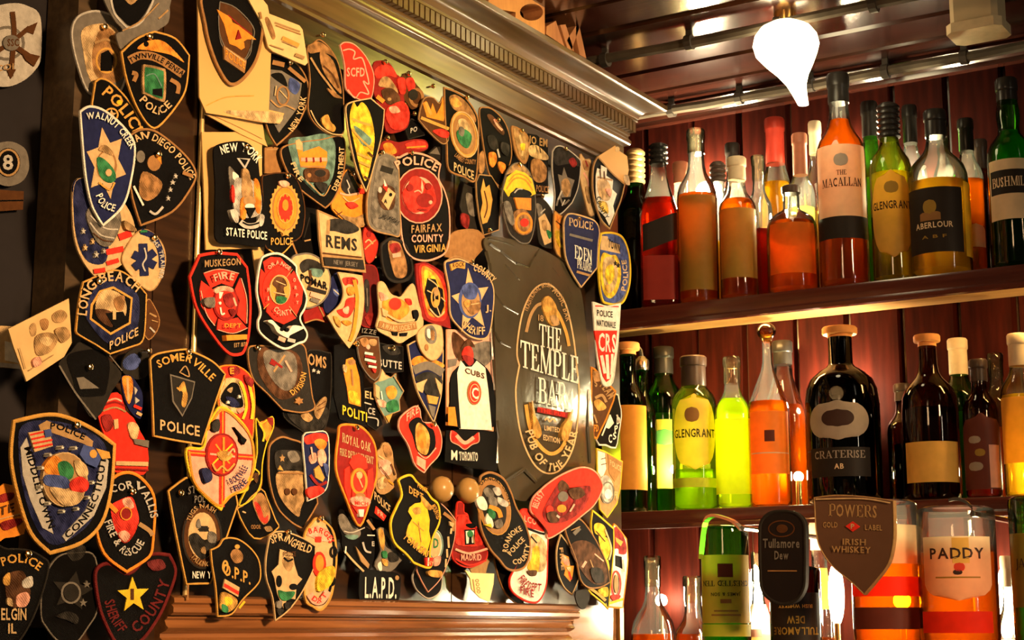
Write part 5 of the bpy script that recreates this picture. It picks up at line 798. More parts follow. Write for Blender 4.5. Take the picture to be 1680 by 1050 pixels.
P(13, 'figure_patch', 'tan patch shaped like a small jointed figure, right of the Royal Oak patch', 4, [945, 800, 975, 770, 990, 730, 1030, 730, 1060, 790, 1070, 900, 1090, 960, 1070, 1050, 1000, 1100, 950, 1080, 935, 1000, 960, 900], 'T', None, sm=2, els=[b([960, 860, 1020, 850, 1060, 900, 1040, 960, 980, 950], 'P'), b([990, 750, 1040, 760, 1050, 820, 1010, 830], 'Q'), l([955, 820, 1000, 850], 10, 'C'), b([950, 1000, 1000, 970, 1010, 1040, 960, 1060], 'C'), l([1010, 990, 1060, 1030], 12, 'O'), e(1005, 1000, 16, 18, 'Q'), l([1040, 880, 1070, 960], 9, 'B'), l([960, 900, 1030, 990], 6, 'B')])
P(14, 'face_patch', 'dark patch with pale green face shape below the Royal Oak patch', 3, [585, 290, 600, 240, 700, 300, 780, 370, 830, 420, 840, 600, 770, 700, 620, 550, 610, 440, 590, 380], 'K', None, sm=2, els=[b([585, 290, 620, 280, 680, 350, 740, 400, 720, 450, 640, 430, 590, 360], 'E'), l([620, 400, 680, 410, 770, 375], 8, 'S'), b([630, 430, 720, 430, 700, 460, 650, 455], 'A'), l([620, 540, 680, 610, 760, 690], 14, 'C'), g([700, 510, 800, 640, 790, 670, 740, 620], 'T'), l([750, 480, 770, 540, 810, 555], 14, 'S'), l([780, 430, 835, 432], 8, 'W'), t('E', 812, 508, 832, 508, 34, 'S'), l([625, 510, 620, 560], 10, 'W')])
P(14, 'camo_patch', 'mottled grey camouflage patch above the L.A.P.D. patch', 3, [860, 390, 920, 380, 960, 450, 1000, 540, 1055, 580, 1020, 630, 960, 690, 860, 680, 850, 620, 890, 540], 'E', None, sm=2, els=[b([870, 390, 900, 390, 915, 470, 905, 540, 880, 490], 'G'), b([920, 430, 950, 470, 960, 530, 920, 500], 'L'), b([940, 560, 1000, 550, 1010, 610, 950, 620], 'L'), b([860, 640, 885, 620, 890, 680, 870, 680], 'W'), b([890, 600, 930, 610, 930, 650, 900, 640], 'G'), l([950, 450, 985, 520], 12, 'S'), b([890, 550, 920, 545, 925, 590, 895, 590], 'V'), l([780, 320, 830, 390], 20, 'T')])
P(0, 'police_patch', 'small black rounded oblong patch with white slanted letters L.A.P.D.', 3, [588, 944, 594, 935, 620, 936, 652, 942, 655, 965, 652, 984, 640, 989, 604, 988, 588, 983], 'K', None, els=[t('L.A.P.D.', 596, 980, 648, 981, 34, 'W', 'p'), e(649, 948, 3, 4, 'T')])
P(11, 'red_patch', 'small red patch with cream scribble beside the REMS patch', 2, [765, 690, 800, 660, 850, 740, 870, 790, 850, 880, 810, 930, 780, 900, 760, 780], 'R', 'D', 1.0, sm=3, els=[l([775, 780, 800, 760, 830, 790], 10, 'C'), l([770, 830, 800, 800, 850, 760], 10, 'T'), e(800, 720, 16, 24, 'D')])
P(12, 'maroon_patch', 'long dark maroon patch between the red beast and the cream bowl patches', 1, [760, 180, 800, 150, 860, 180, 880, 330, 870, 480, 860, 590, 780, 600, 745, 560, 770, 400], 'M', 'D', 1.2, sm=3, els=[b([765, 280, 800, 270, 808, 400, 800, 480, 775, 480], 'L'), l([785, 320, 790, 450], 7, 'E'), b([770, 520, 830, 500, 860, 560, 800, 590], 'D'), e(850, 70, 26, 36, 'C', 20)])
P(16, 'police_patch', 'black patch reading FAIRFAX COUNTY VIRGINIA under large red round seal', 3.4, [205, 110, 240, 75, 310, 45, 400, 55, 480, 90, 532, 130, 518, 230, 560, 320, 592, 450, 596, 640, 570, 760, 490, 812, 400, 826, 310, 790, 255, 680, 230, 400], 'K', 'P', 2.0, c=(5,), els=[
  e(372, 355, 170, 202, 'D'), o(372, 355, 170, 202, 9, 'P'), e(370, 355, 122, 142, 'P'), o(370, 355, 122, 142, 8, 'D'), b([310, 230, 350, 215, 390, 240, 420, 270, 460, 280, 480, 330, 490, 400, 450, 450, 420, 480, 380, 470, 340, 480, 290, 450, 262, 390, 250, 330, 290, 280], 'R'), e(410, 390, 62, 52, 'D'), g([385, 240, 400, 300, 390, 340, 380, 300], 'P'), l([330, 330, 360, 320, 385, 340], 9, 'P'), e(300, 300, 24, 26, 'D'), e(430, 290, 22, 24, 'D'), e(445, 405, 12, 14, 'P'), l([350, 455, 415, 460], 12, 'D'),
  a('POLICE', [205, 170, 260, 145, 340, 135, 410, 150, 480, 185], 62, 'P'), t('FAIRFAX', 302, 625, 522, 612, 56, 'T'), t('COUNTY', 302, 692, 530, 688, 54, 'P'), t('VIRGINIA', 318, 768, 550, 756, 54, 'G')], pin=(300, 52))
# ------------------------------------------------------------------ patches, right door
P(15, 'crown_patch', 'dark teardrop patch with orange crown-like fingers and a red base', 4, [400, 470, 430, 435, 480, 440, 520, 480, 545, 430, 575, 560, 592, 680, 585, 750, 550, 775, 480, 720, 390, 620, 375, 580], 'B', 'T', 1.0, c=(4, 7), sm=3, els=[g([400, 480, 425, 465, 455, 540, 470, 480, 500, 560, 530, 500, 545, 435, 560, 560, 550, 610, 430, 580], 'O'), g([410, 480, 430, 470, 470, 560, 450, 570], 'G'), l([385, 585, 470, 620, 585, 665], 22, 'G'), b([470, 680, 530, 665, 585, 690, 575, 730, 520, 720], 'R')], pin=(455, 362))
P(15, 'police_patch', 'tall dark patch with round gold landscape picture lettered POLICE', 4, [555, 365, 640, 395, 720, 450, 790, 560, 805, 640, 800, 860, 778, 1040, 700, 1010, 590, 960, 575, 800, 560, 560], 'K', 'Q', 2.0, c=(0, 4, 7, 9), els=[
  b([590, 440, 640, 420, 720, 480, 780, 580, 770, 620, 700, 560, 620, 520], 'Q'), b([600, 450, 640, 440, 680, 490, 640, 510, 605, 490], 'G'), e(695, 705, 96, 172, 'G', -12), e(697, 705, 78, 146, 'Q', -12), e(698, 702, 60, 112, 'T', -12), o(697, 705, 94, 168, 8, 'C', -12), b([650, 600, 700, 600, 740, 690, 700, 680, 655, 650], 'C'), b([640, 680, 700, 670, 745, 720, 720, 800, 680, 790, 645, 740], 'V'), b([660, 650, 690, 670, 680, 720, 650, 700], 'E'), a('LAMBERT COUNTY', [615, 860, 680, 910, 770, 920], 34, 'Q'), t('POLICE', 612, 965, 755, 1030, 62, 'C')], pin=(700, 440))
P(20, 'shield_patch', 'dark blue-black shield patch with two orange shapes, at top of right door', 3, [100, 165, 140, 145, 190, 160, 260, 230, 300, 330, 315, 460, 290, 560, 240, 680, 170, 600, 140, 480, 115, 320], 'K', 'Q', 1.5, c=(7,), els=[b([150, 205, 175, 195, 230, 250, 265, 310, 250, 330, 200, 280], 'B'), l([195, 225, 220, 270, 250, 300], 14, 'P'), l([205, 380, 230, 480], 12, 'S'), b([150, 340, 200, 340, 220, 420, 170, 420], 'L'), b([160, 450, 200, 450, 210, 500, 185, 545, 165, 520], 'O'), b([220, 510, 265, 525, 262, 580, 235, 580], 'O'), b([240, 380, 290, 400, 280, 470, 240, 440], 'L')], pin=(207, 232))
P(20, 'tan_patch', 'narrow tan patch with pale streak between dark shields at top of right door', 3, [312, 285, 340, 275, 400, 310, 430, 360, 430, 450, 405, 520, 370, 500, 335, 430], 'Q', 'Q', 1.0, els=[b([325, 290, 370, 300, 410, 350, 420, 440, 390, 500, 350, 420], 'T'), l([365, 330, 385, 420, 380, 470], 14, 'C'), b([370, 390, 400, 390, 395, 430, 375, 430], 'Y')], pin=(364, 305))
P(20, 'dark_patch', 'dark patch with cream bar and orange disc beside the yellow-arched patch', 3, [425, 320, 480, 330, 555, 390, 555, 720, 470, 720, 420, 560], 'K', None, sm=0, els=[t('IO EM', 432, 385, 550, 410, 52, 'T'), b([425, 410, 480, 400, 550, 465, 540, 497, 440, 470], 'C'), l([470, 400, 480, 440], 5, 'K'), l([495, 410, 502, 450], 5, 'K'), b([442, 500, 490, 490, 540, 550, 530, 630, 480, 645, 445, 600], 'Q'), t('POLICE', 470, 705, 555, 715, 44, 'Q')])
P(20, 'arch_patch', 'grey oblong patch with yellow arch and orange sun at centre, top right door', 5, [265, 640, 290, 560, 340, 515, 390, 530, 440, 590, 470, 720, 470, 900, 440, 1030, 390, 1050, 340, 1020, 290, 960, 250, 780], 'L', 'E', 1.3, els=[
  b([275, 590, 340, 518, 390, 535, 440, 600, 400, 590, 330, 580], 'T'), g([258, 690, 280, 610, 340, 562, 400, 580, 445, 620, 472, 720, 440, 735, 400, 690, 340, 680, 290, 740], 'Y'), l([275, 690, 330, 620, 400, 630, 450, 700], 10, 'O'), l([290, 640, 340, 590, 400, 605, 440, 650], 8, 'O'), b([300, 720, 350, 690, 420, 700, 440, 730, 380, 745, 320, 740], 'K'), l([325, 715, 350, 690, 380, 690], 8, 'S'), g([325, 745, 435, 750, 435, 830, 345, 820], 'O'), b([320, 850, 380, 820, 430, 870, 440, 960, 390, 995, 330, 960], 'Q'), o(385, 915, 58, 72, 14, 'O'), e(388, 912, 28, 28, 'R'), b([250, 780, 290, 780, 320, 900, 300, 930, 265, 860], 'E')], pin=(347, 530))
P(20, 'gold_patch', 'dark narrow patch with gold spiky figure left of the yellow-arched patch', 3, [78, 640, 100, 590, 180, 600, 240, 700, 230, 960, 130, 995, 100, 880, 82, 740], 'K', 'T', 1.2, sm=0, els=[g([125, 620, 140, 680, 165, 660, 185, 760, 170, 860, 150, 910, 120, 920, 105, 850, 120, 780, 108, 700], 'G'), l([130, 700, 150, 800, 130, 880], 8, 'B'), b([95, 470, 125, 440, 130, 560, 100, 580], 'Q')], pin=(148, 965))
P(20, 'dark_patch', 'dull dark patch beneath the round gold landscape patch', 1, [0, 650, 80, 690, 110, 900, 120, 990, 20, 960, -30, 800], 'L', None, sm=0, els=[b([10, 720, 60, 740, 80, 860, 30, 850], 'E'), b([-20, 850, 30, 870, 20, 950, -20, 920], 'D')])
P(20, 'star_patch', 'grey-rimmed dark patch with pale spiky star emblem, upper right door', 4, [585, 440, 610, 405, 660, 408, 755, 480, 772, 530, 755, 680, 715, 780, 640, 855, 595, 840, 600, 720, 583, 560], 'K', 'S', 1.3, c=(0, 6), els=[b([590, 450, 620, 415, 670, 420, 755, 490, 765, 540, 700, 520, 610, 530], 'L'), b([690, 500, 720, 480, 745, 520, 720, 545], 'D'), g([618, 590, 645, 600, 658, 545, 680, 610, 728, 630, 708, 690, 700, 740, 640, 745, 635, 680], 'E'), b([640, 640, 680, 620, 700, 680, 680, 740, 650, 720], 'T'), l([605, 800, 625, 740, 650, 790, 690, 760], 12, 'E'), l([615, 760, 640, 700], 10, 'S'), l([640, 800, 660, 760], 8, 'S')], pin=(655, 425))
P(20, 'strip_patch', 'grey-green narrow patch with cream mottled strip, right of the yellow-arched patch', 3, [468, 780, 500, 740, 560, 790, 590, 870, 590, 1060, 560, 1080, 500, 1050, 480, 930], 'L', None, sm=3, els=[b([475, 790, 510, 800, 520, 880, 500, 900], 'E'), g([490, 880, 530, 850, 570, 930, 575, 1040, 530, 1060, 505, 980], 'C'), b([510, 900, 540, 900, 545, 960, 520, 960], 'T'), b([540, 960, 575, 980, 560, 1020], 'V'), l([500, 850, 530, 820], 8, 'S')], pin=(497, 738))
P(20, 'cream_patch', 'slender cream patch with reddish marks, left of the cream shield', 3, [768, 455, 800, 490, 840, 500, 845, 650, 850, 760, 868, 850, 830, 860, 800, 760, 765, 600], 'C', 'T', 1.0, sm=3, els=[b([785, 500, 830, 510, 830, 560, 795, 560], 'Q'), l([790, 580, 820, 640, 825, 720], 12, 'P'), l([800, 500, 815, 540], 8, 'D'), b([800, 680, 830, 680, 840, 760, 820, 780], 'T')])
P(20, 'cream_shield_patch', 'black-rimmed shield patch filled with cream and gold emblem at right edge', 5, [850, 600, 860, 520, 885, 472, 920, 510, 980, 580, 1065, 655, 1040, 760, 1005, 850, 965, 955, 900, 880, 855, 720], 'K', 'T', 1.9, c=(2, 5, 8), els=[
  g([870, 600, 880, 550, 905, 560, 905, 530, 945, 550, 940, 600, 985, 630, 980, 690, 1010, 720, 985, 800, 995, 850, 960, 930, 930, 870, 880, 820, 870, 700], 'W'), b([880, 640, 930, 620, 970, 680, 960, 760, 900, 750], 'C'), l([880, 610, 980, 630], 12, 'T'), b([890, 770, 940, 780, 950, 850, 910, 830], 'Y'), l([895, 560, 900, 620], 8, 'B'), l([920, 570, 925, 620], 8, 'B'), a('COUNTY', [870, 740, 880, 800, 930, 890], 30, 'K'), b([930, 690, 970, 690, 960, 740], 'P')], pin=None)
P(20, 'tape_tab', 'small torn tan paper tab at right end of the cabinet under the crown', 5, [890, 470, 1000, 400, 1020, 430, 1080, 470, 1090, 560, 1080, 630, 1060, 650, 960, 560], 'T', None, sm=0, cat='paper tab', grp='papers pinned on the cabinet', mat=PM, els=[e(1014, 425, 15, 18, 'C'), b([1055, 600, 1085, 600, 1095, 660, 1065, 650], 'C')])
P(20, 'orange_patch', 'small orange patch peeking out left of the navy EDEN patch', 4, [595, 850, 620, 848, 660, 880, 668, 930, 650, 1000, 680, 1100, 690, 1160, 650, 1150, 600, 1080], 'G', 'Q', 1.0, sm=3, els=[b([600, 860, 640, 870, 655, 930, 620, 950], 'O'), l([605, 900, 640, 930], 8, 'B'), b([600, 970, 640, 980, 660, 1080, 620, 1060], 'Y'), b([625, 1000, 650, 1030, 640, 1060], 'Q')])
P(0, 'police_patch', 'navy police patch with cream rim and large letters EDEN PRAIRIE', 6, [923, 370, 926, 356, 935, 350, 960, 356, 976, 364, 982, 380, 980, 400, 978, 440, 952, 472, 938, 450, 926, 420], 'N', 'C', 1.6, c=(0, 7, 8), els=[t('POLICE', 931, 370, 971, 378, 13, 'C', 's'), l([932, 385, 970, 395], 4, 'E'), t('EDEN', 940, 424, 968, 432, 22, 'W', 's'), t('PRAIRIE', 944, 440, 968, 447, 14, 'W', 's'), l([943, 446, 967, 453], 4, 'T')], pin=(944, 360))
P(21, 'police_patch', 'grey-blue oblong police patch with yellow seal and rim, right edge of cabinet', 5, [890, 40, 900, 10, 980, 8, 1050, 40, 1095, 150, 1108, 300, 1090, 430, 1040, 520, 940, 520, 900, 480, 878, 330, 876, 150], 'E', 'Y', 2.4, c=(), els=[
  b([900, 30, 1000, 25, 1060, 80, 1090, 200, 1080, 400, 1020, 500, 920, 500, 890, 300], 'U'), g([895, 30, 940, 35, 950, 70, 1025, 95, 1030, 160, 890, 130], 'C'), t('TOWN', 940, 110, 1028, 150, 60, 'K', 's'), b([900, 160, 960, 170, 1005, 180, 1035, 300, 1010, 420, 960, 480, 910, 440, 885, 300], 'Y'), b([910, 200, 980, 190, 1010, 280, 990, 400, 940, 440, 905, 340], 'C'), b([925, 260, 970, 240, 985, 320, 950, 380, 920, 330], 'Y'), b([920, 390, 950, 385, 955, 430, 925, 425], 'G'), s(990, 230, 14, 20, 5, .5, 'L'), s(1010, 245, 14, 20, 5, .5, 'L'), a('POLICE', [1058, 430, 1075, 320, 1062, 205], 34, 'C')])
P(21, 'police_patch', 'white and red shield patch with large letters CRS, right edge of cabinet', 5, [835, 505, 880, 520, 940, 535, 1035, 515, 1020, 760, 1005, 900, 980, 1080, 930, 1110, 895, 1060, 860, 850], 'W', 'W', 2.0, c=(0, 3), sm=3, els=[g([850, 540, 1010, 545, 1005, 705, 845, 705], 'W'), l([850, 535, 1020, 540], 8, 'R'), t('POLICE', 862, 605, 975, 618, 44, 'L'), t('NATIONALE', 860, 675, 995, 695, 44, 'L'), g([842, 712, 1005, 712, 990, 860, 955, 1060, 930, 1080, 905, 1040, 865, 860], 'R'), t('CRS', 870, 855, 995, 868, 130, 'W'), l([890, 890, 915, 1020], 22, 'W'), l([928, 885, 938, 1060], 22, 'W'), l([965, 880, 960, 1030], 18, 'W')])
P(22, 'orange_rim_patch', 'dark patch with orange rim and white letters, right of the dark plastic bag', 4, [825, 95, 850, 110, 1000, 270, 985, 340, 930, 480, 865, 615, 840, 600, 822, 400], 'B', 'O', 2.2, c=range(8), sm=2, els=[a('STEAM', [850, 240, 890, 240, 950, 330], 66, 'T'), l([850, 320, 900, 300, 930, 350], 20, 'T'), b([840, 350, 880, 330, 930, 390, 870, 410], 'G'), l([840, 440, 860, 500], 12, 'T'), t('FD', 838, 560, 870, 560, 50, 'O'), b([830, 130, 880, 140, 900, 190, 840, 200], 'Q')])
P(22, 'white_black_patch', 'black and white patch behind the orange-rimmed patch at cabinet right edge', 3, [860, 620, 990, 285, 1030, 360, 1042, 450, 1020, 590, 1000, 680, 930, 660], 'K', 'W', 1.6, sm=2, els=[l([900, 590, 960, 440], 10, 'W'), g([925, 530, 960, 440, 985, 500, 950, 540], 'W'), t('C', 945, 640, 970, 640, 60, 'W'), t('S', 975, 620, 1000, 610, 50, 'W'), t('P', 985, 570, 1010, 560, 50, 'W'), t('D', 1000, 510, 1025, 500, 50, 'W'), l([1000, 440, 1020, 500], 12, 'S')])
P(22, 'yellow_edge_patch', 'cream and tan patch with yellow edge below the black and white patch', 3, [862, 680, 920, 700, 1050, 775, 1035, 960, 1010, 1080, 940, 1180, 885, 1120, 870, 900], 'T', 'Y', 1.4, c=range(7), sm=2, els=[g([870, 700, 920, 715, 930, 830, 900, 900, 872, 850], 'W'), g([940, 720, 1040, 785, 1030, 850, 990, 920, 950, 860], 'Q'), t('POLICE', 955, 800, 1035, 850, 40, 'C'), b([890, 900, 940, 880, 980, 960, 960, 1060, 900, 1060], 'S'), e(940, 1010, 26, 36, 'W'), o(935, 1000, 50, 80, 10, 'E'), l([885, 760, 920, 750], 6, 'B'), l([885, 800, 925, 790], 6, 'B'), l([990, 960, 1000, 1060], 16, 'T'), t('FR', 978, 1040, 1010, 1040, 50, 'C')])
P(16, 'cap_patch', 'plain brown half-round cloth cap badge above the county sheriff patch', 3, [560, 780, 600, 640, 680, 600, 800, 605, 860, 680, 850, 720, 780, 800, 760, 835, 680, 840, 590, 800], 'Q', 'Q', 1.2, sm=3, els=[l([560, 830, 640, 790, 740, 830], 8, 'T')])
P(17, 'sheriff_patch', 'navy oval patch with cream-gold star reading COUNTY SHERIFF', 5, [560, 60, 600, 30, 660, 20, 760, 60, 860, 130, 912, 240, 905, 420, 880, 560, 830, 600, 740, 580, 660, 510, 600, 420, 590, 240], 'N', 'C', 1.7, els=[
  s(745, 330, 140, 245, 5, .44, 'C', -98), e(738, 320, 82, 130, 'U'), e(742, 330, 66, 105, 'T'), b([680, 220, 740, 200, 790, 240, 770, 310, 700, 300], 'U'), b([700, 340, 760, 320, 810, 330, 800, 400, 740, 420], 'Q'), l([740, 350, 800, 340], 8, 'C'), b([690, 330, 730, 320, 730, 360, 700, 370], 'G'), g([590, 60, 660, 40, 698, 50, 695, 95, 640, 85, 600, 108], 'G'), t('ROCK', 605, 85, 690, 75, 30, 'B'), a('COUNTY', [750, 105, 810, 130, 885, 200], 52, 'C'), a('SHERIFF', [665, 500, 740, 560, 835, 565], 56, 'C'), t('J.', 838, 395, 880, 400, 44, 'C')], pin=(735, 48))
P(17, 'oval_patch', 'black oval patch with brown worn middle, above the cream bowl patch', 3, [100, -60, 110, 60, 140, 150, 200, 190, 280, 180, 330, 120, 320, 20, 270, -90, 180, -130, 120, -100], 'K', 'L', 3.0, els=[b([150, -90, 220, -100, 250, -60, 285, 60, 280, 140, 230, 160, 190, 120], 'Q'), b([160, -80, 220, -90, 240, -40, 180, -20], 'D'), l([180, 0, 240, -10], 30, 'P')])
P(17, 'bowl_patch', 'cream patch with red and orange bowl shape over a dark lettered scroll', 4, [80, 210, 120, 190, 170, 270, 210, 290, 250, 290, 330, 200, 370, 330, 405, 470, 380, 540, 300, 590, 235, 625, 160, 580, 70, 520, 90, 400], 'C', 'C', 1.2, c=(3,), els=[b([110, 330, 170, 310, 240, 310, 300, 360, 290, 420, 200, 470, 130, 440], 'O'), e(200, 345, 45, 44, 'R'), b([270, 310, 310, 310, 320, 350, 290, 350], 'R'), b([85, 260, 130, 280, 150, 310, 100, 320], 'P'), l([80, 490, 200, 520, 350, 500], 52, 'Q'), a('AWARD SOCIETY', [95, 515, 210, 540, 345, 515], 36, 'C'), g([170, 545, 215, 548, 210, 575, 180, 570], 'K'), g([230, 555, 285, 550, 275, 577, 232, 577], 'K'), b([320, 400, 350, 390, 362, 430, 340, 470], 'K'), g([95, 375, 140, 400, 130, 440, 105, 430], 'C'), l([110, 410, 220, 470, 330, 460], 14, 'C')])
P(17, 'flame_patch', 'red pointed patch with yellow-orange glow and small gold cross emblem', 4, [350, 60, 420, 50, 500, 90, 570, 150, 600, 240, 590, 400, 600, 520, 540, 500, 420, 460, 390, 400, 360, 200], 'D', 'D', 2.2, c=(0, 6), els=[b([375, 80, 440, 70, 520, 130, 570, 230, 575, 420, 530, 470, 430, 440, 395, 300], 'R'), b([390, 90, 440, 85, 510, 150, 550, 250, 560, 400, 510, 440, 440, 420, 405, 280], 'O'), b([405, 110, 450, 115, 500, 180, 520, 260, 460, 300, 415, 220], 'Y'), g([430, 160, 490, 170, 505, 220, 540, 240, 550, 360, 520, 440, 460, 400, 410, 260], 'K'), l([435, 165, 500, 220, 480, 300, 520, 430], 8, 'C'), o(485, 300, 34, 74, 12, 'G'), e(490, 260, 18, 30, 'T'), e(490, 340, 20, 26, 'G'), l([440, 380, 500, 440, 545, 400], 10, 'C'), l([420, 250, 460, 270], 8, 'C'), l([520, 300, 550, 330], 8, 'C')])
P(17, 'cream_oval_patch', 'small cream oval patch with dark bullet shape above the striped uniform patch', 4, [360, 570, 400, 510, 460, 490, 530, 500, 548, 580, 545, 680, 500, 745, 450, 745, 390, 680], 'C', 'T', 1.0, els=[b([420, 520, 470, 500, 500, 560, 490, 620, 450, 630, 420, 590], 'E'), b([430, 530, 450, 530, 455, 590, 432, 580], 'W'), b([455, 540, 480, 540, 480, 600, 460, 600], 'Q'), e(425, 658, 12, 24, 'Q')])
P(0, 'uniform_patch', 'dark tapering patch with cream and grey bands and a hat-like dome', 3, [667, 566, 690, 556, 722, 560, 725, 600, 722, 650, 710, 694, 702, 680, 684, 645, 674, 608], 'N', 'C', 1.5, c=(0, 3, 5), els=[b([674, 590, 690, 584, 724, 596, 723, 604, 700, 596, 676, 600], 'O'), l([676, 608, 700, 600, 724, 612], 14, 'E'), b([678, 620, 700, 610, 722, 622, 718, 634, 690, 630], 'L'), g([679, 630, 698, 622, 690, 645, 682, 640], 'C'), b([692, 640, 700, 622, 714, 632, 718, 650, 706, 656], 'L'), g([697, 648, 716, 652, 713, 664, 700, 662], 'G'), g([699, 664, 711, 668, 708, 686, 704, 682], 'E'), g([710, 620, 720, 630, 719, 650, 714, 636], 'C')])
P(17, 'butte_patch', 'black patch lettered BUTTE behind the striped badge and green leaf patch', 2, [85, 620, 160, 640, 260, 650, 262, 830, 180, 840, 85, 830], 'K', 'L', 1.0, sm=0, els=[b([110, 650, 200, 640, 240, 700, 160, 710], 'L'), t('BUTTE', 80, 790, 248, 815, 54, 'S'), l([150, 660, 175, 670], 12, 'C')], pin=(165, 665))
P(12, 'stripe_badge', 'small grey-edged badge with tan figures and red and white stripes', 4, [710, 680, 770, 660, 872, 670, 888, 850, 880, 940, 845, 985, 800, 950, 740, 850], 'B', 'E', 1.3, c=(0, 2, 5), els=[a('IZZE', [750, 640, 800, 645, 850, 655], 34, 'E'), b([735, 690, 780, 675, 800, 720, 760, 740], 'Q'), b([800, 690, 850, 690, 850, 730, 810, 730], 'T'), e(792, 742, 14, 18, 'P'), l([765, 785, 825, 795], 18, 'W'), l([765, 830, 845, 850], 18, 'W'), l([790, 880, 848, 890], 16, 'W'), l([765, 808, 838, 820], 16, 'D'), l([780, 858, 848, 868], 16, 'D'), b([810, 900, 840, 900, 835, 930], 'R')], pin=(692, 722))
P(13, 'porter_patch', 'black patch with orange candle-like figure over yellow letters', 3, [640, 30, 700, 20, 790, 60, 840, 200, 870, 420, 870, 600, 790, 600, 680, 560, 640, 400], 'K', None, sm=0, els=[g([700, 190, 720, 170, 725, 130, 770, 115, 790, 150, 820, 260, 830, 380, 830, 470, 745, 445, 730, 330], 'O'), b([735, 140, 780, 130, 790, 160, 750, 170], 'Q'), b([740, 360, 800, 370, 820, 450, 760, 440], 'Y'), l([760, 200, 770, 320], 12, 'Q'), b([700, 170, 725, 180, 720, 225, 703, 215], 'C'), t('POLITI', 692, 525, 868, 580, 68, 'Y')])
P(13, 'ice_patch', 'black patch with pale letters ICE between orange figure and green leaf', 3, [855, 340, 930, 330, 960, 480, 990, 600, 940, 640, 880, 600, 865, 480], 'K', 'L', 1.0, sm=0, els=[t('EL', 860, 405, 925, 420, 52, 'C'), l([855, 440, 905, 455], 9, 'S'), t('CE', 878, 520, 930, 530, 48, 'S'), l([875, 545, 945, 560, 948, 610], 9, 'S')])
P(13, 'leaf_patch', 'green and tan jagged leaf-shaped patch with orange centre', 4, [930, 300, 960, 280, 985, 200, 1010, 240, 1050, 260, 1085, 230, 1090, 290, 1140, 360, 1110, 420, 1115, 500, 1060, 520, 1020, 590, 1000, 540, 960, 470, 930, 380], 'A', 'T', 0.9, sm=0, els=[g([985, 205, 1005, 245, 1040, 260, 1000, 280, 960, 290], 'C'), b([1010, 340, 1060, 320, 1090, 360, 1070, 410, 1030, 410], 'O'), b([945, 420, 1000, 430, 1010, 470, 965, 470], 'P'), b([1010, 450, 1080, 420, 1100, 490, 1050, 510, 1020, 500], 'V'), g([930, 310, 960, 330, 960, 420, 935, 400], 'C'), l([970, 360, 978, 420], 9, 'W'), g([1000, 540, 1050, 520, 1025, 585], 'G'), l([1060, 250, 1130, 360], 8, 'T')])
P(18, 'fire_patch', 'red boot-like curved patch with orange shape in its dark middle', 4, [228, 420, 250, 360, 340, 292, 380, 310, 400, 400, 480, 410, 520, 450, 540, 540, 520, 640, 450, 720, 412, 772, 345, 715, 300, 580, 240, 480], 'R', 'P', 1.3, c=(10,), els=[b([300, 420, 370, 370, 440, 440, 480, 470, 490, 580, 430, 650, 360, 610, 330, 510], 'K'), b([345, 470, 370, 410, 430, 460, 450, 540, 425, 640, 360, 600], 'G'), b([365, 470, 410, 470, 420, 560, 390, 600, 365, 550], 'O'), t('FIRE', 280, 400, 365, 335, 56, 'P'), l([360, 625, 420, 665, 490, 590], 8, 'P'), g([355, 650, 415, 680, 412, 755, 352, 710], 'P')], pin=(460, 420))
t_ = P(0, 'photo_print', 'photo print of a person in a pale baseball shirt with round red C badge', 3, [731, 540, 812, 545, 811, 660, 808, 708, 731, 698], 'P', None, sm=0, cat='photo', grp='papers pinned on the cabinet', els=[
  g([732, 541, 811, 546, 811, 640, 800, 640, 770, 590, 740, 610, 731, 640], 'P'), b([740, 545, 760, 560, 775, 590, 760, 600, 742, 580], 'B'), b([770, 570, 800, 560, 808, 580, 795, 600, 775, 600], 'E'), g([732, 590, 748, 588, 745, 600, 732, 604], 'E'), b([755, 578, 764, 566, 772, 574, 773, 590, 764, 598, 757, 592], 'R', 'face'), b([753, 572, 765, 556, 776, 570, 764, 568], 'B', 'hair'),
  b([735, 660, 736, 620, 750, 600, 765, 586, 780, 592, 800, 612, 808, 650, 808, 700, 735, 698], 'K', 'shirt_sleeves'), g([752, 592, 760, 602, 770, 602, 778, 592, 792, 604, 797, 640, 803, 706, 752, 704, 748, 650, 746, 612], 'W', 'shirt'), g([731, 668, 742, 668, 746, 700, 731, 698], 'O', 'hand'), b([754, 584, 764, 600, 772, 596, 770, 586], 'D', 'neck'), t('CUBS', 758, 612, 790, 622, 9, 'B'), e(773, 645, 11.5, 20, 'Q'), e(773, 645, 10, 18, 'R'), o(773, 645, 8.5, 15, 1.4, 'C'), t('C', 768, 653, 779, 655, 18, 'W')], mat=plain('photo_paper', (.75, .36, .2), .35), tilt=.5)
P(18, 'toronto_patch', 'black square patch lettered TORONTO with red half-round badge, under photo print', 4, [570, 465, 660, 460, 950, 475, 935, 760, 780, 740, 560, 690], 'K', None, sm=0, els=[b([600, 470, 640, 480, 700, 540, 760, 510, 800, 480, 800, 540, 750, 565, 700, 602, 655, 570, 600, 540], 'R'), l([640, 500, 700, 555, 765, 515], 26, 'P'), l([600, 470, 600, 540, 655, 572, 700, 602, 750, 568, 800, 545, 800, 480], 6, 'P'), t('M', 600, 675, 645, 678, 70, 'W'), t('TORONTO', 655, 680, 790, 685, 62, 'W', 's')])
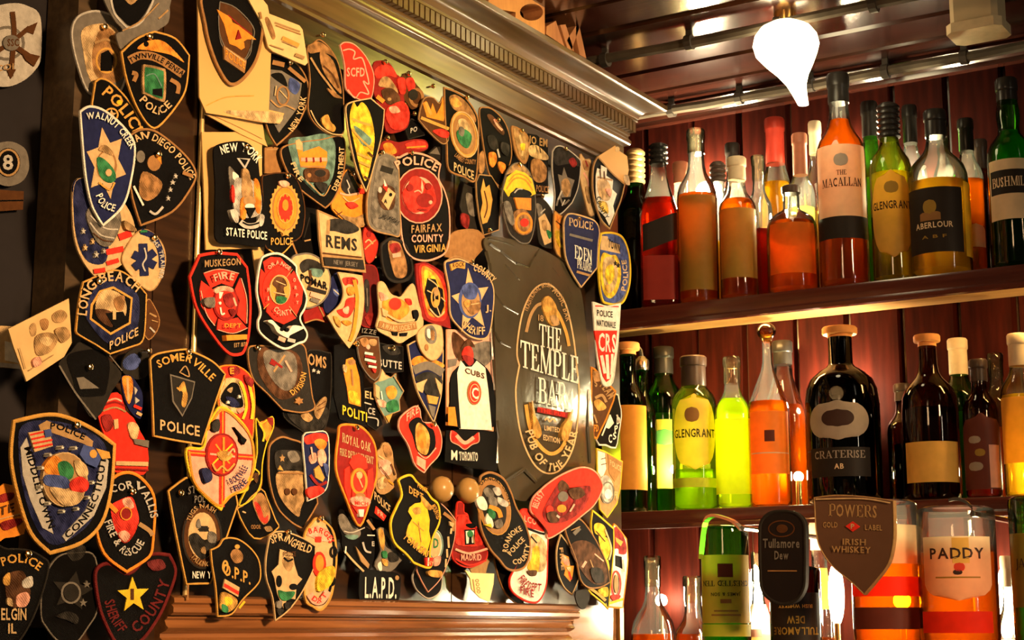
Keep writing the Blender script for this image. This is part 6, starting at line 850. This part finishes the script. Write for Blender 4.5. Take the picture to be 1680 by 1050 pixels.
# the clear-fronted plastic bag with printed oval
bagm = plain('bag_plastic', (.048, .040, .024), .22, 0, .45, 16, 1.0)
for n_ in bagm.node_tree.nodes:
    if n_.type == 'BUMP': n_.inputs['Distance'].default_value = .0022
bagm.node_tree.nodes['Principled BSDF'].inputs['Specular IOR Level'].default_value = .4
bag = P(0, 'plastic_bag', 'large dark grey plastic bag printed with cream oval and pub lettering', 4, [792, 400, 800, 388, 835, 392, 868, 402, 885, 408, 915, 425, 940, 450, 952, 480, 958, 520, 966, 600, 972, 700, 974, 770, 950, 790, 890, 815, 860, 822, 838, 815, 820, 780, 812, 740, 812, 660, 810, 560, 808, 480, 802, 430], 'L', None, sm=3, cat='bag', grp=None, mat=bagm, tilt=.4, els=[
  l([850, 600, 844, 640, 848, 690, 858, 730, 876, 764, 898, 777, 920, 768, 938, 735, 946, 690, 948, 640, 944, 600, 938, 550, 926, 500, 908, 473, 890, 466, 872, 478, 857, 508, 849, 545, 846, 580, 850, 600], 2.6, 'C', 'oval_border'),
  l([861, 545, 868, 518, 878, 502, 888, 498], 5, 'T', 'arc'), l([905, 502, 916, 520, 926, 545, 931, 568], 5, 'G', 'arc'), l([860, 664, 866, 700, 878, 726, 898, 744, 916, 738, 928, 716, 934, 690], 6, 'G', 'arc'), a('TRADITIONAL IRISH', [862, 512, 876, 482, 892, 471, 900, 474], 7, 'T'), a('MUSIC BAR', [902, 478, 914, 492, 926, 528], 8, 'T'), b([886, 496, 896, 486, 908, 500, 914, 530, 900, 534, 890, 516], 'G'), t('18', 879, 526, 888, 528, 10, 'T'), b([898, 520, 908, 518, 914, 532, 904, 534], 'T'),
  t('THE', 880, 568, 916, 577, 37, 'W', 's'), t('TEMPLE', 849, 602, 944, 630, 44, 'W', 's'), t('BAR', 878, 661, 924, 671, 42, 'W', 's'), l([876, 672, 926, 682], 9, 'D'), t('THE PUB', 880, 676, 922, 684, 7, 'R'), l([888, 690, 892, 686, 896, 692, 901, 687, 906, 693], 3, 'C'), t('LIMITED', 887, 706, 912, 710, 8, 'C'), t('EDITION', 885, 722, 912, 728, 9, 'C'),
  b([866, 660, 871, 680, 878, 695, 882, 712, 875, 720, 868, 710, 868, 695], 'G', 'violin'), l([866, 658, 871, 684], 2.4, 'C'), b([930, 676, 928, 700, 926, 715, 918, 724, 914, 714, 918, 698, 924, 690], 'G', 'violin'), l([932, 672, 927, 692], 2.4, 'C'), a('PUB OF THE YEAR', [854, 708, 866, 744, 884, 768, 900, 773, 918, 764, 932, 738, 940, 708], 13, 'C')])
random.seed(3)
# creases of the film standing proud of the bag
def crease(pts, w, h):
    q = [at_y(u, v, bag.location.y - .0022) for u, v in pts]
    m = MB()
    for p0, p1 in zip(q, q[1:]):
        d = (p1 - p0).normalized(); n_ = Vector((-d.z, 0, d.x)) * w
        m.add([p0 - n_, p0 + Vector((0, -h, 0)), p0 + n_, p1 - n_, p1 + Vector((0, -h * .6, 0)), p1 + n_], [(0, 1, 4, 3), (1, 2, 5, 4)])
    m.build('crease', bagm, bag)
for pts, w, h in (([(802, 400), (820, 412), (845, 432), (866, 438), (876, 420), (884, 408)], .003, .004), ([(796, 412), (802, 432), (806, 470)], .003, .004), ([(800, 392), (826, 398), (842, 404)], .0025, .003), ([(828, 434), (848, 456), (853, 460)], .0015, .002), ([(810, 480), (825, 500), (850, 515)], .0016, .002), ([(812, 545), (820, 560), (838, 570)], .002, .002), ([(830, 790), (860, 770), (880, 790)], .003, .003), ([(815, 690), (818, 720), (816, 760)], .0025, .003), ([(966, 640), (964, 700), (968, 760)], .003, .003), ([(905, 440), (930, 470), (945, 510)], .004, .002), ([(806, 520), (808, 590), (811, 640)], .002, .003)):
    crease(pts, w, h)

P(19, 'police_patch', 'black shield patch with thick yellow rim and yellow figure reading YONKERS', 6, [400, 40, 420, 15, 490, -5, 540, 50, 600, 105, 640, 160, 690, 210, 700, 330, 650, 450, 630, 560, 640, 650, 600, 665, 510, 630, 460, 570, 370, 480, 345, 340, 390, 220, 425, 140], 'K', 'Y', 2.4, c=(0, 12), els=[
  g([520, 200, 560, 195, 575, 150, 600, 200, 625, 320, 620, 400, 632, 460, 600, 575, 560, 550, 480, 470, 455, 420, 470, 360, 500, 310, 470, 260, 480, 230], 'Y'), b([500, 240, 550, 230, 560, 270, 520, 280], 'G'), b([555, 140, 600, 180, 640, 230, 620, 250, 580, 210], 'G'), l([500, 330, 580, 400], 6, 'G'), l([540, 330, 560, 480], 6, 'G'), t('DEPT', 470, 125, 572, 185, 52, 'G'), t('POLICE', 530, 85, 600, 130, 36, 'G'), a('YONKERS', [418, 445, 500, 520, 595, 590], 52, 'G'), g([585, 590, 640, 590, 630, 650, 590, 650], 'R'), l([605, 590, 602, 650], 10, 'W'), a('MOUNTED', [620, 220, 650, 280, 665, 320], 36, 'G'), t('NY', 600, 640, 640, 650, 30, 'C')])
P(19, 'shield_patch', 'black shield patch with thin pale rim and cream half-disc, behind the yellow-rimmed one', 4, [660, 190, 740, 230, 815, 320, 805, 460, 760, 620, 700, 750, 615, 840, 560, 740, 535, 640, 600, 400], 'K', 'P', 1.0, c=(2, 6), els=[e(665, 500, 58, 110, 'W'), e(660, 500, 44, 90, 'C'), o(664, 500, 56, 106, 9, 'A'), t('D', 648, 520, 685, 520, 70, 'V'), l([720, 270, 790, 330, 785, 400], 24, 'Q'), g([760, 330, 795, 345, 785, 375, 765, 360], 'C'), t('ONTARIO', 755, 470, 800, 480, 0.1, 'C') if 0 else l([750, 440, 755, 520], 14, 'C'), l([740, 530, 742, 590], 14, 'C'), l([732, 600, 728, 660], 12, 'C'), l([770, 380, 765, 420], 14, 'C'), b([600, 690, 640, 680, 700, 690, 690, 730, 640, 730, 605, 715], 'G'), b([640, 600, 690, 580, 680, 640, 640, 650], 'P')])
P(19, 'rim_patch', 'dark round-bottomed patch with grey rims below the yellow-rimmed shield', 2, [505, 720, 560, 640, 700, 650, 715, 780, 690, 850, 620, 885, 560, 850, 520, 800], 'K', 'S', 1.2, els=[l([540, 680, 580, 780, 615, 835], 9, 'T')])
P(19, 'bell_patch', 'red bell-shaped patch with small white window picture and dark lettering', 4, [825, 200, 850, 188, 872, 205, 875, 260, 900, 280, 920, 340, 1000, 400, 1040, 500, 1035, 600, 960, 650, 880, 660, 800, 610, 785, 520, 810, 400, 815, 300], 'D', 'R', 1.3, els=[l([815, 290, 900, 285], 12, 'R'), b([830, 300, 890, 300, 960, 400, 1000, 500, 830, 500, 810, 430], 'R'), g([872, 390, 948, 385, 945, 495, 875, 500], 'K'), g([880, 400, 940, 395, 935, 485, 885, 490], 'W'), b([890, 410, 915, 395, 935, 425, 915, 450, 895, 440], 'V'), g([905, 440, 920, 440, 922, 490, 900, 490], 'K'), l([930, 430, 940, 490], 8, 'Q'), b([880, 355, 920, 345, 950, 365, 920, 380], 'K'), l([800, 530, 900, 560, 1035, 525], 16, 'P'), t('MADRID', 840, 610, 985, 610, 46, 'P'), l([800, 600, 900, 645, 1020, 610], 12, 'R')])
P(19, 'yellow_note', 'small yellow torn note with faint writing under the red bell patch', 3, [880, 680, 930, 700, 1090, 705, 1085, 780, 1055, 908, 990, 880, 930, 820, 918, 740], 'C', None, sm=0, cat='note', grp='papers pinned on the cabinet', mat=plain('yellow_note', (.85, .68, .28), .55), els=[l([935, 745, 950, 850], 8, 'T'), t('OOOD', 950, 745, 965, 850, 26, 'Q', 'p')])
P(19, 'tan_scrap', 'small tan scrap between the red bell patch and the yellow note', 2, [900, 640, 1060, 560, 1075, 580, 1045, 640, 1030, 700, 930, 705], 'T', None, sm=0, cat='paper scrap', grp='papers pinned on the cabinet')
P(23, 'police_patch', 'black elongated patch reading ROANOKE POLICE COUNTY with round orange seal', 5.5, [104, 110, 122, 74, 180, 58, 260, 100, 310, 190, 345, 290, 400, 390, 435, 510, 430, 620, 400, 690, 340, 715, 280, 700, 230, 640, 170, 570, 115, 450, 98, 340, 104, 230], 'K', 'Q', 2.4, els=[
  e(195, 285, 108, 196, 'G', -12), e(195, 285, 104, 190, 'Q', -12), a('OANOKE COUNTY', [110, 150, 150, 115, 220, 130, 270, 200, 292, 290], 26, 'K'), e(192, 290, 78, 150, 'L', -12), b([120, 180, 150, 160, 190, 200, 180, 230, 140, 220], 'E'), b([180, 170, 220, 160, 240, 200, 210, 215], 'S'), b([150, 220, 200, 230, 210, 280, 170, 290], 'E'), b([215, 225, 280, 260, 270, 290, 220, 270], 'S'), b([70, 240, 110, 220, 140, 270, 135, 310, 90, 300], 'W'), l([150, 290, 210, 310, 230, 360], 30, 'O'), b([130, 370, 150, 330, 180, 400, 170, 430, 140, 410], 'W'), b([190, 390, 230, 370, 240, 420, 200, 430], 'E'), g([120, 410, 160, 400, 170, 430], 'Y'), b([150, 300, 190, 330, 180, 370, 145, 340], 'V'),
  a('ROANOKE', [268, 590, 280, 530, 310, 480, 368, 445], 36, 'C'), a('POLICE', [292, 615, 330, 565, 385, 510], 34, 'C'), a('COUNTY', [300, 668, 350, 665, 395, 625, 418, 540], 34, 'C')])
P(23, 'red_dish_patch', 'large glossy red oval patch with dark red motor picture, tilted outwards', 6, [440, 320, 450, 240, 500, 180, 600, 100, 720, 40, 800, 25, 870, 55, 915, 130, 910, 190, 860, 280, 780, 350, 680, 430, 560, 500, 545, 440, 500, 380], 'R', 'P', 1.4, els=[b([610, 150, 650, 110, 700, 160, 830, 150, 820, 240, 760, 330, 660, 390, 560, 395, 520, 350, 530, 290], 'D'), b([620, 140, 650, 112, 690, 150, 680, 190, 630, 190], 'B'), o(655, 270, 70, 100, 12, 'M', 30), e(650, 220, 34, 34, 'E'), e(640, 300, 30, 26, 'O'), e(560, 310, 24, 30, 'R'), b([540, 330, 600, 320, 620, 380, 560, 390], 'B'), b([680, 180, 760, 160, 790, 210, 720, 240], 'B'), l([690, 320, 720, 270], 12, 'P'), l([600, 345, 620, 360], 14, 'S'), a('BELFAST', [470, 300, 500, 230, 520, 210], 40, 'P'), l([460, 330, 540, 430, 560, 470], 26, 'R')], tilt=4)
P(23, 'fire_patch', 'white and red oblong FIRE DEPT patch with yellow flame, under the red oval', 5, [370, 320, 420, 305, 490, 350, 550, 450, 552, 600, 545, 800, 500, 910, 440, 925, 360, 890, 310, 840, 300, 770, 330, 700, 400, 560, 380, 430], 'W', 'R', 2.0, els=[b([375, 325, 430, 315, 500, 370, 530, 450, 470, 440, 400, 420], 'R'), t('LCO', 395, 385, 475, 410, 40, 'P'), l([410, 430, 490, 460, 530, 470], 14, 'K'), b([440, 480, 500, 490, 540, 560, 530, 700, 460, 720, 430, 680], 'C'), b([450, 560, 490, 560, 490, 700, 450, 725, 415, 690, 440, 630], 'Y'), l([435, 485, 475, 530], 8, 'K'), b([410, 715, 470, 710, 465, 745, 430, 745], 'B'), a('FIRE DEPT', [345, 770, 400, 830, 495, 850], 52, 'D'), t('FIRE', 360, 860, 450, 890, 48, 'D')])
P(23, 'rim_patch', 'dark round patch edge showing left of the white FIRE DEPT patch', 2, [200, 640, 230, 620, 330, 700, 360, 850, 400, 940, 330, 920, 250, 820], 'K', 'Q', 1.2, sm=3)
P(23, 'leaf_shape_patch', 'narrow pointed black patch with orange flame figure, right of the white FIRE DEPT patch', 4, [612, 580, 640, 470, 690, 540, 740, 640, 768, 720, 750, 790, 715, 872, 660, 820, 620, 720], 'K', 'C', 1.4, c=(1, 6), els=[g([645, 600, 690, 620, 700, 680, 725, 680, 715, 750, 700, 785, 660, 740, 670, 700, 640, 660], 'O'), b([650, 610, 690, 640, 690, 680, 655, 660], 'P'), l([690, 720, 705, 770], 12, 'R'), a('FIRE', [625, 560, 632, 640, 640, 710], 24, 'T'), b([670, 690, 700, 690, 695, 720], 'C')])
P(23, 'axe_patch', 'large black patch with faint crossed axes, tan rim, near lower right corner', 5, [670, 450, 700, 400, 760, 365, 830, 440, 900, 560, 950, 680, 965, 790, 900, 825, 820, 825, 770, 770, 740, 640], 'K', 'Q', 1.6, c=(6,), els=[b([700, 560, 780, 510, 880, 560, 940, 690, 940, 790, 860, 800, 780, 720], 'B'), l([780, 690, 805, 650], 16, 'P'), l([860, 600, 920, 650], 8, 'P'), l([830, 640, 860, 720], 6, 'T'), l([720, 470, 760, 430], 26, 'E'), b([830, 700, 900, 700, 920, 780, 860, 790], 'L'), t('AXE', 712, 475, 765, 435, 26, 'T') if 0 else l([700, 445, 760, 420], 6, 'T')])
P(23, 'yellow_rim_patch', 'black patch with yellow rim and yellow skeletal figure at lower right corner', 4, [840, 440, 850, 310, 900, 350, 990, 430, 992, 560, 975, 760, 955, 970, 920, 930, 820, 840, 880, 800, 930, 780, 890, 600], 'K', 'Y', 1.9, c=(1, 3, 6), sm=3, els=[b([860, 410, 890, 395, 930, 420, 940, 480, 900, 480, 865, 460], 'Y'), b([890, 480, 950, 500, 970, 560, 940, 640, 910, 590], 'Y'), l([870, 450, 930, 520], 8, 'B'), l([930, 440, 970, 560, 955, 640], 10, 'C'), l([940, 640, 950, 700, 930, 740], 14, 'Y'), l([770, 800, 860, 850, 930, 910], 18, 'G'), b([880, 840, 940, 820, 945, 880, 910, 880], 'Y')])
P(23, 'fire_patch', 'white and red pointed patch with tan rim at the cabinet\'s lower right edge', 3, [985, 420, 1010, 415, 1075, 500, 1085, 640, 1070, 800, 1050, 960, 1000, 960, 930, 940, 960, 860, 985, 600], 'W', 'O', 1.8, c=(2, 5), sm=2, els=[b([990, 440, 1020, 430, 1065, 510, 1070, 600, 1000, 580], 'D'), g([1000, 490, 1050, 520, 1035, 550, 1005, 520], 'G'), g([1000, 610, 1040, 620, 1045, 700, 1000, 680], 'K'), b([995, 570, 1015, 570, 1015, 605, 995, 605], 'W'), o(1000, 800, 36, 90, 12, 'R'), e(1000, 800, 14, 60, 'T'), b([965, 880, 1000, 870, 1030, 880, 1000, 915, 975, 905], 'R'), l([930, 935, 1045, 900], 16, 'Y'), l([1040, 640, 1050, 720], 10, 'P')])
P(23, 'black_scrap', 'small black cloth scrap hanging over the ledge near lower right corner', 6.2, [740, 850, 820, 840, 830, 900, 800, 965, 770, 960, 745, 920], 'L', None, sm=2)
# ------------------------------------------------------------------ hanging spirit bottles and pump signs in front of the lowest row
gO = 'upside-down spirit bottles over the measures'
XO = 2.15
def optic(label, *a_, **k):
    b_ = bottle(label, *a_, **k, inv=True, X=XO, Z=Z3 + .085, group=gO)
    W_ = .012
    m = MB(); zb = b_.location.z - (Z3 + .06)
    m.lathe([(.016, zb - .03), (.018, zb - .02), (.018, zb + .03), (.012, zb + .035), (.012, zb + .06)], 16)
    m.build('measure', steel, b_, True)
    return b_
optic('green bottle hanging upside down with mustard label and dark seal', 1188, 862, 80, 'f', 'std', 'green', 'green', .28, None, [(70, .165, .53, 'gold', 'rect', {'tr': .45, 'txt': [('CRESTED TEN', .42, .08, .85, 'ink', 'si'), ('JAMES & SON', .58, .05, .5, 'ink', 'i')], 'dec': [(0, .23, .25, .10, 'dred2', 'rect'), (0, .68, .18, .03, 'brown', 'rect'), (0, .88, .5, .012, 'brown', 'rect'), (0, .82, .4, .012, 'brown', 'rect')]}), (72, .535, .6, 'yellow', 'rect', {'tr': .5})])
optic('black bottle hanging upside down beneath the dark oval sign', 1303, 930, 84, 'f', 'std', 'black', None, .3, None, [(64, .18, .60, 'black', 'rect', {'tr': .02, 'txt': [('TULLAMORE', .62, .12, .85, 'tan', 'i'), ('DEW', .44, .12, .3, 'tan', 'i'), ('IRISH WHISKEY', .22, .06, .6, 'gold', 'i')]})])
optic('clear bottle of red-gold spirit hanging behind the shield-shaped plaque', 1448, 822, 112, 'f', 'std', 'clear', 'orange', .24, None, [(70, .36, .45, 'red', 'rect', {'tr': .6}), (66, .50, .60, 'dred2', 'rect', {'tr': .08}), (66, .12, .30, 'cream', 'rect', {'tr': .4})])
optic('wide clear bottle hanging upside down with cream arched label, amber spirit', 1566, 832, 128, 'f', 'std', 'clear', 'amber', .22, None, [(54, .15, .45, 'cream', 'arch', {'tr': .4, 'txt': [('PADDY', .74, .17, .74, 'ink')], 'dec': [(-.05, .48, .14, .07, 'red', 'oval'), (.0, .56, .12, .04, 'ink', 'oval'), (-.1, .22, .22, .2, 'gold', 'rect'), (0, .64, .6, .012, 'tan', 'rect')]}), (58, .50, .60, 'red', 'rect', {'tr': .6, 'dx': 6})])
optic('green bottle hanging upside down with tan label, cut by right edge', 1696, 815, 86, 'f', 'std', 'green', 'green', .3, None, [(70, .17, .5, 'tan', 'rect', {'tr': .35, 'txt': [('JAMESON', .6, .12, .7, 'ink', 's')]})])
# metal straps that hold the hanging bottles
def strap(label, pts, w, dx):
    q = [at_x(u, v, XO - dx) for u, v in pts]; t_ = empty('bottle_strap', q[0], label, 'bracket', 'metal straps on the hanging bottles')
    m = MB(); n = len(q)
    for p in q: m.v += [p + Vector((-w * 0, 0, 0)), p + Vector((w, 0, 0)), p + Vector((w, 0, -.004)) , p + Vector((0, 0, -.004))]
    m.f += [(4 * i + k, 4 * i + (k + 1) % 4, 4 * i + 4 + (k + 1) % 4, 4 * i + 4 + k) for i in range(n - 1) for k in range(4)] + [(0, 1, 2, 3), (4 * n - 4, 4 * n - 3, 4 * n - 2, 4 * n - 1)]
    m.build('strap', steel, t_, False)
    MB().tube([q[-1] + Vector((.01, 0, 0)), Vector((XS - .02, q[-1].y, q[-1].z)), Vector((XS - .004, q[-1].y, Z2 - .02))], .004).build('arm', steel, t_, True)
m = crom([(1146, 912), (1149, 880), (1154, 852), (1166, 843), (1182, 846), (1200, 853), (1213, 866)], False, 3)
strap('pale metal strap bent over the hanging green bottle', m,   .016, .052)
strap('thin brass wire hook over the wide hanging clear bottle', crom([(1556, 818), (1570, 816), (1586, 822), (1594, 832), (1592, 842)], False, 3), .004, .062)
signw = plain('sign_brown', (.105, .052, .03), .35, 0, .12)
P(0, 'shield_plaque', 'brown shield-shaped bar sign with pale lettering and small red diamond', 0, [1340, 817, 1375, 813, 1420, 815, 1470, 822, 1471, 860, 1470, 890, 1462, 925, 1440, 955, 1422, 976, 1400, 955, 1370, 930, 1350, 900, 1343, 870], 'Q', 'T', 1.3, c=(0, 3, 8), X=XO - .075, cat='sign', grp=None, th=.010, mat=signw, els=[
  t('POWERS', 1364, 847, 1443, 850, 20, 'T', 's'), t('GOLD', 1355, 866, 1379, 866, 9, 'T'), t('LABEL', 1424, 870, 1452, 871, 9, 'T'), g([1392, 864, 1404, 856, 1416, 865, 1404, 873], 'R'), t('P', 1401, 868, 1407, 868, 8, 'C'), t('IRISH', 1388, 894, 1426, 895, 10, 'T'), t('WHISKEY', 1370, 906, 1434, 908, 10, 'T'), l([1344, 820, 1420, 819, 1466, 826], 2, 'C', 'edge_line')])
P(0, 'oval_sign', 'dark stadium-shaped bar sign with ring rim and two-word gothic title', 0, [1250, 885, 1252, 858, 1266, 842, 1288, 838, 1310, 842, 1324, 858, 1326, 890, 1326, 940, 1324, 965, 1312, 985, 1290, 993, 1268, 985, 1254, 968, 1251, 940], 'K', 'L', 3.2, X=XO - .07, cat='sign', grp=None, th=.010, mat=plain('sign_black', (.006, .004, .004), .5), els=[
  o(1287, 868, 22, 14, 2, 'B'), e(1288, 868, 9, 7, 'B'), t('Tullamore', 1257, 899, 1317, 899, 15, 'E'), t('Dew', 1276, 918, 1299, 918, 14, 'E'), l([1265, 937, 1313, 937], 2, 'Q')])
# ------------------------------------------------------------------ lamps
hot = emit('lamp_white', (1, .80, .46), 13)
XB = 2.28
p = at_x(1290, 92, XB); bb = at_x(1318, 172, XB); bz = at_x(1290, 36, XB).z
t_ = empty('hanging_lamp', (XB, p.y, ZC), 'bright hanging bulb and its glow shaped as one teardrop above the bottles', 'lamp')
H_ = bz - bb.z
prof = [(.008, 0), (.011, .12 * H_), (.015, .24 * H_), (.024, .37 * H_), (.037, .50 * H_), (.047, .62 * H_), (.051, .73 * H_), (.048, .83 * H_), (.039, .92 * H_), (.024, .98 * H_), (.004, H_)]  # outline widened and tapered to hold the bulb's glow and light streak
m = MB().lathe(prof, 32)
for v in m.v:
    k = v.z / H_; v.x += XB; v.y += bb.y + (p.y - bb.y) * min(1, k / .6); v.z += bb.z
m.build('bulb', hot, t_, True)
MB().lathe([(.016, -.004), (.018, .004), (.018, .02), (.006, .03), (.005, ZC - bz + .001)], 18, c=(XB, p.y, bz)).build('socket', brass, t_, True)
def bulb(px, py, X, r, s_, col, label, zb, el=1.0):
    p = at_x(px, py, X); t_ = empty('shelf_lamp', (p.x, p.y, zb), label, 'lamp', 'small bare bulbs behind the bottles')
    MB().lathe([(r * max(.05, math.sin(R(a))), -r * el * math.cos(R(a))) for a in range(0, 181, 15)], 16, c=p).build('bulb', emit('bulb_%s_%s' % (s_, col), col, s_ * 1.5), t_, True)
    MB().lathe([(.016, 0), (.016, .004), (.005, .006), (.005, p.z - r * el * .8 - zb)], 12, c=(p.x, p.y, zb)).build('lamp_base', brass, t_, True)
wc = (1, .82, .5); yc = (1, .86, .35)
bulb(1160, 316, 2.592, .020, 420, wc, 'bare bulb glowing white behind the big tan label on the upper shelf', Z1)
bulb(1290, 352, 2.545, .008, 800, wc, 'bare bulb glowing behind the squat orange bottle on the upper shelf', Z1)
bulb(1524, 318, 2.603, .010, 900, wc, 'bare bulb glowing behind the wide black-labelled bottle', Z1)
bulb(1399, 255, 2.597, .009, 350, wc, 'bare bulb hidden behind the tall cream-labelled whisky bottle', Z1)
bulb(1195, 745, 2.555, .011, 520, yc, 'bare bulb behind the bright yellow label on the middle shelf', Z2)
bulb(1310, 782, 2.52, .008, 500, yc, 'tiny bare bulb shining beside the black round-shouldered bottle', Z2)
bulb(1108, 770, 2.54, .008, 420, yc, 'bare bulb behind the green bottles on the middle shelf', Z2)
bulb(1690, 780, 2.57, .010, 350, yc, 'bare bulb behind the last yellow-labelled bottle', Z2)
bulb(1240, 985, 2.56, .013, 160, wc, 'tall bulb shaped as the glow behind the slim white-labelled bottle', Z3, 4.5)  # this and the next two: stretched tall to stand for lit frosted bottles
bulb(1372, 975, 2.44, .012, 160, wc, 'tall bulb shaped as the glow left of the shield-shaped plaque', Z3, 4.0)
bulb(1650, 990, 2.56, .014, 170, wc, 'tall bulb shaped as the glow between the hanging clear and green bottles', Z3, 4.0)
bulb(1085, 985, 2.585, .010, 300, wc, 'bare bulb low behind the pale-stoppered bottle', Z3)
bulb(1480, 985, 2.45, .013, 350, wc, 'bare bulb behind the red-banded hanging bottle', Z3)

bulb(1372, 645, 2.595, .012, 900, wc, 'added unseen bulb behind the black round-shouldered bottle', Z2)  # added out of sight to brighten the shelf underside and wall
# added unseen yellow spotlight, placed only to make glints along the crown
sl = D.lights.new('crown_glint_light', 'SPOT'); sl.energy = 7; sl.color = (1, .82, .10); sl.shadow_soft_size = .025; sl.spot_size = R(50); sl.spot_blend = .5
so = D.objects.new('crown_glint_light', sl); COL.objects.link(so); so.location = (2.26, .80, ZC - .03)
so.rotation_euler = (Vector((1.86, YF - .03, EZ + .82)) - so.location).to_track_quat('-Z', 'Y').to_euler()
